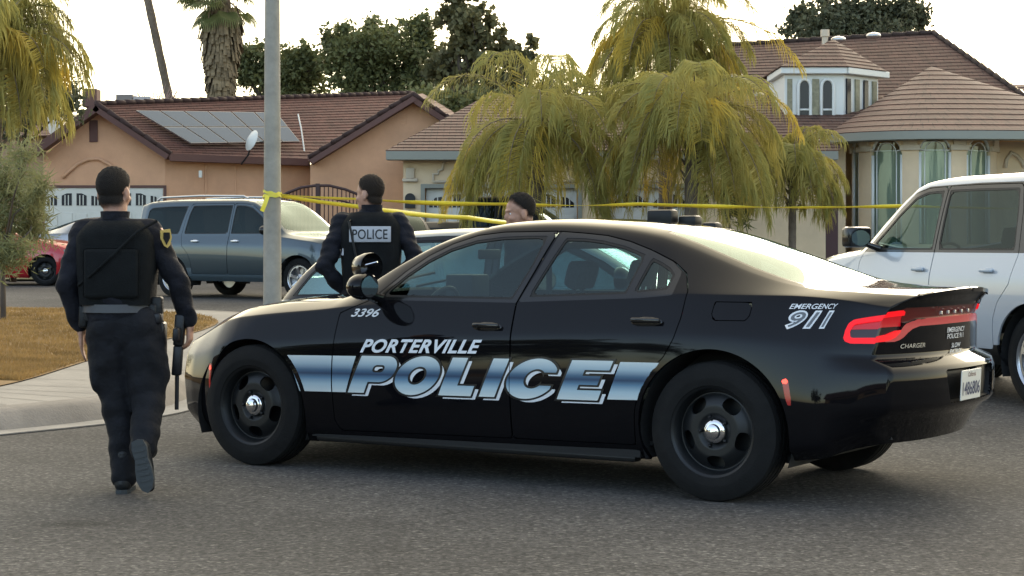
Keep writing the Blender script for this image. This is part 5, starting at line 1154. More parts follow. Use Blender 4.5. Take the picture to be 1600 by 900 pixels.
def build_ground():
    xs=np.concatenate([np.linspace(-600,-40,8),np.linspace(-30,30,13),np.linspace(40,600,8)]); ys=[-600,-100,-20,0,8,12,15,18,21,25,28,31,34.5,38,41,44,48,52,56,60,80,120,250,700]
    b=MB(); n=len(xs); vs=[(x,y,gz(max(0,y))) for y in ys for x in xs]; b.add(vs,[(j*n+i,j*n+i+1,(j+1)*n+i+1,(j+1)*n+i) for j in range(len(ys)-1) for i in range(n-1)])
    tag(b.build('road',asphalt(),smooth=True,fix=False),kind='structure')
    conc=mat('sidewalk concrete',(.25,.23,.20),.85,var=.16,scale=1.2,bump=.25,bscale=70); kerbm=mat('kerb concrete',(.20,.18,.155),.85,var=.25,scale=2.2,bump=.3,bscale=50); gut=mat('gutter concrete',(.24,.225,.20),.85,var=.2,scale=2,bump=.25,bscale=60)
    # front line of the corner lot, from far left to the corner and round to the cross street
    L=[(-30,-18),(-12,1.6),(-6.2,9.6),(-4.55,11.85),(-3.55,13.25),(-2.95,14.1),(-2.60,14.95),(-2.45,16.2),(-2.42,18.5),(-2.3,21),(-2.15,23.5),(-2.35,26),(-3.2,28.3),(-4.8,29.9),(-7,30.6),(-12,30.9),(-40,31)]
    def ofs(L,d):
        out=[]
        for i,p in enumerate(L):
            a=Vector(L[max(i-1,0)]); c=Vector(L[min(i+1,len(L)-1)]); t=(c-a).normalized(); out.append((p[0]-t.y*d,p[1]+t.x*d))
        return out
    # fine resample
    def res(L,k=6):
        out=[]
        for i in range(len(L)-1):
            p0=Vector(L[max(i-1,0)]);p1=Vector(L[i]);p2=Vector(L[i+1]);p3=Vector(L[min(i+2,len(L)-1)])
            for j in range(k):
                t=j/k; q=.5*((2*p1)+(-p0+p2)*t+(2*p0-5*p1+4*p2-p3)*t*t+(-p0+3*p1-3*p2+p3)*t**3); out.append((q.x,q.y))
        return out+[L[-1]]
    L=res(L); A=L; g0=ofs(L,.0); g1=ofs(L,.30); k1=ofs(L,.33); k2=ofs(L,.40); k3=ofs(L,.50); s1=ofs(L,1.62)
    def strip(name,P,zp,Q,zq,m,sub=1):
        b=MB(); n=len(P); vs=[(x,y,gz(y)+zp) for x,y in P]+[(x,y,gz(y)+zq) for x,y in Q]; b.add(vs,[(i,i+1,n+i+1,n+i) for i in range(n-1)]); return b
    def multi(name,rows,m,kind='structure'):
        b=MB(); n=len(rows[0][0]); vs=[]
        for P,z in rows: vs+=[(x,y,gz(y)+z) for x,y in P]
        b.add(vs,[(r*n+i,r*n+i+1,(r+1)*n+i+1,(r+1)*n+i) for r in range(len(rows)-1) for i in range(n-1)])
        return tag(b.build(name,m,smooth=40),kind=kind)
    multi('gutter',[(g0,.004),(g0,.012),(g1,.002)],gut)
    multi('kerb',[(g1,.0),(k1,.04),(k2,.115),(ofs(L,.45),.137),(k3,.142),(ofs(L,.62),.144)],kerbm)
    multi('sidewalk',[(ofs(L,.622),.142),(s1,.165)],conc)
    # joints across the walk
    b=MB(); jm=mat('joint',(.12,.11,.10),.9)
    for i in range(3,len(L)-2,3):
        a=Vector(ofs(L,.62)[i]); c=Vector(s1[i]); t=(c-a).normalized(); nrm=Vector((-t.y,t.x))*.006
        z0=gz(a.y)+.1465; z1=gz(c.y)+.1695; b.quad((a.x-nrm.x,a.y-nrm.y,z0),(a.x+nrm.x,a.y+nrm.y,z0),(c.x+nrm.x,c.y+nrm.y,z1),(c.x-nrm.x,c.y-nrm.y,z1))
    tag(b.build('sidewalk_joints',jm),kind='structure')
    # dry lawn: polygon inside the walk, gently mounded
    lawn_m=mat('dry lawn soil',(.17,.10,.04),.95,col2=(.28,.18,.07),scale=3.5,bump=.5,bscale=60)
    P=[q for q in s1 if q[0]>-16 and q[1]>0]; x_=[q[0] for q in P]
    xsL=np.linspace(-16,-2,57); ysL=np.linspace(2,30.5,115)
    from mathutils.geometry import intersect_point_line
    poly=[q for q in s1]+[(-60,31),(-60,-18)]
    XX,YY=np.meshgrid(xsL,ysL,indexing='ij'); D=sdf_poly(XX,YY,poly)
    hz=lambda d:.172+.05*np.clip(-d/1.5,0,1)
    P3=np.stack([XX,YY,np.vectorize(gz)(YY)+hz(D)],2); G=grid_surf(P3,np.stack([XX,YY,D],2)); 
    if G.A[:,5].mean()<0: G=grid_surf(P3,np.stack([XX,YY,D],2),flip=True)
    i,_=G.split(G.col(8)); lo=i.obj('lawn',lawn_m); tag(lo,kind='structure')
    # dormant grass blades
    bl=MB(); r=np.random.default_rng(5); V=[];F=[]; UVc=[]
    gm=[mat('dry grass blade',(.29,.185,.065),.9,trans=.3,var=.4,scale=2.0)]
    n=0
    pts=r.random((110000,2)); px_=-420+pts[:,0]*760; yy=16+pts[:,1]**1.5*14.5
    xx=(px_-800)/FP*yy; d=sdf_poly(xx,yy,poly); ok=d<-.02; xx,yy,d=xx[ok],yy[ok],d[ok]
    m=len(xx); a=r.random(m)*6.28; h=.015+.035*r.random(m); w_=.004+.004*r.random(m); lean=(r.random((m,2))-.5)*.06
    z=np.interp(yy,[0,15,31,38,44,52,60],[0,0,.18,.26,.35,.48,.55])+hz(d)
    A0=np.stack([xx-np.cos(a)*w_,yy-np.sin(a)*w_,z-.004],1); A1=np.stack([xx+np.cos(a)*w_,yy+np.sin(a)*w_,z-.004],1); A2=np.stack([xx+lean[:,0],yy+lean[:,1],z+h],1)
    V=np.stack([A0,A1,A2],1).reshape(-1,3); F=np.arange(3*m).reshape(-1,3)
    me=bpy.data.meshes.new('grass'); me.from_pydata(V.tolist(),[],F.tolist()); me.materials.append(gm[0]); tag(link(bpy.data.objects.new('grass',me)),kind='stuff')
    # far sidewalk and front yards across the cross street
    def flat(name,m,x0,x1,y0,y1,dz):
        b=MB(); ys=np.linspace(y0,y1,6); vs=[(x,y,gz(y)+dz) for y in ys for x in (x0,x1)]; b.add(vs,[(2*k,2*k+1,2*k+3,2*k+2) for k in range(5)]); return tag(b.build(name,m),kind='structure')
    flat('far_sidewalk',conc,-40,30,42.6,44.2,.12) if False else None
    flat('far_yard',mat('yard soil',(.16,.12,.06),.95,col2=(.12,.13,.05),scale=.6),-60,40,46.4,75,.05)
# ------------------------------------------------------------ light pole, tape
def build_pole():
    Y=22.0; root=empty('light_pole',(xat(425.5,Y),Y,gz(Y)+.14)); tag(root,'tall tapered concrete street light pole with yellow tape tied round it','street light')
    m=mat('pole concrete',(.25,.235,.20),.7,var=.18,scale=6,bump=.15,bscale=90)
    b=MB(); zs=np.linspace(0,8.2,14); b.tube([(0,0,z) for z in zs],[.108-.0055*z for z in zs],n=24); b.tube([(0,0,-.2),(0,0,.05),(0,0,.09)],[.16,.16,.12],n=24); b.build('pole',m,root,smooth=50)
    b=MB(); b.tube([(0,0,8.0),(.3,-.4,8.35),(.9,-1.2,8.5),(1.3,-1.7,8.5)],[.05,.045,.04,.035],n=10); b.build('arm',MT['alloy'],root,smooth=50)
    b=MB(); M=Matrix.Translation((1.4,-1.85,8.47))@Matrix.Rotation(R(-53),4,'Z'); b.bbox(-.35,.3,-.14,.14,-.06,.07,.05,M=M); b.build('lamp_head',MT['alloy'],root,smooth=50)
def tape_mat():
    m=mat('yellow plastic tape',(.80,.70,.07),.38,trans=.3); return m
def ribbon(name,label,pts,wd,twist,group=None,parent=None,seed=0,n=160):
    """plastic tape: sagging band that twists"""
    pts=[Vector(p) for p in pts]; L=[0]
    for i in range(1,len(pts)): L.append(L[-1]+(pts[i]-pts[i-1]).length)
    r=random.Random(seed); b=MB(); vs=[]
    for k in range(n+1):
        s_=L[-1]*k/n; i=max(0,min(len(pts)-2,next((j for j in range(len(L)-1) if L[j+1]>=s_),len(pts)-2))); t=(s_-L[i])/(L[i+1]-L[i]+1e-9)
        p=pts[i].lerp(pts[i+1],t); d=(pts[i+1]-pts[i]).normalized(); sag=-.03*math.sin(math.pi*t)*min(1,(L[i+1]-L[i])/4)
        up=Vector((0,0,1)); sd=d.cross(up).normalized(); ang=twist(s_/L[-1],s_); a=up*math.cos(ang)+sd*math.sin(ang)
        vs+= [p+a*wd/2+Vector((0,0,sag)),p-a*wd/2+Vector((0,0,sag))]
    b.add(vs,[(2*k,2*k+1,2*k+3,2*k+2) for k in range(n)])
    o=b.build(name,MT['tape'],parent,smooth=True,fix=False); so=o.modifiers.new('t','SOLIDIFY'); so.thickness=.002
    if label: tag(o,label,'police tape',group)
    return o
def build_tape():
    MT['tape']=tape_mat(); Y=22-.12
    A=[at(439,304,Y),at(560,311,21),at(785,319,22.5),at(1000,319,24),at(1410,322,26.5),at(1850,325,29)]
    ribbon('barrier_tape','upper strand of yellow barrier tape running right to the round window bay',A,.062,lambda u,s:1.05+.28*math.sin(s*1.7)+.22*math.sin(s*4.1+1),'barrier tape',seed=1,n=260)
    B=[at(439,306,Y),at(560,323,21.6),at(620,331,22.4),at(730,340,24),at(850,350,26.8)]
    ribbon('barrier_tape','lower strand of yellow barrier tape sloping down behind the two officers',B,.058,lambda u,s:.2+.5*max(0,1-s/2.2)+.18*math.sin(s*2.3),'barrier tape',seed=2,n=160)
    # knot round the pole
    b=MB(); c=at(425.5,304,22.0)
    b.v=[]; 
    for kk,(dz,tilt) in enumerate(((.0,.15),(.018,-.2),(-.02,.05))):
        vs=[]; n=40
        for k in range(n+1):
            t=2*math.pi*k/n; rr=.104+.004*kk+.003*math.sin(5*t); z=c.z+dz+tilt*.1*math.cos(t)+.006*math.sin(7*t); vs+=[(c.x+rr*math.cos(t),c.y+rr*math.sin(t),z+.014),(c.x+rr*math.cos(t)*1.02,c.y+rr*math.sin(t)*1.02,z-.014)]
        b.add(vs,[(2*k,2*k+1,2*k+3,2*k+2) for k in range(n)])
    p=[at(418,306,21.86),at(414,318,21.8),at(409,330,21.83)]; vs=[]
    for i,q in enumerate(p): vs+=[q+Vector((-.02,0,.01)),q+Vector((.022,.01,-.01))]
    b.add(vs,[(0,1,3,2),(2,3,5,4)])
    o=b.build('tape_knot',MT['tape'],None,smooth=True,fix=False); tag(o,'yellow tape wound and knotted round the light pole with a loose tail','tape knot')
# ------------------------------------------------------------ houses
def tile_mat(name,c1,c2,row=.30,colw=.30):
    m=bpy.data.materials.new(name); m.use_nodes=True; t=m.node_tree; b=t.nodes['Principled BSDF']; b.inputs['Roughness'].default_value=.8
    uv=t.nodes.new('ShaderNodeUVMap'); sp=t.nodes.new('ShaderNodeSeparateXYZ'); t.links.new(uv.outputs[0],sp.inputs[0])
    br=t.nodes.new('ShaderNodeTexBrick'); br.offset=.5; br.inputs['Scale'].default_value=1; br.inputs['Mortar Size'].default_value=.012; br.inputs['Brick Width'].default_value=colw; br.inputs['Row Height'].default_value=row
    br.inputs['Color1'].default_value=(*c1,1); br.inputs['Color2'].default_value=(*c2,1); br.inputs['Mortar'].default_value=tuple(q*.35 for q in c1)+(1,); t.links.new(uv.outputs[0],br.inputs['Vector'])
    ns=nn(t,'ShaderNodeTexNoise',Scale=2.5,Detail=6.0); t.links.new(uv.outputs[0],ns.inputs['Vector']); rr=t.nodes.new('ShaderNodeValToRGB'); rr.color_ramp.elements[0].position=.3; rr.color_ramp.elements[0].color=(.72,.72,.72,1); rr.color_ramp.elements[1].position=.7; rr.color_ramp.elements[1].color=(1.25,1.2,1.15,1); t.links.new(ns.outputs['Fac'],rr.inputs[0])
    mx=nn(t,'ShaderNodeMixRGB',blend_type='MULTIPLY'); mx.inputs[0].default_value=1; t.links.new(br.outputs[0],mx.inputs[1]); t.links.new(rr.outputs[0],mx.inputs[2]); t.links.new(mx.outputs[0],b.inputs['Base Color'])
    # course steps: saw-tooth in v
    dv=nn(t,'ShaderNodeMath',operation='DIVIDE'); dv.inputs[1].default_value=row; t.links.new(sp.outputs['Y'],dv.inputs[0]); fr=nn(t,'ShaderNodeMath',operation='FRACT'); t.links.new(dv.outputs[0],fr.inputs[0]); inv=nn(t,'ShaderNodeMath',operation='SUBTRACT'); inv.inputs[0].default_value=1; t.links.new(fr.outputs[0],inv.inputs[1])
    bp=nn(t,'ShaderNodeBump',Strength=1.0,Distance=.05); t.links.new(inv.outputs[0],bp.inputs['Height']); t.links.new(bp.outputs[0],b.inputs['Normal']); return m
def roof_face(b,P,udir,thick=.10,step=.30):
    """planar roof polygon with real overlapping courses is costly; UVs in metres drive the tile courses"""
    P=[Vector(p) for p in P]; u=Vector(udir).normalized(); n=(P[1]-P[0]).cross(P[2]-P[0]).normalized()
    if n.z<0: n=-n
    v=n.cross(u).normalized(); uvs=[((p-P[0]).dot(u)+50,(p-P[0]).dot(v)+50) for p in P]
    b.add(P,[tuple(range(len(P)))],[uvs]); 
    k=len(P); Q=[p-n*thick for p in P]
    b.add(P+Q,[tuple(range(2*k-1,k-1,-1))]+[(i,i+k,(i+1)%k+k,(i+1)%k) for i in range(k)],None)
def courses(b,a0,a1,c0,c1,n,lift=.022):
    """tile courses as real lapped strips between eave edge a0-a1 and ridge edge c0-c1"""
    a0,a1,c0,c1=map(Vector,(a0,a1,c0,c1)); N=(a1-a0).cross(c0-a0); 
    if N.length<1e-6: N=(a1-a0).cross(c1-a0)
    N.normalize(); N=N if N.z>0 else -N; W=(a1-a0).length
    H=((c0+c1)/2-(a0+a1)/2).length
    for i in range(n):
        t0=i/n; t1=(i+1)/n; p0=a0.lerp(c0,t0)+N*lift; p1=a1.lerp(c1,t0)+N*lift; q0=a0.lerp(c0,t1)+N*.004; q1=a1.lerp(c1,t1)+N*.004
        g0=a0.lerp(c0,t0)-N*.004; g1=a1.lerp(c1,t0)-N*.004
        ud=(a1-a0).normalized() if W>1e-6 else (c1-c0).normalized(); U=lambda p:((p-a0).dot(ud)+50, 50+t0*H if p in (p0,p1) else 50+t1*H)
        b.add([p0,p1,q1,q0],[(0,1,2,3)],[[((p0-a0).dot(ud)+50,50+i*.3+.02),((p1-a0).dot(ud)+50,50+i*.3+.02),((q1-a0).dot(ud)+50,50+i*.3+.28),((q0-a0).dot(ud)+50,50+i*.3+.28)]])
        b.add([g0,g1,p1,p0],[(0,1,2,3)],[[(50,50.02),(51,50.02),(51,50.03),(50,50.03)]])
def slab(b,P,t):
    """polygon P thickened downward along its normal"""
    P=[Vector(p) for p in P]; n=(P[1]-P[0]).cross(P[2]-P[0]).normalized(); n=n if n.z>0 else -n; k=len(P); Q=[p-n*t for p in P]
    b.add(P+Q,[tuple(range(k)),tuple(range(2*k-1,k-1,-1))]+[(i,i+k,(i+1)%k+k,(i+1)%k) for i in range(k)])
def arch_poly(x0,x1,z0,z1,rise,n=14):
    pts=[(x0,z0),(x1,z0),(x1,z1-rise)]
    for k in range(1,n): t=math.pi*k/n; pts.append(((x0+x1)/2+(x1-x0)/2*math.cos(t),z1-rise+rise*math.sin(t)))
    pts.append((x0,z1-rise)); return pts
def garage_door(root,M,w,h,m,npan=8,rows=4,name='garage_door',win=True):
    b=MB()
    g=empty(name); g.parent=root
    b.bbox(0,w,.0,.05,0,h,.008,M=M); ph=h/rows
    for r_ in range(rows-1 if win else rows):
        for k in range(npan): b.bbox(w*(k+.12)/npan,w*(k+.88)/npan,-.018,.0,ph*r_+.08,ph*(r_+1)-.08,.015,M=M)
    for r_ in range(1,rows): b.box(0,w,-.004,.0,ph*r_-.008,ph*r_+.008,M=M)
    o=b.build('door_panel',m,g)
    if win:
        for k in range(npan):
            x0,x1=w*(k+.16)/npan,w*(k+.84)/npan; z0,z1=h-.46,h-.14
            # fan shaped light: rises towards the middle of the door in sunburst style
            c=(k+.5)/npan; lo=.5+.5*math.sin(math.pi*((c*2)%1)); zz0=z0+.02; 
            a=abs(((c*2)%1)-.5)*2; l=z1-(z1-z0)*.0
            up0=z0+(z1-z0)*(.35+.65*math.sin(math.pi*min(1,max(0,((k/npan*2)%1))))); up1=z0+(z1-z0)*(.35+.65*math.sin(math.pi*min(1,max(0,(((k+1)/npan*2)%1)))))
            P=[(x0,z0),(x1,z0),(x1,max(up1,z0+.10)),((x0+x1)/2,min(z1,(up0+up1)/2+.05)),(x0,max(up0,z0+.10))]
            wb=MB().prism(P,.012,M=M@Matrix.Translation((0,-.012,0))); wo=wb.build('window',MT['win_dark'],g)
            mb=MB()
            for q in np.linspace(x0,x1,4)[1:3]: mb.box(q-.012,q+.012,-.02,-.013,z0,z1-.05,M=M)
            mb.build('muntin',m,wo)
    return g
def frame(b,M,x0,x1,z0,z1,t=.12,d=.05,bottom=False):
    b.box(x0-t,x0,-d,0,z0,z1+t,M=M); b.box(x1,x1+t,-d,0,z0,z1+t,M=M); b.box(x0,x1,-d,0,z1,z1+t,M=M)
    if bottom: b.box(x0,x1,-d,0,z0-t,z0,M=M)
def moulding(b,M,pts,r=.035):
    b.tube([M@Vector((x,-.03,z)) for x,z in pts],r,n=6)
def house_salmon():
    stucco=mat('salmon stucco',(.60,.335,.195),.9,var=.14,scale=.7,bump=.35,bscale=60); tile=tile_mat('brown red roof tile',(.100,.043,.034),(.140,.060,.046)); trim=mat('brown fascia board',(.10,.045,.035),.7); white=mat('white door paint',(.58,.56,.50),.55,var=.05,scale=3)
    root=empty('salmon_house',(-8,50,gz(50))); tag(root,'single-storey salmon stucco house with brown tile roof and solar panels','house'); O=Vector(root.location)
    T=lambda px,py,Y:at(px,py,Y)-O
    base=gz(50)-O.z-.3
    # key roof points
    E0=T(46,238,50); A=T(150,164,50); E1=T(265,241,50); E2=T(482,249,52.5); D=T(645,147,60); A2=T(150,160,60)
    F0=T(482,249,51.2); F1=T(645,149,51.6); F2=T(815,262,52.2)
    wy=.45
    # walls
    b=MB(); W=lambda p,dy=wy,dz=-.12:Vector((p.x,p.y+dy,p.z+dz))
    gl=[W(E0),W(A),W(E1)]; b.add([(gl[0].x+.25,gl[0].y,base),(gl[2].x-.2,gl[2].y,base),(gl[2].x-.2,gl[2].y,gl[2].z+.05),(gl[1].x,gl[1].y,gl[1].z),(gl[0].x+.25,gl[0].y,gl[0].z+.05)],[(0,1,2,3,4)])
    p,q=W(E1),W(E2); b.quad((gl[2].x-.2,gl[2].y,base),(q.x,q.y,base),(q.x,q.y,q.z+.1),(gl[2].x-.2,gl[2].y,p.z+.1))
    r0,r1,r2=W(F0),W(F1),W(F2); b.add([(r0.x,r0.y,base),(r2.x,r2.y,base),(r2.x,r2.y,r2.z),(r1.x,r1.y,r1.z-.05),(r0.x,r0.y,r0.z)],[(0,1,2,3,4)])
    b.quad((gl[0].x+.25,gl[0].y,base),(gl[0].x+.25,gl[0].y+12,base),(gl[0].x+.25,gl[0].y+12,gl[0].z),(gl[0].x+.25,gl[0].y,gl[0].z))
    b.quad((q.x,q.y,base),(r0.x,r0.y,base),(r0.x,r0.y,r0.z),(q.x,q.y,q.z+.1)); b.quad((r2.x,r2.y,base),(r2.x,r2.y+10,base),(r2.x,r2.y+10,r2.z),(r2.x,r2.y,r2.z))
    wall=b.build('wall',stucco,root,fix=False)
    # roofs
    b=MB().mat(tile); courses(b,E1,E2,A,D,22); 
    LB=T(46,236,62); courses(b,LB,E0,T(150,160,63),A,11)
    courses(b,F0,T(482,252,60),F1,T(645,146,66),16) if False else None
    RF=T(815,262,52.2); courses(b,RF,T(850,262,64),F1,T(660,146,66),16)
    # left slope of the right gable falls towards the main roof, seen from the front as the long tiled plane
    courses(b,F0,F0+Vector((0,.05,0)),F1,D,18)
    b.build('roof',None,root,fix=False)
    b=MB(); slab(b,[E1+Vector((0,0,-.02)),E2+Vector((0,0,-.02)),D+Vector((0,0,-.06)),A+Vector((0,0,-.06))],.10); b.build('roof_deck',trim,root)
    b=MB()
    for a_,c_ in ((E0,A),(A,E1),(F0,F1),(F1,F2)):
        d=(c_-a_).normalized(); M=None; n=Vector((0,-1,0)); up=d.cross(n); up=up if up.z>0 else -up
        vs=[a_+up*.06,c_+up*.06,c_-up*.16,a_-up*.16]; vs+=[v+Vector((0,.5,0)) for v in vs]; vs=[v+Vector((0,-.04,0)) for v in vs]; b.add(vs,[(0,1,2,3),(4,7,6,5),(0,4,5,1),(3,2,6,7),(0,3,7,4),(1,5,6,2)])
    d=(E2-E1); vs=[E1+Vector((0,-.03,.02)),E2+Vector((0,-.03,.02)),E2+Vector((0,-.03,-.17)),E1+Vector((0,-.03,-.17))]; vs+=[v+Vector((0,.45,0)) for v in vs]; b.add(vs,[(0,1,2,3),(4,7,6,5),(0,4,5,1),(3,2,6,7),(0,3,7,4),(1,5,6,2)])
    b.build('fascia',trim,root)
    # ridge caps
    for a_,c_ in ((A,D),(A,E1),(F0,F1),(F1,F2)):
        n=int((c_-a_).length/.33); b=MB()
        for k in range(n): b.tube([a_.lerp(c_,k/n)+Vector((0,-.0,.05)),a_.lerp(c_,(k+1.1)/n)+Vector((0,0,.035))],[.075,.06],n=7)
        b.build('ridge_tiles',tile,root,smooth=True)
    # garage door in the left gable
    yg=gl[0].y; M=Matrix.Translation((xat(70,yg+O.y)-O.x,yg-.02,gz(50)-O.z)); wdt=(185)/FP*(yg+O.y)
    hh=zat(293,50)-gz(50); garage_door(root,M,wdt,hh,white,npan=8)
    b=MB(); frame(b,M,-.02,wdt+.02,0,hh,.07,.03); b.build('door_trim',trim,root)
    Y=yg+O.y; mm=Matrix.Translation((-O.x,yg,-O.z)); b=MB(); pts=[]
    for px,py in ((98,278),(108,268),(122,256),(138,249),(155,248),(170,256),(184,268),(193,278)): pts.append((xat(px,Y),zat(py,Y)))
    moulding(b,mm,pts,.05); b.build('arch_moulding',stucco,root,smooth=True)
    b=MB(); b.bbox(xat(140,Y),xat(153,Y),-.04,0,zat(222,Y),zat(188,Y),.01,M=mm); b.build('gable_vent',trim,root)
    # small gable vent and arched window on the right gable
    Y2=r1.y+O.y; mm2=Matrix.Translation((-O.x,r1.y,-O.z))
    for k in range(3): MB().bbox(xat(625,Y2),xat(636,Y2),-.04,0,zat(190-k*9+4,Y2),zat(190-k*9-3,Y2),.01,M=mm2).build('gable_vent',stucco,root)
    wf=MB(); wf.prism(arch_poly(xat(516,Y2),xat(555,Y2),zat(312,Y2),zat(274,Y2),.12),.06,M=mm2@Matrix.Translation((0,-.06,0))); wo=wf.build('window',white,root)
    wp=MB(); wp.prism(arch_poly(xat(520,Y2),xat(550,Y2),zat(302,Y2),zat(278,Y2),.10),.01,M=mm2@Matrix.Translation((0,-.075,0))); wp.build('pane',MT['win_dark'],wo)
    # wall light and downpipe seams
    b=MB(); b.bbox(xat(304,50),xat(309,50),-.10,0,zat(276,50),zat(265,50),.01,M=Matrix.Translation((-O.x,W(E1).y+.3,-O.z))); b.build('wall_light',MT['plate'],root)
    Yw=(p.y+q.y)/2+O.y
    for px in (322,368):
        t=(px-265)/217; yy=(gl[2].y*(1-t)+q.y*t); b=MB(); b.box(-.02,.02,-.03,.0,base,1.0+2.0,M=Matrix.Translation((xat(px,yy+O.y)-O.x,yy,0))); b.build('wall_joint',stucco,root)
    # two solar arrays on the front slope, and one beyond the ridge
    def on_roof(u,v): 
        a=E1.lerp(E2,u); c=A.lerp(D,u); return a.lerp(c,v)
    cell=MT['solar']
    def inv(px,py):
        # parameters of the roof plane hit by the view ray through px,py
        best=None
        N=(E2-E1).cross(A-E1); ray=Vector(((px-800)/FP,1,(YH-py)/FP)); cam0=Vector((0,0,HC))-O; t=(E1-cam0).dot(N)/ray.dot(N); return cam0+ray*t
    def panel(quad,nx,ny,label_parent):
        c=[inv(*q) for q in quad]; N=(c[1]-c[0]).cross(c[3]-c[0]).normalized(); N=N if N.z>0 else -N
        for i in range(nx):
            for j in range(ny):
                g=lambda u,v:c[0].lerp(c[1],u).lerp(c[3].lerp(c[2],u),v)+N*.12; e=.006
                P=[g(i/nx+e,j/ny+e*2),g((i+1)/nx-e,j/ny+e*2),g((i+1)/nx-e,(j+1)/ny-e*2),g(i/nx+e,(j+1)/ny-e*2)]
                b=MB(); slab(b,P,.04); o=b.build('solar_panel',MT['alloy'],root); b=MB(); cc=sum(P,Vector())/4; b.add([cc+(q-cc)*.965+N*.003 for q in P],[(0,1,2,3)]); b.build('cell_face',cell,o,fix=False)
    panel([(208,177),(430,180),(467,226),(296,229)],6,2,None)
    for (quad) in ([(432,205),(462,205),(468,218),(440,218)],): pass
    b=MB(); P=[T(330,162,60.4),T(470,160,61),T(445,184,59.0),T(380,182,58.8)]; P=[p_+Vector((0,0,.0)) for p_ in P]; slab(b,P,.05); b.build('solar_panel',cell,root)
    # conduit
    b=MB(); b.tube([inv(466,182)+Vector((0,-.05,.06)),inv(471,205)+Vector((0,-.05,.06)),inv(476,240)+Vector((0,-.05,.06))],.02,n=6); b.build('conduit',MT['plate'],root)
    # satellite dish on its mast (fixed to the eave)
    c=T(393,224,51.0); b=MB(); M=Matrix.Translation(c+Vector((.0,-.0,.08)))@Matrix.Rotation(R(125),4,'Z')@Matrix.Rotation(R(20),4,'X'); b.lathe([(.10,.0001),(.08,.12),(.035,.22),(0,.29),(-.008,.29),(.07,.12),(.09,.0001)],n=28,M=M); d=b.build('satellite_dish',MT['plate'],root,smooth=50)
    b=MB(); b.tube([c+Vector((0,.1,.05)),c+Vector((-.10,.1,-.30)),c+Vector((-.30,.2,-.55))],.022,n=8); b.tube([c+Vector((0,0,0)),c+Vector((.55,-.35,.05))],.014,n=6); b.build('dish_arm',MT['steel_black'],d,smooth=50)
    # rooftop cooler on the ridge
    c=T(211,163,60); b=MB(); b.bbox(-.52,.0,-.4,.4,-.25,.28,.02,M=Matrix.Translation(c)); u=b.build('rooftop_cooler',mat('cooler paint',(.16,.14,.13),.6),root); 
    b=MB(); b.bbox(.02,.55,-.4,.4,-.20,.22,.02,M=Matrix.Translation(c)); b.build('cooler_duct',mat('duct metal',(.32,.30,.30),.5,.4),u)
    b=MB(); c=T(143,150,58); b.bbox(-.22,.22,-.3,.3,-.35,.2,.02,M=Matrix.Translation(c)); b.build('chimney',trim,root)
    return root
def iron_gate():
    Y=47.0; root=empty('iron_gate',(xat(498,Y),Y,gz(Y))); tag(root,'dark arched wrought iron side gate beside the salmon house wall','gate'); O=Vector(root.location); m=mat('rusty black iron',(.045,.018,.016),.6)
    P=[(437,308),(450,301),(470,293),(492,290),(515,290),(540,296),(560,304),(572,309)]
    top=[at(px,py,Y)-O for px,py in P]; b=MB(); b.tube(top,.04,n=6); b.tube([q-Vector((0,0,.30)) for q in top],.028,n=6); b.build('top_rail',m,root,smooth=True)
    for k in range(26):
        t=k/25*(len(top)-1); i=min(int(t),len(top)-2); p=top[i].lerp(top[i+1],t-i); MB().tube([p,Vector((p.x,p.y,.05))],.014,n=5).build('bar',m,root)
    for q in (top[0],top[3]+(top[4]-top[3])*.2,top[-1]): MB().box(q.x-.05,q.x+.05,-.05,.05,0,q.z+.05).build('post',m,root)
    b=MB(); b.box(top[0].x,top[-1].x,-.02,.02,.15,.22); b.build('bottom_rail',m,root)
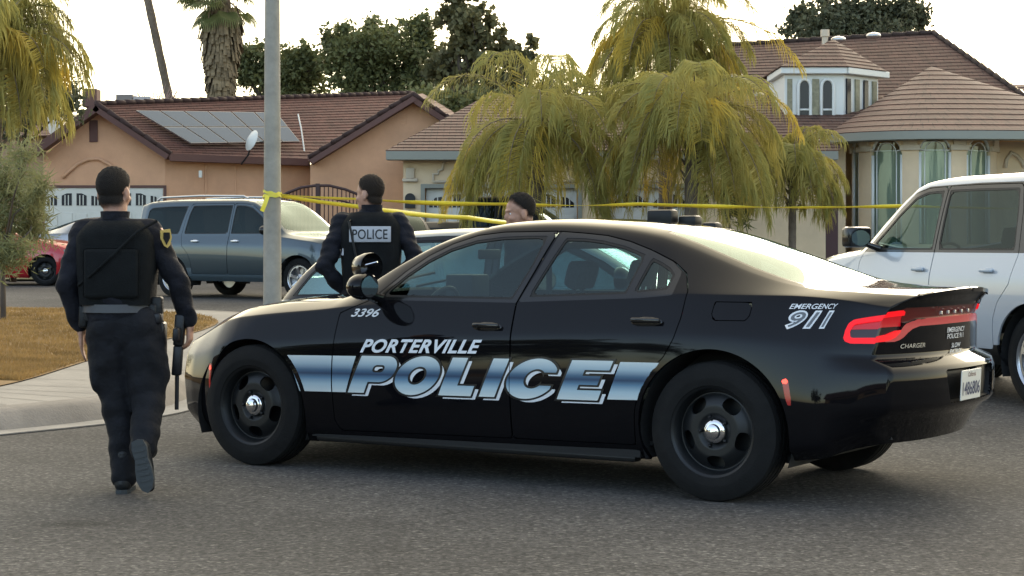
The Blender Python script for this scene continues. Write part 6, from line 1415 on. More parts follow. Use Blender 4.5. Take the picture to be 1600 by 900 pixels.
def house_cream():
    stucco=mat('cream stucco',(.68,.52,.34),.9,var=.12,scale=.8,bump=.3,bscale=60); tile=tile_mat('brown roof tile',(.080,.040,.029),(.112,.056,.041)); trim=mat('grey green fascia',(.24,.24,.20),.6); white=mat('ivory door paint',(.58,.56,.50),.55,var=.05,scale=3); wtrim=mat('white window trim',(.66,.66,.62),.5)
    relief=mat('cream relief plaster',(.55,.46,.35),.85)
    Yf=46.0; root=empty('cream_house',(4,Yf,gz(Yf))); tag(root,'cream stucco house with two garage doors, small dormer and round bay of arched windows','house'); O=Vector(root.location)
    T=lambda px,py,Y:at(px,py,Y)-O; base=-.3; M0=Matrix.Translation((-O.x,0,-O.z)); X=lambda px,Y=Yf:xat(px,Y); Z=lambda py,Y=Yf:zat(py,Y)
    b=MB(); ze=Z(240)
    # garage wing front wall with true openings
    xs=[X(630),X(664),X(903),X(953),X(1080),X(1290)]; zt=Z(294); g=gz(Yf)
    def wq(x0,x1,z0,z1,y=0.0): b.box(x0-O.x,x1-O.x,y,y+.25,z0-O.z,z1-O.z)
    wq(xs[0],xs[1],g-.3,ze); wq(xs[1],xs[2],zt,ze); wq(xs[2],xs[3],g-.3,ze); wq(xs[3],xs[4],zt,ze); wq(xs[4],xs[5],g-.3,ze)
    b.box(xs[0]-O.x,xs[0]+.25-O.x,.25,11,base,ze-O.z); b.box(xs[5]-O.x-.25,xs[5]-O.x,.25,8,base,ze-O.z)
    b.build('wall',stucco,root)
    for a,c,n_ in ((1,2,8),(3,4,4)):
        M=Matrix.Translation((xs[a]-O.x+.02,.16,0)); garage_door(root,M,xs[c]-xs[a]-.04,zt-g,white,npan=n_)
        bb=MB(); x0,x1=xs[a]-O.x,xs[c]-O.x; h=zt-g; bb.box(x0-.10,x0,-.03,.16,0,h+.10); bb.box(x1,x1+.10,-.03,.16,0,h+.10); bb.box(x0,x1,-.03,.16,h,h+.10); bb.build('door_trim',trim,root)
    # plaster ornaments over the doors, wall lights
    def orn(cx,cy,w_,h_):
        pts=[(-1,-.5),(-1,0),(-.72,0),(-.72,.22),(-.5,.30),(-.42,.75),(-.15,1),(.15,1),(.42,.75),(.5,.30),(.72,.22),(.72,0),(1,0),(1,-.5),(-1,-.5)]
        q=MB(); moulding(q,M0,[(X(cx+a*w_),Z(cy-c*h_)) for a,c in pts],.035); q.build('wall_moulding',relief,root,smooth=True)
    for c in ((705,272,28,24),(800,272,28,24),(880,272,26,24),(1018,272,28,24)): orn(*c)
    for px in (640,1098):
        q=MB(); q.bbox(X(px-11),X(px+13),-.12,0,Z(284),Z(279),.02,M=M0); q.bbox(X(px-6),X(px+8),-.08,0,Z(279),Z(262),.03,M=M0); q.build('wall_ornament',relief,root,smooth=40)
        q=MB(); q.prism(arch_poly(X(px-7),X(px+9),Z(325),Z(302),.12),.10,M=M0@Matrix.Translation((0,-.10,0))); q.build('wall_light',MT['gun'],root)
    # garage roof (hip)
    e0=T(603,236,Yf-.6); e1=T(1310,236,Yf-.6); r0=T(760,150,Yf+5.5); r1=T(1300,120,Yf+5.5)
    b=MB().mat(tile); courses(b,e0,e1,r0,T(1420,150,Yf+5.5),20); bk=T(640,238,Yf+11); courses(b,bk,e0,r0,r0+Vector((.01,0,0)),18); b.build('roof',None,root,fix=False)
    b=MB(); vs=[e0+Vector((0,0,-.0)),e1,e1+Vector((0,0,-.20)),e0+Vector((0,0,-.20))]; vs+=[v+Vector((0,.62,0)) for v in vs]; b.add(vs,[(0,1,2,3),(4,7,6,5),(0,4,5,1),(3,2,6,7),(0,3,7,4),(1,5,6,2)]); b.build('fascia',trim,root)
    # tall main block roof behind
    Ym=50.0; Yr=57.0
    m0=T(880,215,Ym); m1=T(1690,215,Ym); q0=T(1140,72,Yr); q1=T(1458,53,Yr)
    b=MB().mat(tile); courses(b,m0,m1,q0,q1,30); courses(b,m1,T(1700,215,Yr+7),q1,q1+Vector((0,.01,0)),26); courses(b,T(880,215,Yr+7),m0,q0+Vector((-.0,.01,0)),q0,26); b.build('main_roof',None,root,fix=False)
    for a_,c_ in ((q0,q1),(q1,m1),(q0,m0)):
        n=int((c_-a_).length/.4); b=MB()
        for k in range(n): b.tube([a_.lerp(c_,k/n)+Vector((0,0,.05)),a_.lerp(c_,(k+1.1)/n)+Vector((0,0,.03))],[.09,.07],n=7)
        b.build('ridge_tiles',tile,root,smooth=True)
    b=MB(); b.box(m0.x+.4,m1.x-.4,Ym-O.y+.6,Yr-O.y+6,base,m0.z-.02); b.build('main_block',stucco,root)
    # vents and flue on the roof
    for px,py,Y in ((1289,60,55.5),):
        c=T(px,py,Y); b=MB(); b.tube([c+Vector((0,0,-.7)),c+Vector((0,0,.05))],.09,n=10); b.tube([c+Vector((0,0,.05)),c+Vector((0,0,.25))],.13,n=10); b.build('flue',relief,root,smooth=50)
    for px,py in ((1310,62),(1365,56),(1150,120),(1185,150)):
        c=T(px,py,55.5 if py<100 else 53); b=MB(); b.ell(c,(.22,.22,.10)); b.build('roof_vent',MT['badge'],root,smooth=True)
    # dormer with rounded-top windows
    Yd=49.2; x0,x1=X(1226,Yd),X(1386,Yd); z0,z1=Z(198,Yd),Z(116,Yd)
    dr=empty('dormer',(0,0,0)); dr.parent=root
    xm=X(1318,Yd); b=MB(); b.box(x0-O.x,xm-O.x,Yd-O.y,Yd-O.y+3,z0-O.z,z1-O.z); b.add([(xm-O.x,Yd-O.y,z0-O.z),(x1-O.x,Yd+1.2-O.y,z0-O.z),(x1-O.x,Yd+1.2-O.y,z1-O.z),(xm-O.x,Yd-O.y,z1-O.z),(xm-O.x,Yd-O.y+3,z0-O.z),(x1-O.x,Yd+3-O.y,z0-O.z),(x1-O.x,Yd+3-O.y,z1-O.z),(xm-O.x,Yd-O.y+3,z1-O.z)],[(0,1,2,3),(1,5,6,2),(3,2,6,7),(0,4,5,1)]); b.build('dormer_wall',wtrim,dr)
    for pa,pb in ((1247,1266),(1283,1302)):
        n=14; xa,xb,za,zb=X(pa,Yd),X(pb,Yd),Z(196,Yd),Z(124,Yd); rx=(xb-xa)/2; pts=[(xa+rx+rx*math.cos(t),za+rx*1.2+rx*1.2*math.sin(t)) for t in np.linspace(math.pi,2*math.pi,9)]+[(xa+rx+rx*math.cos(t),zb-rx*1.2+rx*1.2*math.sin(t)) for t in np.linspace(0,math.pi,9)]
        q=MB(); q.prism(pts,.05,M=M0@Matrix.Translation((0,Yd-O.y-.03,0))); wo=q.build('window',MT['win_dark'],dr); q=MB(); moulding(q,M0@Matrix.Translation((0,Yd-O.y-.01,0)),pts+[pts[0]],.045); q.box(xa,xb,Yd-O.y-.06,Yd-O.y-.035,Z(173,Yd),Z(170,Yd),M=M0); q.build('window_frame',wtrim,wo,smooth=True)
    stone=mat('dormer stone',(.26,.24,.16),.9,var=.3,scale=6,bump=.5,bscale=18)
    for pa,pb in ((1269,1280),(1230,1238)):
        q=MB(); q.box(X(pa,Yd),X(pb,Yd),Yd-O.y-.02,Yd-O.y+.02,z0+.1,z1-.12,M=M0); q.build('stone_panel',stone,dr)
    Md=Matrix.Translation((xm-O.x,Yd-O.y,0))@Matrix.Rotation(math.atan2(1.2,x1-xm),4,'Z'); Ld=math.hypot(1.2,x1-xm)
    for k in range(4):
        q=MB(); q.box(Ld*(.06+.25*k),Ld*(.06+.25*k+.11),-.05,.02,z0-O.z+.1,z1-O.z-.1,M=Md); q.build('window' if k%2==0 else 'stone_panel',MT['win_dark'] if k%2==0 else stone,dr)
    b=MB(); b.bbox(x0-.12-O.x,xm+.05-O.x,Yd-O.y-.2,Yd-O.y+2.5,z1-O.z,z1-O.z+.17,.02); b.bbox(-.05,Ld+.25,-.2,1.5,z1-O.z+.002,z1-O.z+.168,.02,M=Md); b.build('cornice',wtrim,dr)
    apx=T(1302,62,Yd+2.2); cz=z1-O.z+.17; P=[Vector((x0-.15-O.x,Yd-O.y-.25,cz)),Vector((xm+.05-O.x,Yd-O.y-.25,cz)),Vector((x1+.2-O.x,Yd-O.y+1.1,cz)),Vector((x1+.2-O.x,Yd-O.y+3.5,cz)),Vector((x0-.15-O.x,Yd-O.y+3.5,cz))]
    b=MB().mat(tile)
    for i in range(4): courses(b,P[i],P[i+1],apx,apx+(P[i+1]-P[i]).normalized()*.01,8)
    courses(b,P[4],P[0],apx,apx+Vector((0,-.01,0)),8); b.build('dormer_roof',None,dr,fix=False)
    # round bay
    Yb=45.0; cx=X(1445,Yb+1.6); rb=(1545-1320)/2/FP*Yb*1.03; cy=Yb+1.75; ztop=Z(212,Yb); by=empty('bay',(0,0,0)); by.parent=root
    NB=8; angs=[math.pi*(1.02+.96*k/NB) for k in range(NB+1)]           # from left round the front to the right
    def cyl(name,r0,r1,z0_,z1_,m,par,n=64,a0=math.pi*.98,a1=math.pi*2.02):
        q=MB(); vs=[]; 
        for k in range(n+1):
            t=a0+(a1-a0)*k/n; 
            for (r_,z_) in ((r0,z0_),(r1,z1_)): vs.append((cx-O.x+r_*math.cos(t),cy-O.y+r_*math.sin(t)*.98,z_-O.z))
        q.add(vs,[(2*k,2*k+2,2*k+3,2*k+1) for k in range(n)]); return q.build(name,m,par,smooth=50,fix=False)
    cyl('glass_wall',rb-.06,rb-.06,gz(Yb)+.9,ztop-.02,MT['bay_glass'],by); cyl('bay_base',rb,rb,gz(Yb)-.3,gz(Yb)+.92,stucco,by)
    wins=[(1320,1342),(1361,1410),(1436,1487),(1511,1548)]
    # piers between windows, following the curve
    def ang_of(px):
        # angle on the bay whose projection is px (front side)
        best=None
        for t in np.linspace(math.pi,2*math.pi,2000):
            x=cx+rb*math.cos(t); y=cy+rb*math.sin(t); e=abs((x/y)*FP+800-px)
            if best is None or e<best[0]: best=(e,t)
        return best[1]
    wa=[(ang_of(a),ang_of(c)) for a,c in wins]; piers=[(math.pi*.99,wa[0][0])]+[(wa[i][1],wa[i+1][0]) for i in range(3)]+[(wa[3][1],math.pi*2.01)]
    def curved(t0,t1,r0,r1,z0_,z1_,name,m,par,zt0=None):
        n=max(2,int(abs(t1-t0)/.06)); q=MB(); vs=[]
        for k in range(n+1):
            t=t0+(t1-t0)*k/n
            for r_ in (r0,r1):
                for z_ in (z0_,z1_): vs.append((cx-O.x+r_*math.cos(t),cy-O.y+r_*math.sin(t)*.98,z_-O.z))
        fs=[]
        for k in range(n): a=4*k; c=4*(k+1); fs+=[(a+2,c+2,c+3,a+3),(a,a+1,c+1,c),(a+1,a+3,c+3,c+1),(a,c,c+2,a+2)]
        fs+=[(0,2,3,1),(4*n,4*n+1,4*n+3,4*n+2)]; q.add(vs,fs); return q.build(name,m,par,smooth=40)
    for t0,t1 in piers:
        pz=curved(t0,t1,rb-.10,rb,gz(Yb)+.92,ztop,'pier',stucco,by); d=(t1-t0)
        if abs(d)<1: curved(t0-.02,t1+.02,rb-.05,rb+.07,Z(234,Yb),Z(226,Yb),'capital',relief,pz); curved(t0+d*.1,t1-d*.1,rb-.05,rb+.05,Z(226,Yb)+.003,Z(216,Yb),'capital_bracket',relief,pz)
    for (t0,t1) in wa:
        # spandrels making the round heads, leaded glass lines
        n=16; q=MB(); Wd=(t1-t0); hz_=Z(212,Yb); sp_=min(.55,abs(Wd)*rb/2)
        vs=[];fs=[]
        for k in range(n+1):
            u=k/n; t=t0+Wd*u; zz=hz_-sp_+sp_*math.sqrt(max(0,1-(2*u-1)**2)); vs+=[(cx-O.x+(rb+.01)*math.cos(t),cy-O.y+(rb+.01)*math.sin(t)*.98,zz-O.z),(cx-O.x+(rb+.01)*math.cos(t),cy-O.y+(rb+.01)*math.sin(t)*.98,ztop-O.z)]
        q.add(vs,[(2*k,2*k+2,2*k+3,2*k+1) for k in range(n)]); q.build('spandrel',stucco,by,fix=False)
        def L(u,z): t=t0+Wd*u; return Vector((cx-O.x+(rb-.04)*math.cos(t),cy-O.y+(rb-.04)*math.sin(t)*.98,z-O.z))
        q=MB(); zl=gz(Yb)+.95
        for e in (0.03,.97): q.tube([L(e,zl),L(e,hz_-sp_)],.04,n=6)
        q.tube([L(u,hz_-sp_+sp_*math.sqrt(max(0,1-(2*u-1)**2))) for u in np.linspace(.03,.97,15)],.04,n=6); q.build('window_frame',wtrim,by,smooth=True)
        q=MB()
        for e in (.18,.82): q.tube([L(e,zl),L(e,hz_-sp_)],.014,n=5)
        q.tube([L(.5+.32*math.cos(a),hz_-sp_+.68*sp_*math.sin(a)) for a in np.linspace(math.pi,0,15)],.014,n=5)
        q.tube([L(.03,Z(234,Yb)),L(.97,Z(234,Yb))],.016,n=5); q.build('glass_leading',wtrim,by,smooth=True)
    cyl('blind',rb-.12,rb-.12,gz(Yb)+.9,Z(234,Yb),MT['blind'],by)
    # conical roof of the bay, running into the main roof
    ap=T(1455,104,Yb+6.0); q=MB().mat(tile); n=28; re=rb+.55; zc=Z(206,Yb)-O.z
    ring=[Vector((cx-O.x+re*(1.05 if math.cos(t)<0 else 2.3)*math.cos(t),cy-O.y+re*math.sin(t),zc)) for t in np.linspace(math.pi*.96,math.pi*2.04,n+1)]
    for i in range(n): courses(q,ring[i],ring[i+1],ap,ap+(ring[i+1]-ring[i]).normalized()*.01,13)
    q.build('bay_roof',None,by,fix=False,smooth=False)
    q=MB(); vs=[]
    for v in ring: 
        c0=Vector((cx-O.x,cy-O.y,0)); r_=(Vector((v.x,v.y,0))-c0); i_=c0+r_*.70; vs+=[v+Vector((0,0,.02)),v+Vector((0,0,-.19)),Vector((i_.x,i_.y,zc-.19))]
    q.add(vs,[f for k in range(n) for f in ((3*k,3*k+3,3*k+4,3*k+1),(3*k+1,3*k+4,3*k+5,3*k+2))]); q.build('bay_fascia',trim,by,smooth=40,fix=False)
    # wall and eave right of the bay, doorway left of it
    b=MB(); xr=cx+rb*.93; b.box(xr-O.x,xr+9-O.x,cy-O.y-.1,cy-O.y+3,base,zc-.15); b.box(xs[5]-O.x-.2,X(1318,cy)-O.x,cy-O.y-.3,cy-O.y+.2,base,zc-.1); b.build('side_wall',stucco,root)
    b=MB(); a_=Vector((xr-O.x+2.6,cy-O.y-.75,zc)); c_=Vector((xr+9.4-O.x,cy-O.y-.75,zc-.02)); bm_=b.mat(tile); courses(bm_,a_,c_,a_+Vector((-1.0,5,1.6)),c_+Vector((0,5,1.6)),14); b.build('eave_roof',None,root,fix=False)
    b=MB(); b.box(a_.x+.4,c_.x,a_.y,a_.y+.05,zc-.20,zc-.005); b.build('fascia',trim,root)
    pts=[(1570,262),(1572,250),(1580,238),(1588,243),(1596,252),(1600,262)]
    q=MB(); yy=cy-.1; moulding(q,Matrix.Translation((-O.x,yy-O.y,-O.z)),[(xat(a,yy),zat(c,yy)) for a,c in pts],.05); q.build('wall_moulding',relief,root,smooth=True)
    q=MB(); yd=cy-.3; q.box(xat(1283,yd)-O.x,xat(1309,yd)-O.x,yd-O.y-.04,yd-O.y,0,zat(272,yd)-O.z); q.build('door',mat('maroon door',(.06,.014,.018),.5),root)
    q=MB(); q.bbox(X(944),X(956),-.25,-.02,Z(247),Z(232),.02,M=M0); q.build('security_light',MT['gun'],root)
    return root
MT['win_dark']=mat('dark window glass',(.018,.018,.024),.22,spec=.3)
MT['bay_glass']=glass('leaded bay glass',(.75,.82,.78),base=.02)
MT['blind']=mat('green grey blind',(.31,.33,.26),.7,var=.06,scale=2)
MT['solar']=mat('solar cells',(.09,.115,.14),.22,spec=.5)
def distant_house():
    root=empty('brown_roof_house',(-17.5,62,gz(60))); tag(root,'low house with brown tile roof at the far left behind the palm fronds','house'); O=Vector(root.location)
    T=lambda px,py,Y:at(px,py,Y)-O
    b=MB().mat(tile_mat('old brown tile',(.12,.06,.05),(.16,.08,.06))); courses(b,T(-220,215,60),T(80,212,60),T(-180,160,66),T(60,180,66),14); b.build('roof',None,root,fix=False)
    b=MB(); p,q=T(-210,215,60.5),T(72,212,60.5); b.box(p.x,q.x,p.y,p.y+6,-.3,q.z+.02); b.build('wall',mat('tan stucco',(.34,.22,.15),.9),root)
    b=MB(); c=T(70,172,68); b.box(c.x-1.2,c.x+.6,c.y,c.y+2,-.5,c.z); b.build('far_gable',MT['plate'],root)
# ------------------------------------------------------------ plants
def leaf_mat(name,c1,c2,trans=.35,scale=.8,rough=.6):
    return mat(name,c1,rough,col2=c2,scale=scale,trans=trans,spec=.3)
MT['bark']=mat('palm bark',(.13,.10,.075),.95,var=.35,scale=5,bump=.8,bscale=14); MT['bark2']=mat('tree bark',(.07,.055,.042),.95,var=.3,scale=4,bump=.6,bscale=20)
MT['frond']=leaf_mat('palm leaflets',(.22,.225,.065),(.46,.38,.11),.5,.9); MT['frond_gold']=leaf_mat('golden palm leaflets',(.42,.34,.07),(.58,.42,.08),.5,1.2)
MT['frond_dark']=leaf_mat('dark palm leaflets',(.10,.125,.045),(.20,.20,.07),.4,1.0)  # darker green leaf colour, for the fan palm crowns and the fern-like shrub
MT['leaf_oak']=leaf_mat('oak leaves',(.085,.10,.042),(.16,.17,.07),.35,.5); MT['leaf_mag']=leaf_mat('broad leaves',(.085,.085,.045),(.155,.145,.065),.35,.5); MT['leaf_grey']=leaf_mat('grey green leaves',(.06,.07,.042),(.11,.115,.065),.3,.5)
MT['feather']=leaf_mat('feathery leaves',(.17,.19,.085),(.27,.26,.12),.45,.8); MT['dead']=mat('dead palm skirt',(.16,.12,.07),.95,var=.4,scale=3)
def mesh_np(name,V,F,m,parent=None):
    me=bpy.data.meshes.new(name); me.from_pydata(V.tolist(),[],F.tolist()); me.materials.append(m); return link(bpy.data.objects.new(name,me),parent)
def feather_fronds(r,c,nf,L,elev,droop,leaf_l,leaf_w,nl=42,az=None,hang=.65,zs=1.0):
    """arching pinnate fronds; returns rachis MB and leaflet arrays"""
    V=[];F=[];k=0; rb=MB()
    for i in range(nf):
        a=(az(i) if az else 2*math.pi*(i+r.random())/nf); e=elev[0]+(elev[1]-elev[0])*r.random(); l=L*(.8+.35*r.random()); n=16; p=Vector(c); d=Vector((math.cos(a)*math.cos(e),math.sin(a)*math.cos(e),math.sin(e))); pts=[p.copy()]
        for s in range(n):
            d=(d+Vector((0,0,-droop*(.5+1.1*s/n)/n*2))).normalized(); p=p+d*l/n; pts.append(p.copy())
        rb.tube(pts,[.020*(1-.85*s/n) for s in range(n+1)],n=5)
        for s in range(nl):
            t=.12+.88*s/(nl-1); q=t*n; j=min(int(q),n-1); p0=pts[j].lerp(pts[j+1],q-j); dr=(pts[j+1]-pts[j]).normalized(); side=dr.cross(Vector((0,0,1)));
            if side.length<.05: side=Vector((1,0,0))
            side.normalize(); ll=leaf_l*(.55+.6*math.sin(math.pi*min(1,t*.93+.05)))*(.8+.4*r.random())
            for sg in (1,-1):
                d0=(side*sg*(.75+.2*r.random())+dr*.45+Vector((0,0,.25*(r.random()-.3)))).normalized(); q1=p0+d0*ll*.38; d1=(d0*(1-hang)+Vector((0,0,-1))*hang+dr*.15+Vector((r.random()-.5,r.random()-.5,(r.random()-.5)*.5))*.75).normalized(); q2=q1+d1*ll*.40; q3=q2+(d1*.5+Vector((0,0,-1))*.8).normalized()*ll*.30
                wv=dr.cross(d1); wv=wv.normalized()*leaf_w/2 if wv.length>.1 else Vector((leaf_w/2,0,0)); wv=(wv+dr*leaf_w*.35*(r.random()))
                for (pp,w_) in ((p0,.5),(q1,1),(q2,.8),(q3,.15)): V.append(pp+wv*w_); V.append(pp-wv*w_)
                for z in range(3): F.append((k+2*z,k+2*z+1,k+2*z+3,k+2*z+2))
                k+=8
    return rb,np.array([tuple(v) for v in V]),np.array(F)
def palm(label,px,Y,crown_py,base_off=0,L=2.2,nf=24,seed=1,mt='frond',gold=0,trunk_r=.14,elev=(-.45,1.25),droop=1.15,leaf_l=.60,leaf_w=.022,nl=44,group=None,lean=0,nl2=None,hang=.68):
    r=random.Random(seed); nl=int(nl*1.7); g=gz(Y); zc=zat(crown_py,Y); x=xat(px,Y); root=empty('palm_tree',(x-lean,Y,g)); tag(root,label,'palm tree',group); c=Vector((lean,0,zc-g))
    b=MB(); n=22; b.tube([Vector((lean*(k/n)**1.5,0,c.z*k/n-.05)) for k in range(n+1)],[trunk_r*(1.25-.35*min(1,k/5))*(1+.07*(k%2)) for k in range(n+1)],n=12); 
    for k in range(26): a=k*2.4; z=c.z*.62+c.z*.36*k/26; p=Vector((lean*(z/c.z)**1.5+math.cos(a)*trunk_r*.85,math.sin(a)*trunk_r*.85,z)); b.tube([p,p+Vector((math.cos(a)*.10,math.sin(a)*.10,.14))],[.035,.012],n=4)
    b.build('trunk',MT['bark'],root,smooth=60)
    rb,V,F=feather_fronds(r,c,nf,L,elev,droop,leaf_l,leaf_w,nl,hang=hang); rb.build('rachis',MT['bark'],root,smooth=True); o=mesh_np('fronds',V,F,MT[mt],root); o.name='crown'
    if gold:
        rb,V,F=feather_fronds(r,c,gold,L*1.02,(elev[0]*.3,elev[1]*.75),droop*1.1,leaf_l*1.05,leaf_w,nl,hang=hang); rb.build('rachis',MT['bark'],root,smooth=True); mesh_np('golden_fronds',V,F,MT['frond_gold'],root)
    return root,c
def leaves_in(r,centers,radii,n,size,flat=.6):
    """n leaf quads scattered in clumps gathered on the shells of ellipsoids"""
    k=len(centers); C=np.array(centers); Rr=np.array(radii); w=(Rr.prod(1))**(2/3); idx=r.choice(k,n,p=w/w.sum())
    # sub-clumps: uneven outline and gaps
    ns=max(30,n//45); sidx=r.choice(k,ns,p=w/w.sum()); d=r.normal(size=(ns,3)); d/=np.linalg.norm(d,axis=1,keepdims=True); rad=r.random((ns,1))**.45; S=C[sidx]+d*rad*Rr[sidx]*(.82+.36*r.random((ns,1)))
    pick=r.integers(0,ns,n); sr=(Rr[sidx].mean(1)*.20+.10)[pick][:,None]; P=S[pick]+r.normal(size=(n,3))*sr*.55
    a=r.normal(size=(n,3)); a/=np.linalg.norm(a,axis=1,keepdims=True); b=r.normal(size=(n,3)); b-=a*(a*b).sum(1,keepdims=True); b/=np.linalg.norm(b,axis=1,keepdims=True); s=(size*(.6+.8*r.random((n,1))))
    V=np.stack([P-a*s*.5,P+b*s*flat*.5,P+a*s*.5,P-b*s*flat*.5],1).reshape(-1,3); F=np.arange(4*n).reshape(-1,4); return V,F,S
def tree(label,px,Y,blobs,n,size,m,seed,group=None,trunk_r=.25,name='tree',cat='tree',flat=.6,twigs=26,trunk_px=None):
    """blobs: (px,py,rx_px,ry_px) ellipses of the crown as seen, at distance Y"""
    r=np.random.default_rng(seed); g=gz(min(Y,60)); x=xat(trunk_px or px,Y); root=empty(name,(x,Y,g)); tag(root,label,cat,group); O=Vector(root.location)
    C=[];Rr=[]
    for (bx,by,rx,ry) in blobs:
        p=at(bx,by,Y+float(r.uniform(-1,1)))-O; C.append(tuple(p)); Rr.append((rx/FP*Y,(rx+ry)/2/FP*Y*.85,ry/FP*Y))
    V,F,S=leaves_in(r,C,Rr,n,size,flat); mesh_np('crown',V,F,m,root)
    b=MB(); top=Vector(C[0]); fork=Vector((top.x*.25,0,max(1.0,min(c[2]-q[2]*1.2 for c,q in zip(C,Rr))))); b.tube([(0,0,-.3),(0,0,fork.z*.5),fork],[trunk_r*1.3,trunk_r,trunk_r*.85],n=10)
    for c in C:
        c=Vector(c); mid=fork.lerp(c,.55)+Vector((r.uniform(-.2,.2),r.uniform(-.2,.2),.1)); b.tube([fork,mid,c],[trunk_r*.6,trunk_r*.35,trunk_r*.14],n=7)
    for i in range(min(twigs*len(C),len(S))):
        s=Vector(S[i]); c=min((Vector(q) for q in C),key=lambda q:(q-s).length); c=c.lerp(fork,.15); m_=c.lerp(s,.5)+Vector((0,0,-.08)); b.tube([c,m_,s],[trunk_r*.16,trunk_r*.09,trunk_r*.03],n=4)
    b.build('trunk',MT['bark2'],root,smooth=True); return root
def fan_palm(label,px0,py0,px1,py1,Y,w_,crown=True,seed=3,skirt=True,ztop=None):
    r=random.Random(seed); g=gz(60); b0=Vector((xat(px0,Y),Y,g)); root=empty('fan_palm',b0); tag(root,label,'palm tree'); p0=at(px0,py0,Y)-b0; p1=at(px1,py1,Y)-b0; d=(p1-p0); top=p0+d*(1 if ztop is None else ztop); base=Vector((p0.x-(d.x/d.z)*p0.z*.4,0,-.2))
    b=MB(); n=40; b.tube([base.lerp(p0,t) if t<1 else p0.lerp(top,t-1) for t in np.linspace(0,2,n)],[w_/2*(1.1+.10*(k%2)) for k in range(n)],n=10); b.build('trunk',MT['bark'],root,smooth=60)
    if skirt:
        V=[];F=[];k=0
        for i in range(900):
            a=r.random()*6.28; t=r.random(); z=top.z-.3-3.2*t; rr=w_*.5+.10+.62*(1-t)**1.3*r.random()+.25*(1-t); p=Vector((top.x+math.cos(a)*rr*.6,math.sin(a)*rr*.6,z)); l=.7+.7*r.random(); q=p+Vector((math.cos(a)*.30,math.sin(a)*.30,-l)); s=Vector((-math.sin(a),math.cos(a),0))*(.04+.05*r.random()); V+=[p-s*.4,p+s*.4,q+s,q-s]; F.append((k,k+1,k+2,k+3)); k+=4
        mesh_np('dead_skirt',np.array([tuple(v) for v in V]),np.array(F),MT['dead'],root)
    if crown:
        V=[];F=[];k=0; rb=MB()
        for i in range(46):
            a=r.random()*6.28; e=-.9+2.2*r.random(); d0=Vector((math.cos(a)*math.cos(e),math.sin(a)*math.cos(e),math.sin(e))); l=1.0+.4*r.random(); c=top+d0*l; rb.tube([top,c],[.03,.018],n=4); sd=d0.cross(Vector((0,0,1))).normalized(); up=sd.cross(d0).normalized()
            for j in range(22):
                u=(j/21-.5)*3.6; dd=(d0*math.cos(u)+sd*math.sin(u)).normalized(); ll=.85*(1-.15*abs(u)); p1_=c+dd*ll*.6; p2=p1_+(dd*.6+Vector((0,0,-.8))).normalized()*ll*.45; wv=dd.cross(up).normalized()*.035; V+=[c-wv*.3,c+wv*.3,p1_+wv,p1_-wv,p2+wv*.3,p2-wv*.3]; F+=[(k,k+1,k+2,k+3),(k+3,k+2,k+4,k+5)]; k+=6
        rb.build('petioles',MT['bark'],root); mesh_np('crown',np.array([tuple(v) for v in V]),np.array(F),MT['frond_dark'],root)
    return root
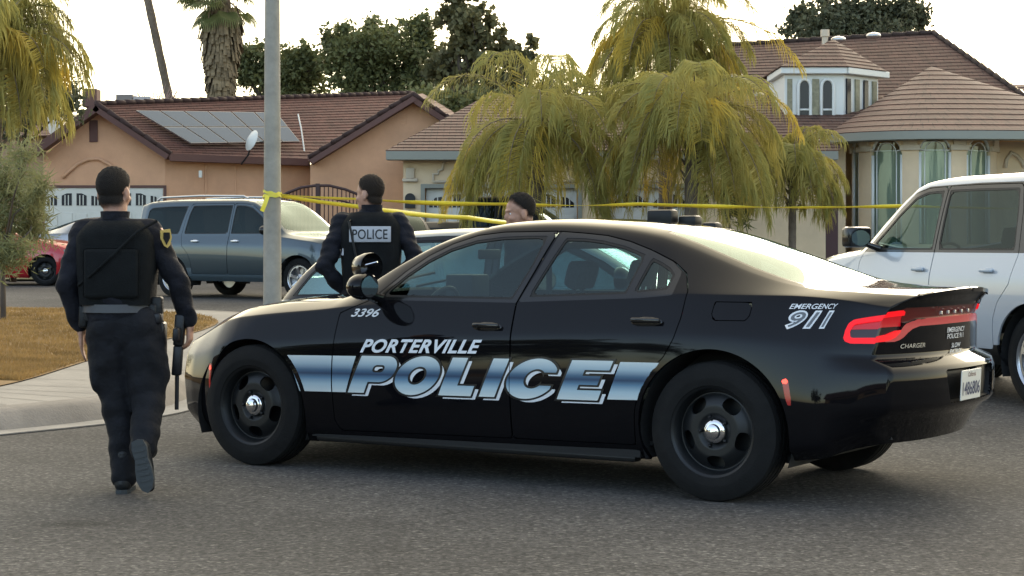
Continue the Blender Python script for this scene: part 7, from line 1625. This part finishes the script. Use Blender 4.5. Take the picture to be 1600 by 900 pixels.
def build_plants():
    gq='queen palms in front of the cream house'
    palm('queen palm with full drooping crown before the left garage door',838,39.0,196,L=2.65,nf=40,seed=4,mt='frond',gold=3,group=gq,leaf_w=.019,leaf_l=.70,nl=46)
    palm('golden green queen palm between the two garage doors, fronds hanging low',1080,38.0,186,L=2.35,nf=38,seed=9,mt='frond',gold=7,group=gq,leaf_w=.019,leaf_l=.72,nl=46)
    palm('tallest queen palm with its crown running out of the top of the picture',1040,42.5,50,L=2.3,nf=46,seed=12,mt='frond',gold=5,group=gq,trunk_r=.17,leaf_w=.020,leaf_l=.68,nl=50,elev=(-.5,1.3),droop=1.2)
    big=[o for o in bpy.data.objects if o.name.startswith('palm_tree')][-1]; r_=random.Random(2); c_=Vector((0,0,zat(46,42.5)-gz(42.5)))
    rb,V,F=feather_fronds(r_,c_,1,3.1,(.42,.42),.85,.62,.022,70,az=lambda i:.06,hang=.7); rb.build('rachis',MT['bark'],big,smooth=True); mesh_np('golden_frond',V,F,MT['frond_gold'],big)
    palm('small dark queen palm beside the maroon door',1238,41.0,250,L=1.5,nf=30,seed=15,mt='frond',group=gq,trunk_r=.09,leaf_l=.55,nl=34)
    palm('queen palm at the left edge with fronds hanging over the salmon house',-8,30.0,66,L=1.7,nf=30,seed=21,mt='frond',gold=2,trunk_r=.12,leaf_l=.62,nl=46,hang=.8)
    fan_palm('fan palm with a shaggy brown skirt behind the salmon house',343,170,345,-8,78,.72,seed=3)
    fan_palm('slender leaning bare palm trunk behind the salmon house',268,170,231,0,80,.30,seed=5,skirt=False,ztop=2.2)
    gt='trees behind the salmon house'
    tree('dark round oak standing directly right of the shaggy fan palm',435,84,[(430,115,55,45),(470,100,38,35),(395,105,38,38),(450,140,60,40),(375,95,30,28)],10000,.22,MT['leaf_oak'],31,gt)
    tree('broad dark green oak above the middle of the salmon house roof',600,82,[(590,80,62,48),(555,110,55,50),(640,110,62,55),(610,145,85,40),(540,75,30,32),(650,70,40,30),(590,45,36,24),(530,60,30,24),(655,45,30,24)],17000,.22,MT['leaf_oak'],32,gt)
    tree('tall open-crowned tree with big leaf clumps, its top out of frame',730,78,[(722,35,44,46),(745,95,62,45),(700,110,45,45),(790,120,50,40),(705,0,34,26),(800,88,36,22),(760,160,80,35),(832,70,14,14),(750,50,36,34)],8000,.26,MT['leaf_mag'],33,gt,flat=.75)
    tree('low dark tree seen between the salmon house gable and the palms',690,74,[(690,165,70,35),(760,175,60,35),(830,165,60,35),(880,150,45,35)],6000,.24,MT['leaf_oak'],34,gt)
    tree('grey green tree rising over the cream house roof ridge',1345,95,[(1300,30,60,40),(1360,15,60,40),(1410,30,45,32),(1250,35,32,28),(1340,50,95,20)],12000,.24,MT['leaf_grey'],35)
    tree('small-leaved tree behind the left palm fronds',80,46,[(70,150,50,38),(105,160,34,26),(40,135,40,45),(10,170,40,50)],5000,.13,MT['leaf_grey'],36,trunk_r=.07,trunk_px=20)
    tree('feathery pale green shrub at the left edge before the red car',20,25,[(15,290,30,60),(0,360,36,50),(38,255,22,40),(50,345,26,50),(20,400,38,26),(60,300,16,26)],6500,.15,MT['feather'],37,name='shrub',cat='shrub',flat=.10,trunk_r=.035,twigs=10,trunk_px=5)
    # bare pinkish twigs behind the ridge
    root=empty('bare_tree',(xat(252,70),70,gz(60))); tag(root,'leafless pinkish bush poking above the salmon house ridge','bare tree'); O=Vector(root.location); r=random.Random(8); b=MB(); m=mat('pink grey twigs',(.30,.20,.17),.9)
    st=at(250,180,70)-O; b.tube([(0,0,0),st],[.12,.08],n=6)
    for i in range(70):
        e=at(205+88*r.random(),130+30*r.random(),70)-O; mid=st.lerp(e,.5)+Vector((r.uniform(-.2,.2),r.uniform(-.3,.3),-.1)); b.tube([st,mid,e],[.03,.018,.006],n=4)
    b.build('branches',m,root)
    # shrubs and fern by the bay
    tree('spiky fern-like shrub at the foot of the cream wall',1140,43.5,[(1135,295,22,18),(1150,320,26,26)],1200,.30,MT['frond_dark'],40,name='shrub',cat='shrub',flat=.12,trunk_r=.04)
def behind_camera():
    """the other side of the street, seen only in reflections"""
    root=empty('house_across',(-6,-26,0)); tag(root,'tan house with a dark roof on the near side of the street behind the viewer','house')
    b=MB(); b.box(-9,9,-6,0,0,3.0); b.build('wall',mat('tan wall',(.25,.19,.14),.9),root)
    b=MB(); slab(b,[(-10,1,2.9),(10,1,2.9),(10,-3.5,5.0),(-10,-3.5,5.0)],.15); slab(b,[(10,-7,2.9),(-10,-7,2.9),(-10,-3.5,5.0),(10,-3.5,5.0)],.15); b.build('roof',mat('dark roof',(.08,.05,.045),.9),root)
    MB().box(-6,-1,.0,.05,0,2.2).build('garage_door',MT['win_dark'],root); MB().box(2,4,0,.05,.9,2.1).build('window',MT['win_dark'],root)
    for i,(x,y,z,rr) in enumerate(((-44,66,5,4.5),(-34,72,6,5),(31,72,6,5),(38,66,5,4.5),(44,74,6.5,5.5))):
        r=np.random.default_rng(80+i); t=empty('tree',(x,y,gz(60))); tag(t,('round green tree far left beyond the brown-roofed house','larger green tree far left behind the brown-roofed house','green tree behind the right side of the cream house','green tree right of the cream house','big green tree at the far right horizon')[i],'tree')
        V,F,S=leaves_in(r,[(0,0,z),(rr*.5,0,z-.8),(-rr*.5,0,z-.6)],[(rr,rr,rr*.7)]*3,5000,.34); mesh_np('crown',V,F,MT['leaf_oak'],t); MB().tube([(0,0,0),(0,0,z)],[.3,.15]).build('trunk',MT['bark2'],t)
    root=empty('neighbour_house',(31,44,gz(44)),0); tag(root,'pale neighbouring house with a brown roof right of the cream house','house')
    b=MB(); b.box(-8,8,0,8,-.2,3.0); b.build('wall',mat('pale neighbour wall',(.42,.36,.28),.9),root)
    b=MB(); slab(b,[(-9,-1,2.9),(9,-1,2.9),(9,4,5.2),(-9,4,5.2)],.15); slab(b,[(9,9,2.9),(-9,9,2.9),(-9,4,5.2),(9,4,5.2)],.15); b.build('roof',mat('neighbour brown roof',(.10,.06,.05),.9),root)
    b=MB(); b.box(-6,-1.5,-.04,.0,0,2.2); b.build('garage_door',mat('neighbour door',(.5,.5,.48),.6),root); MB().box(2,4,-.04,0,.9,2.1).build('window',MT['win_dark'],root)
    root=empty('neighbour_house',(-31,12,0),R(90)); tag(root,'tan neighbouring house with a dark roof left of the corner lawn','house')
    b=MB(); b.box(-8,8,0,8,0,3.0); b.build('wall',mat('neighbour wall',(.30,.24,.19),.9),root)
    b=MB(); slab(b,[(-9,-1,2.9),(9,-1,2.9),(9,4,5.2),(-9,4,5.2)],.15); slab(b,[(9,9,2.9),(-9,9,2.9),(-9,4,5.2),(9,4,5.2)],.15); b.build('roof',mat('neighbour roof',(.10,.06,.05),.9),root)
    for i,(x,y,z,rr) in enumerate(((-19,3,3.6,2.8),(-21,13,4.0,3.0),(-22,-24,4,3.2),(10,-22,4.2,3.4),(19,-26,5,4.2),(30,-24,3.8,3.6))):
        r=np.random.default_rng(60+i); t=empty('tree',(x,y,0)); tag(t,('leafy tree before the neighbouring house, nearer the viewer','leafy tree before the neighbouring house, farther up the lawn','leafy tree behind the viewer left of the tan house','leafy tree behind the viewer right of the tan house','big leafy tree behind the viewer farther right','leafy tree behind the viewer at the far right')[i],'tree')
        V,F,S=leaves_in(r,[(0,0,z),(rr*.5,0,z-.8),(-rr*.5,0,z-.6)],[(rr,rr,rr*.7)]*3,3500,.4); mesh_np('crown',V,F,MT['leaf_oak'],t); MB().tube([(0,0,0),(0,0,z)],[.25,.15]).build('trunk',MT['bark2'],t)
# ------------------------------------------------------------ build
build_ground()
house_salmon(); house_cream(); distant_house(); iron_gate()
build_pole()
build_plants()
behind_camera()
build_vehicles()
build_charger()
officer_walking(); officer_standing(); officer_behind_roof()
build_tape()
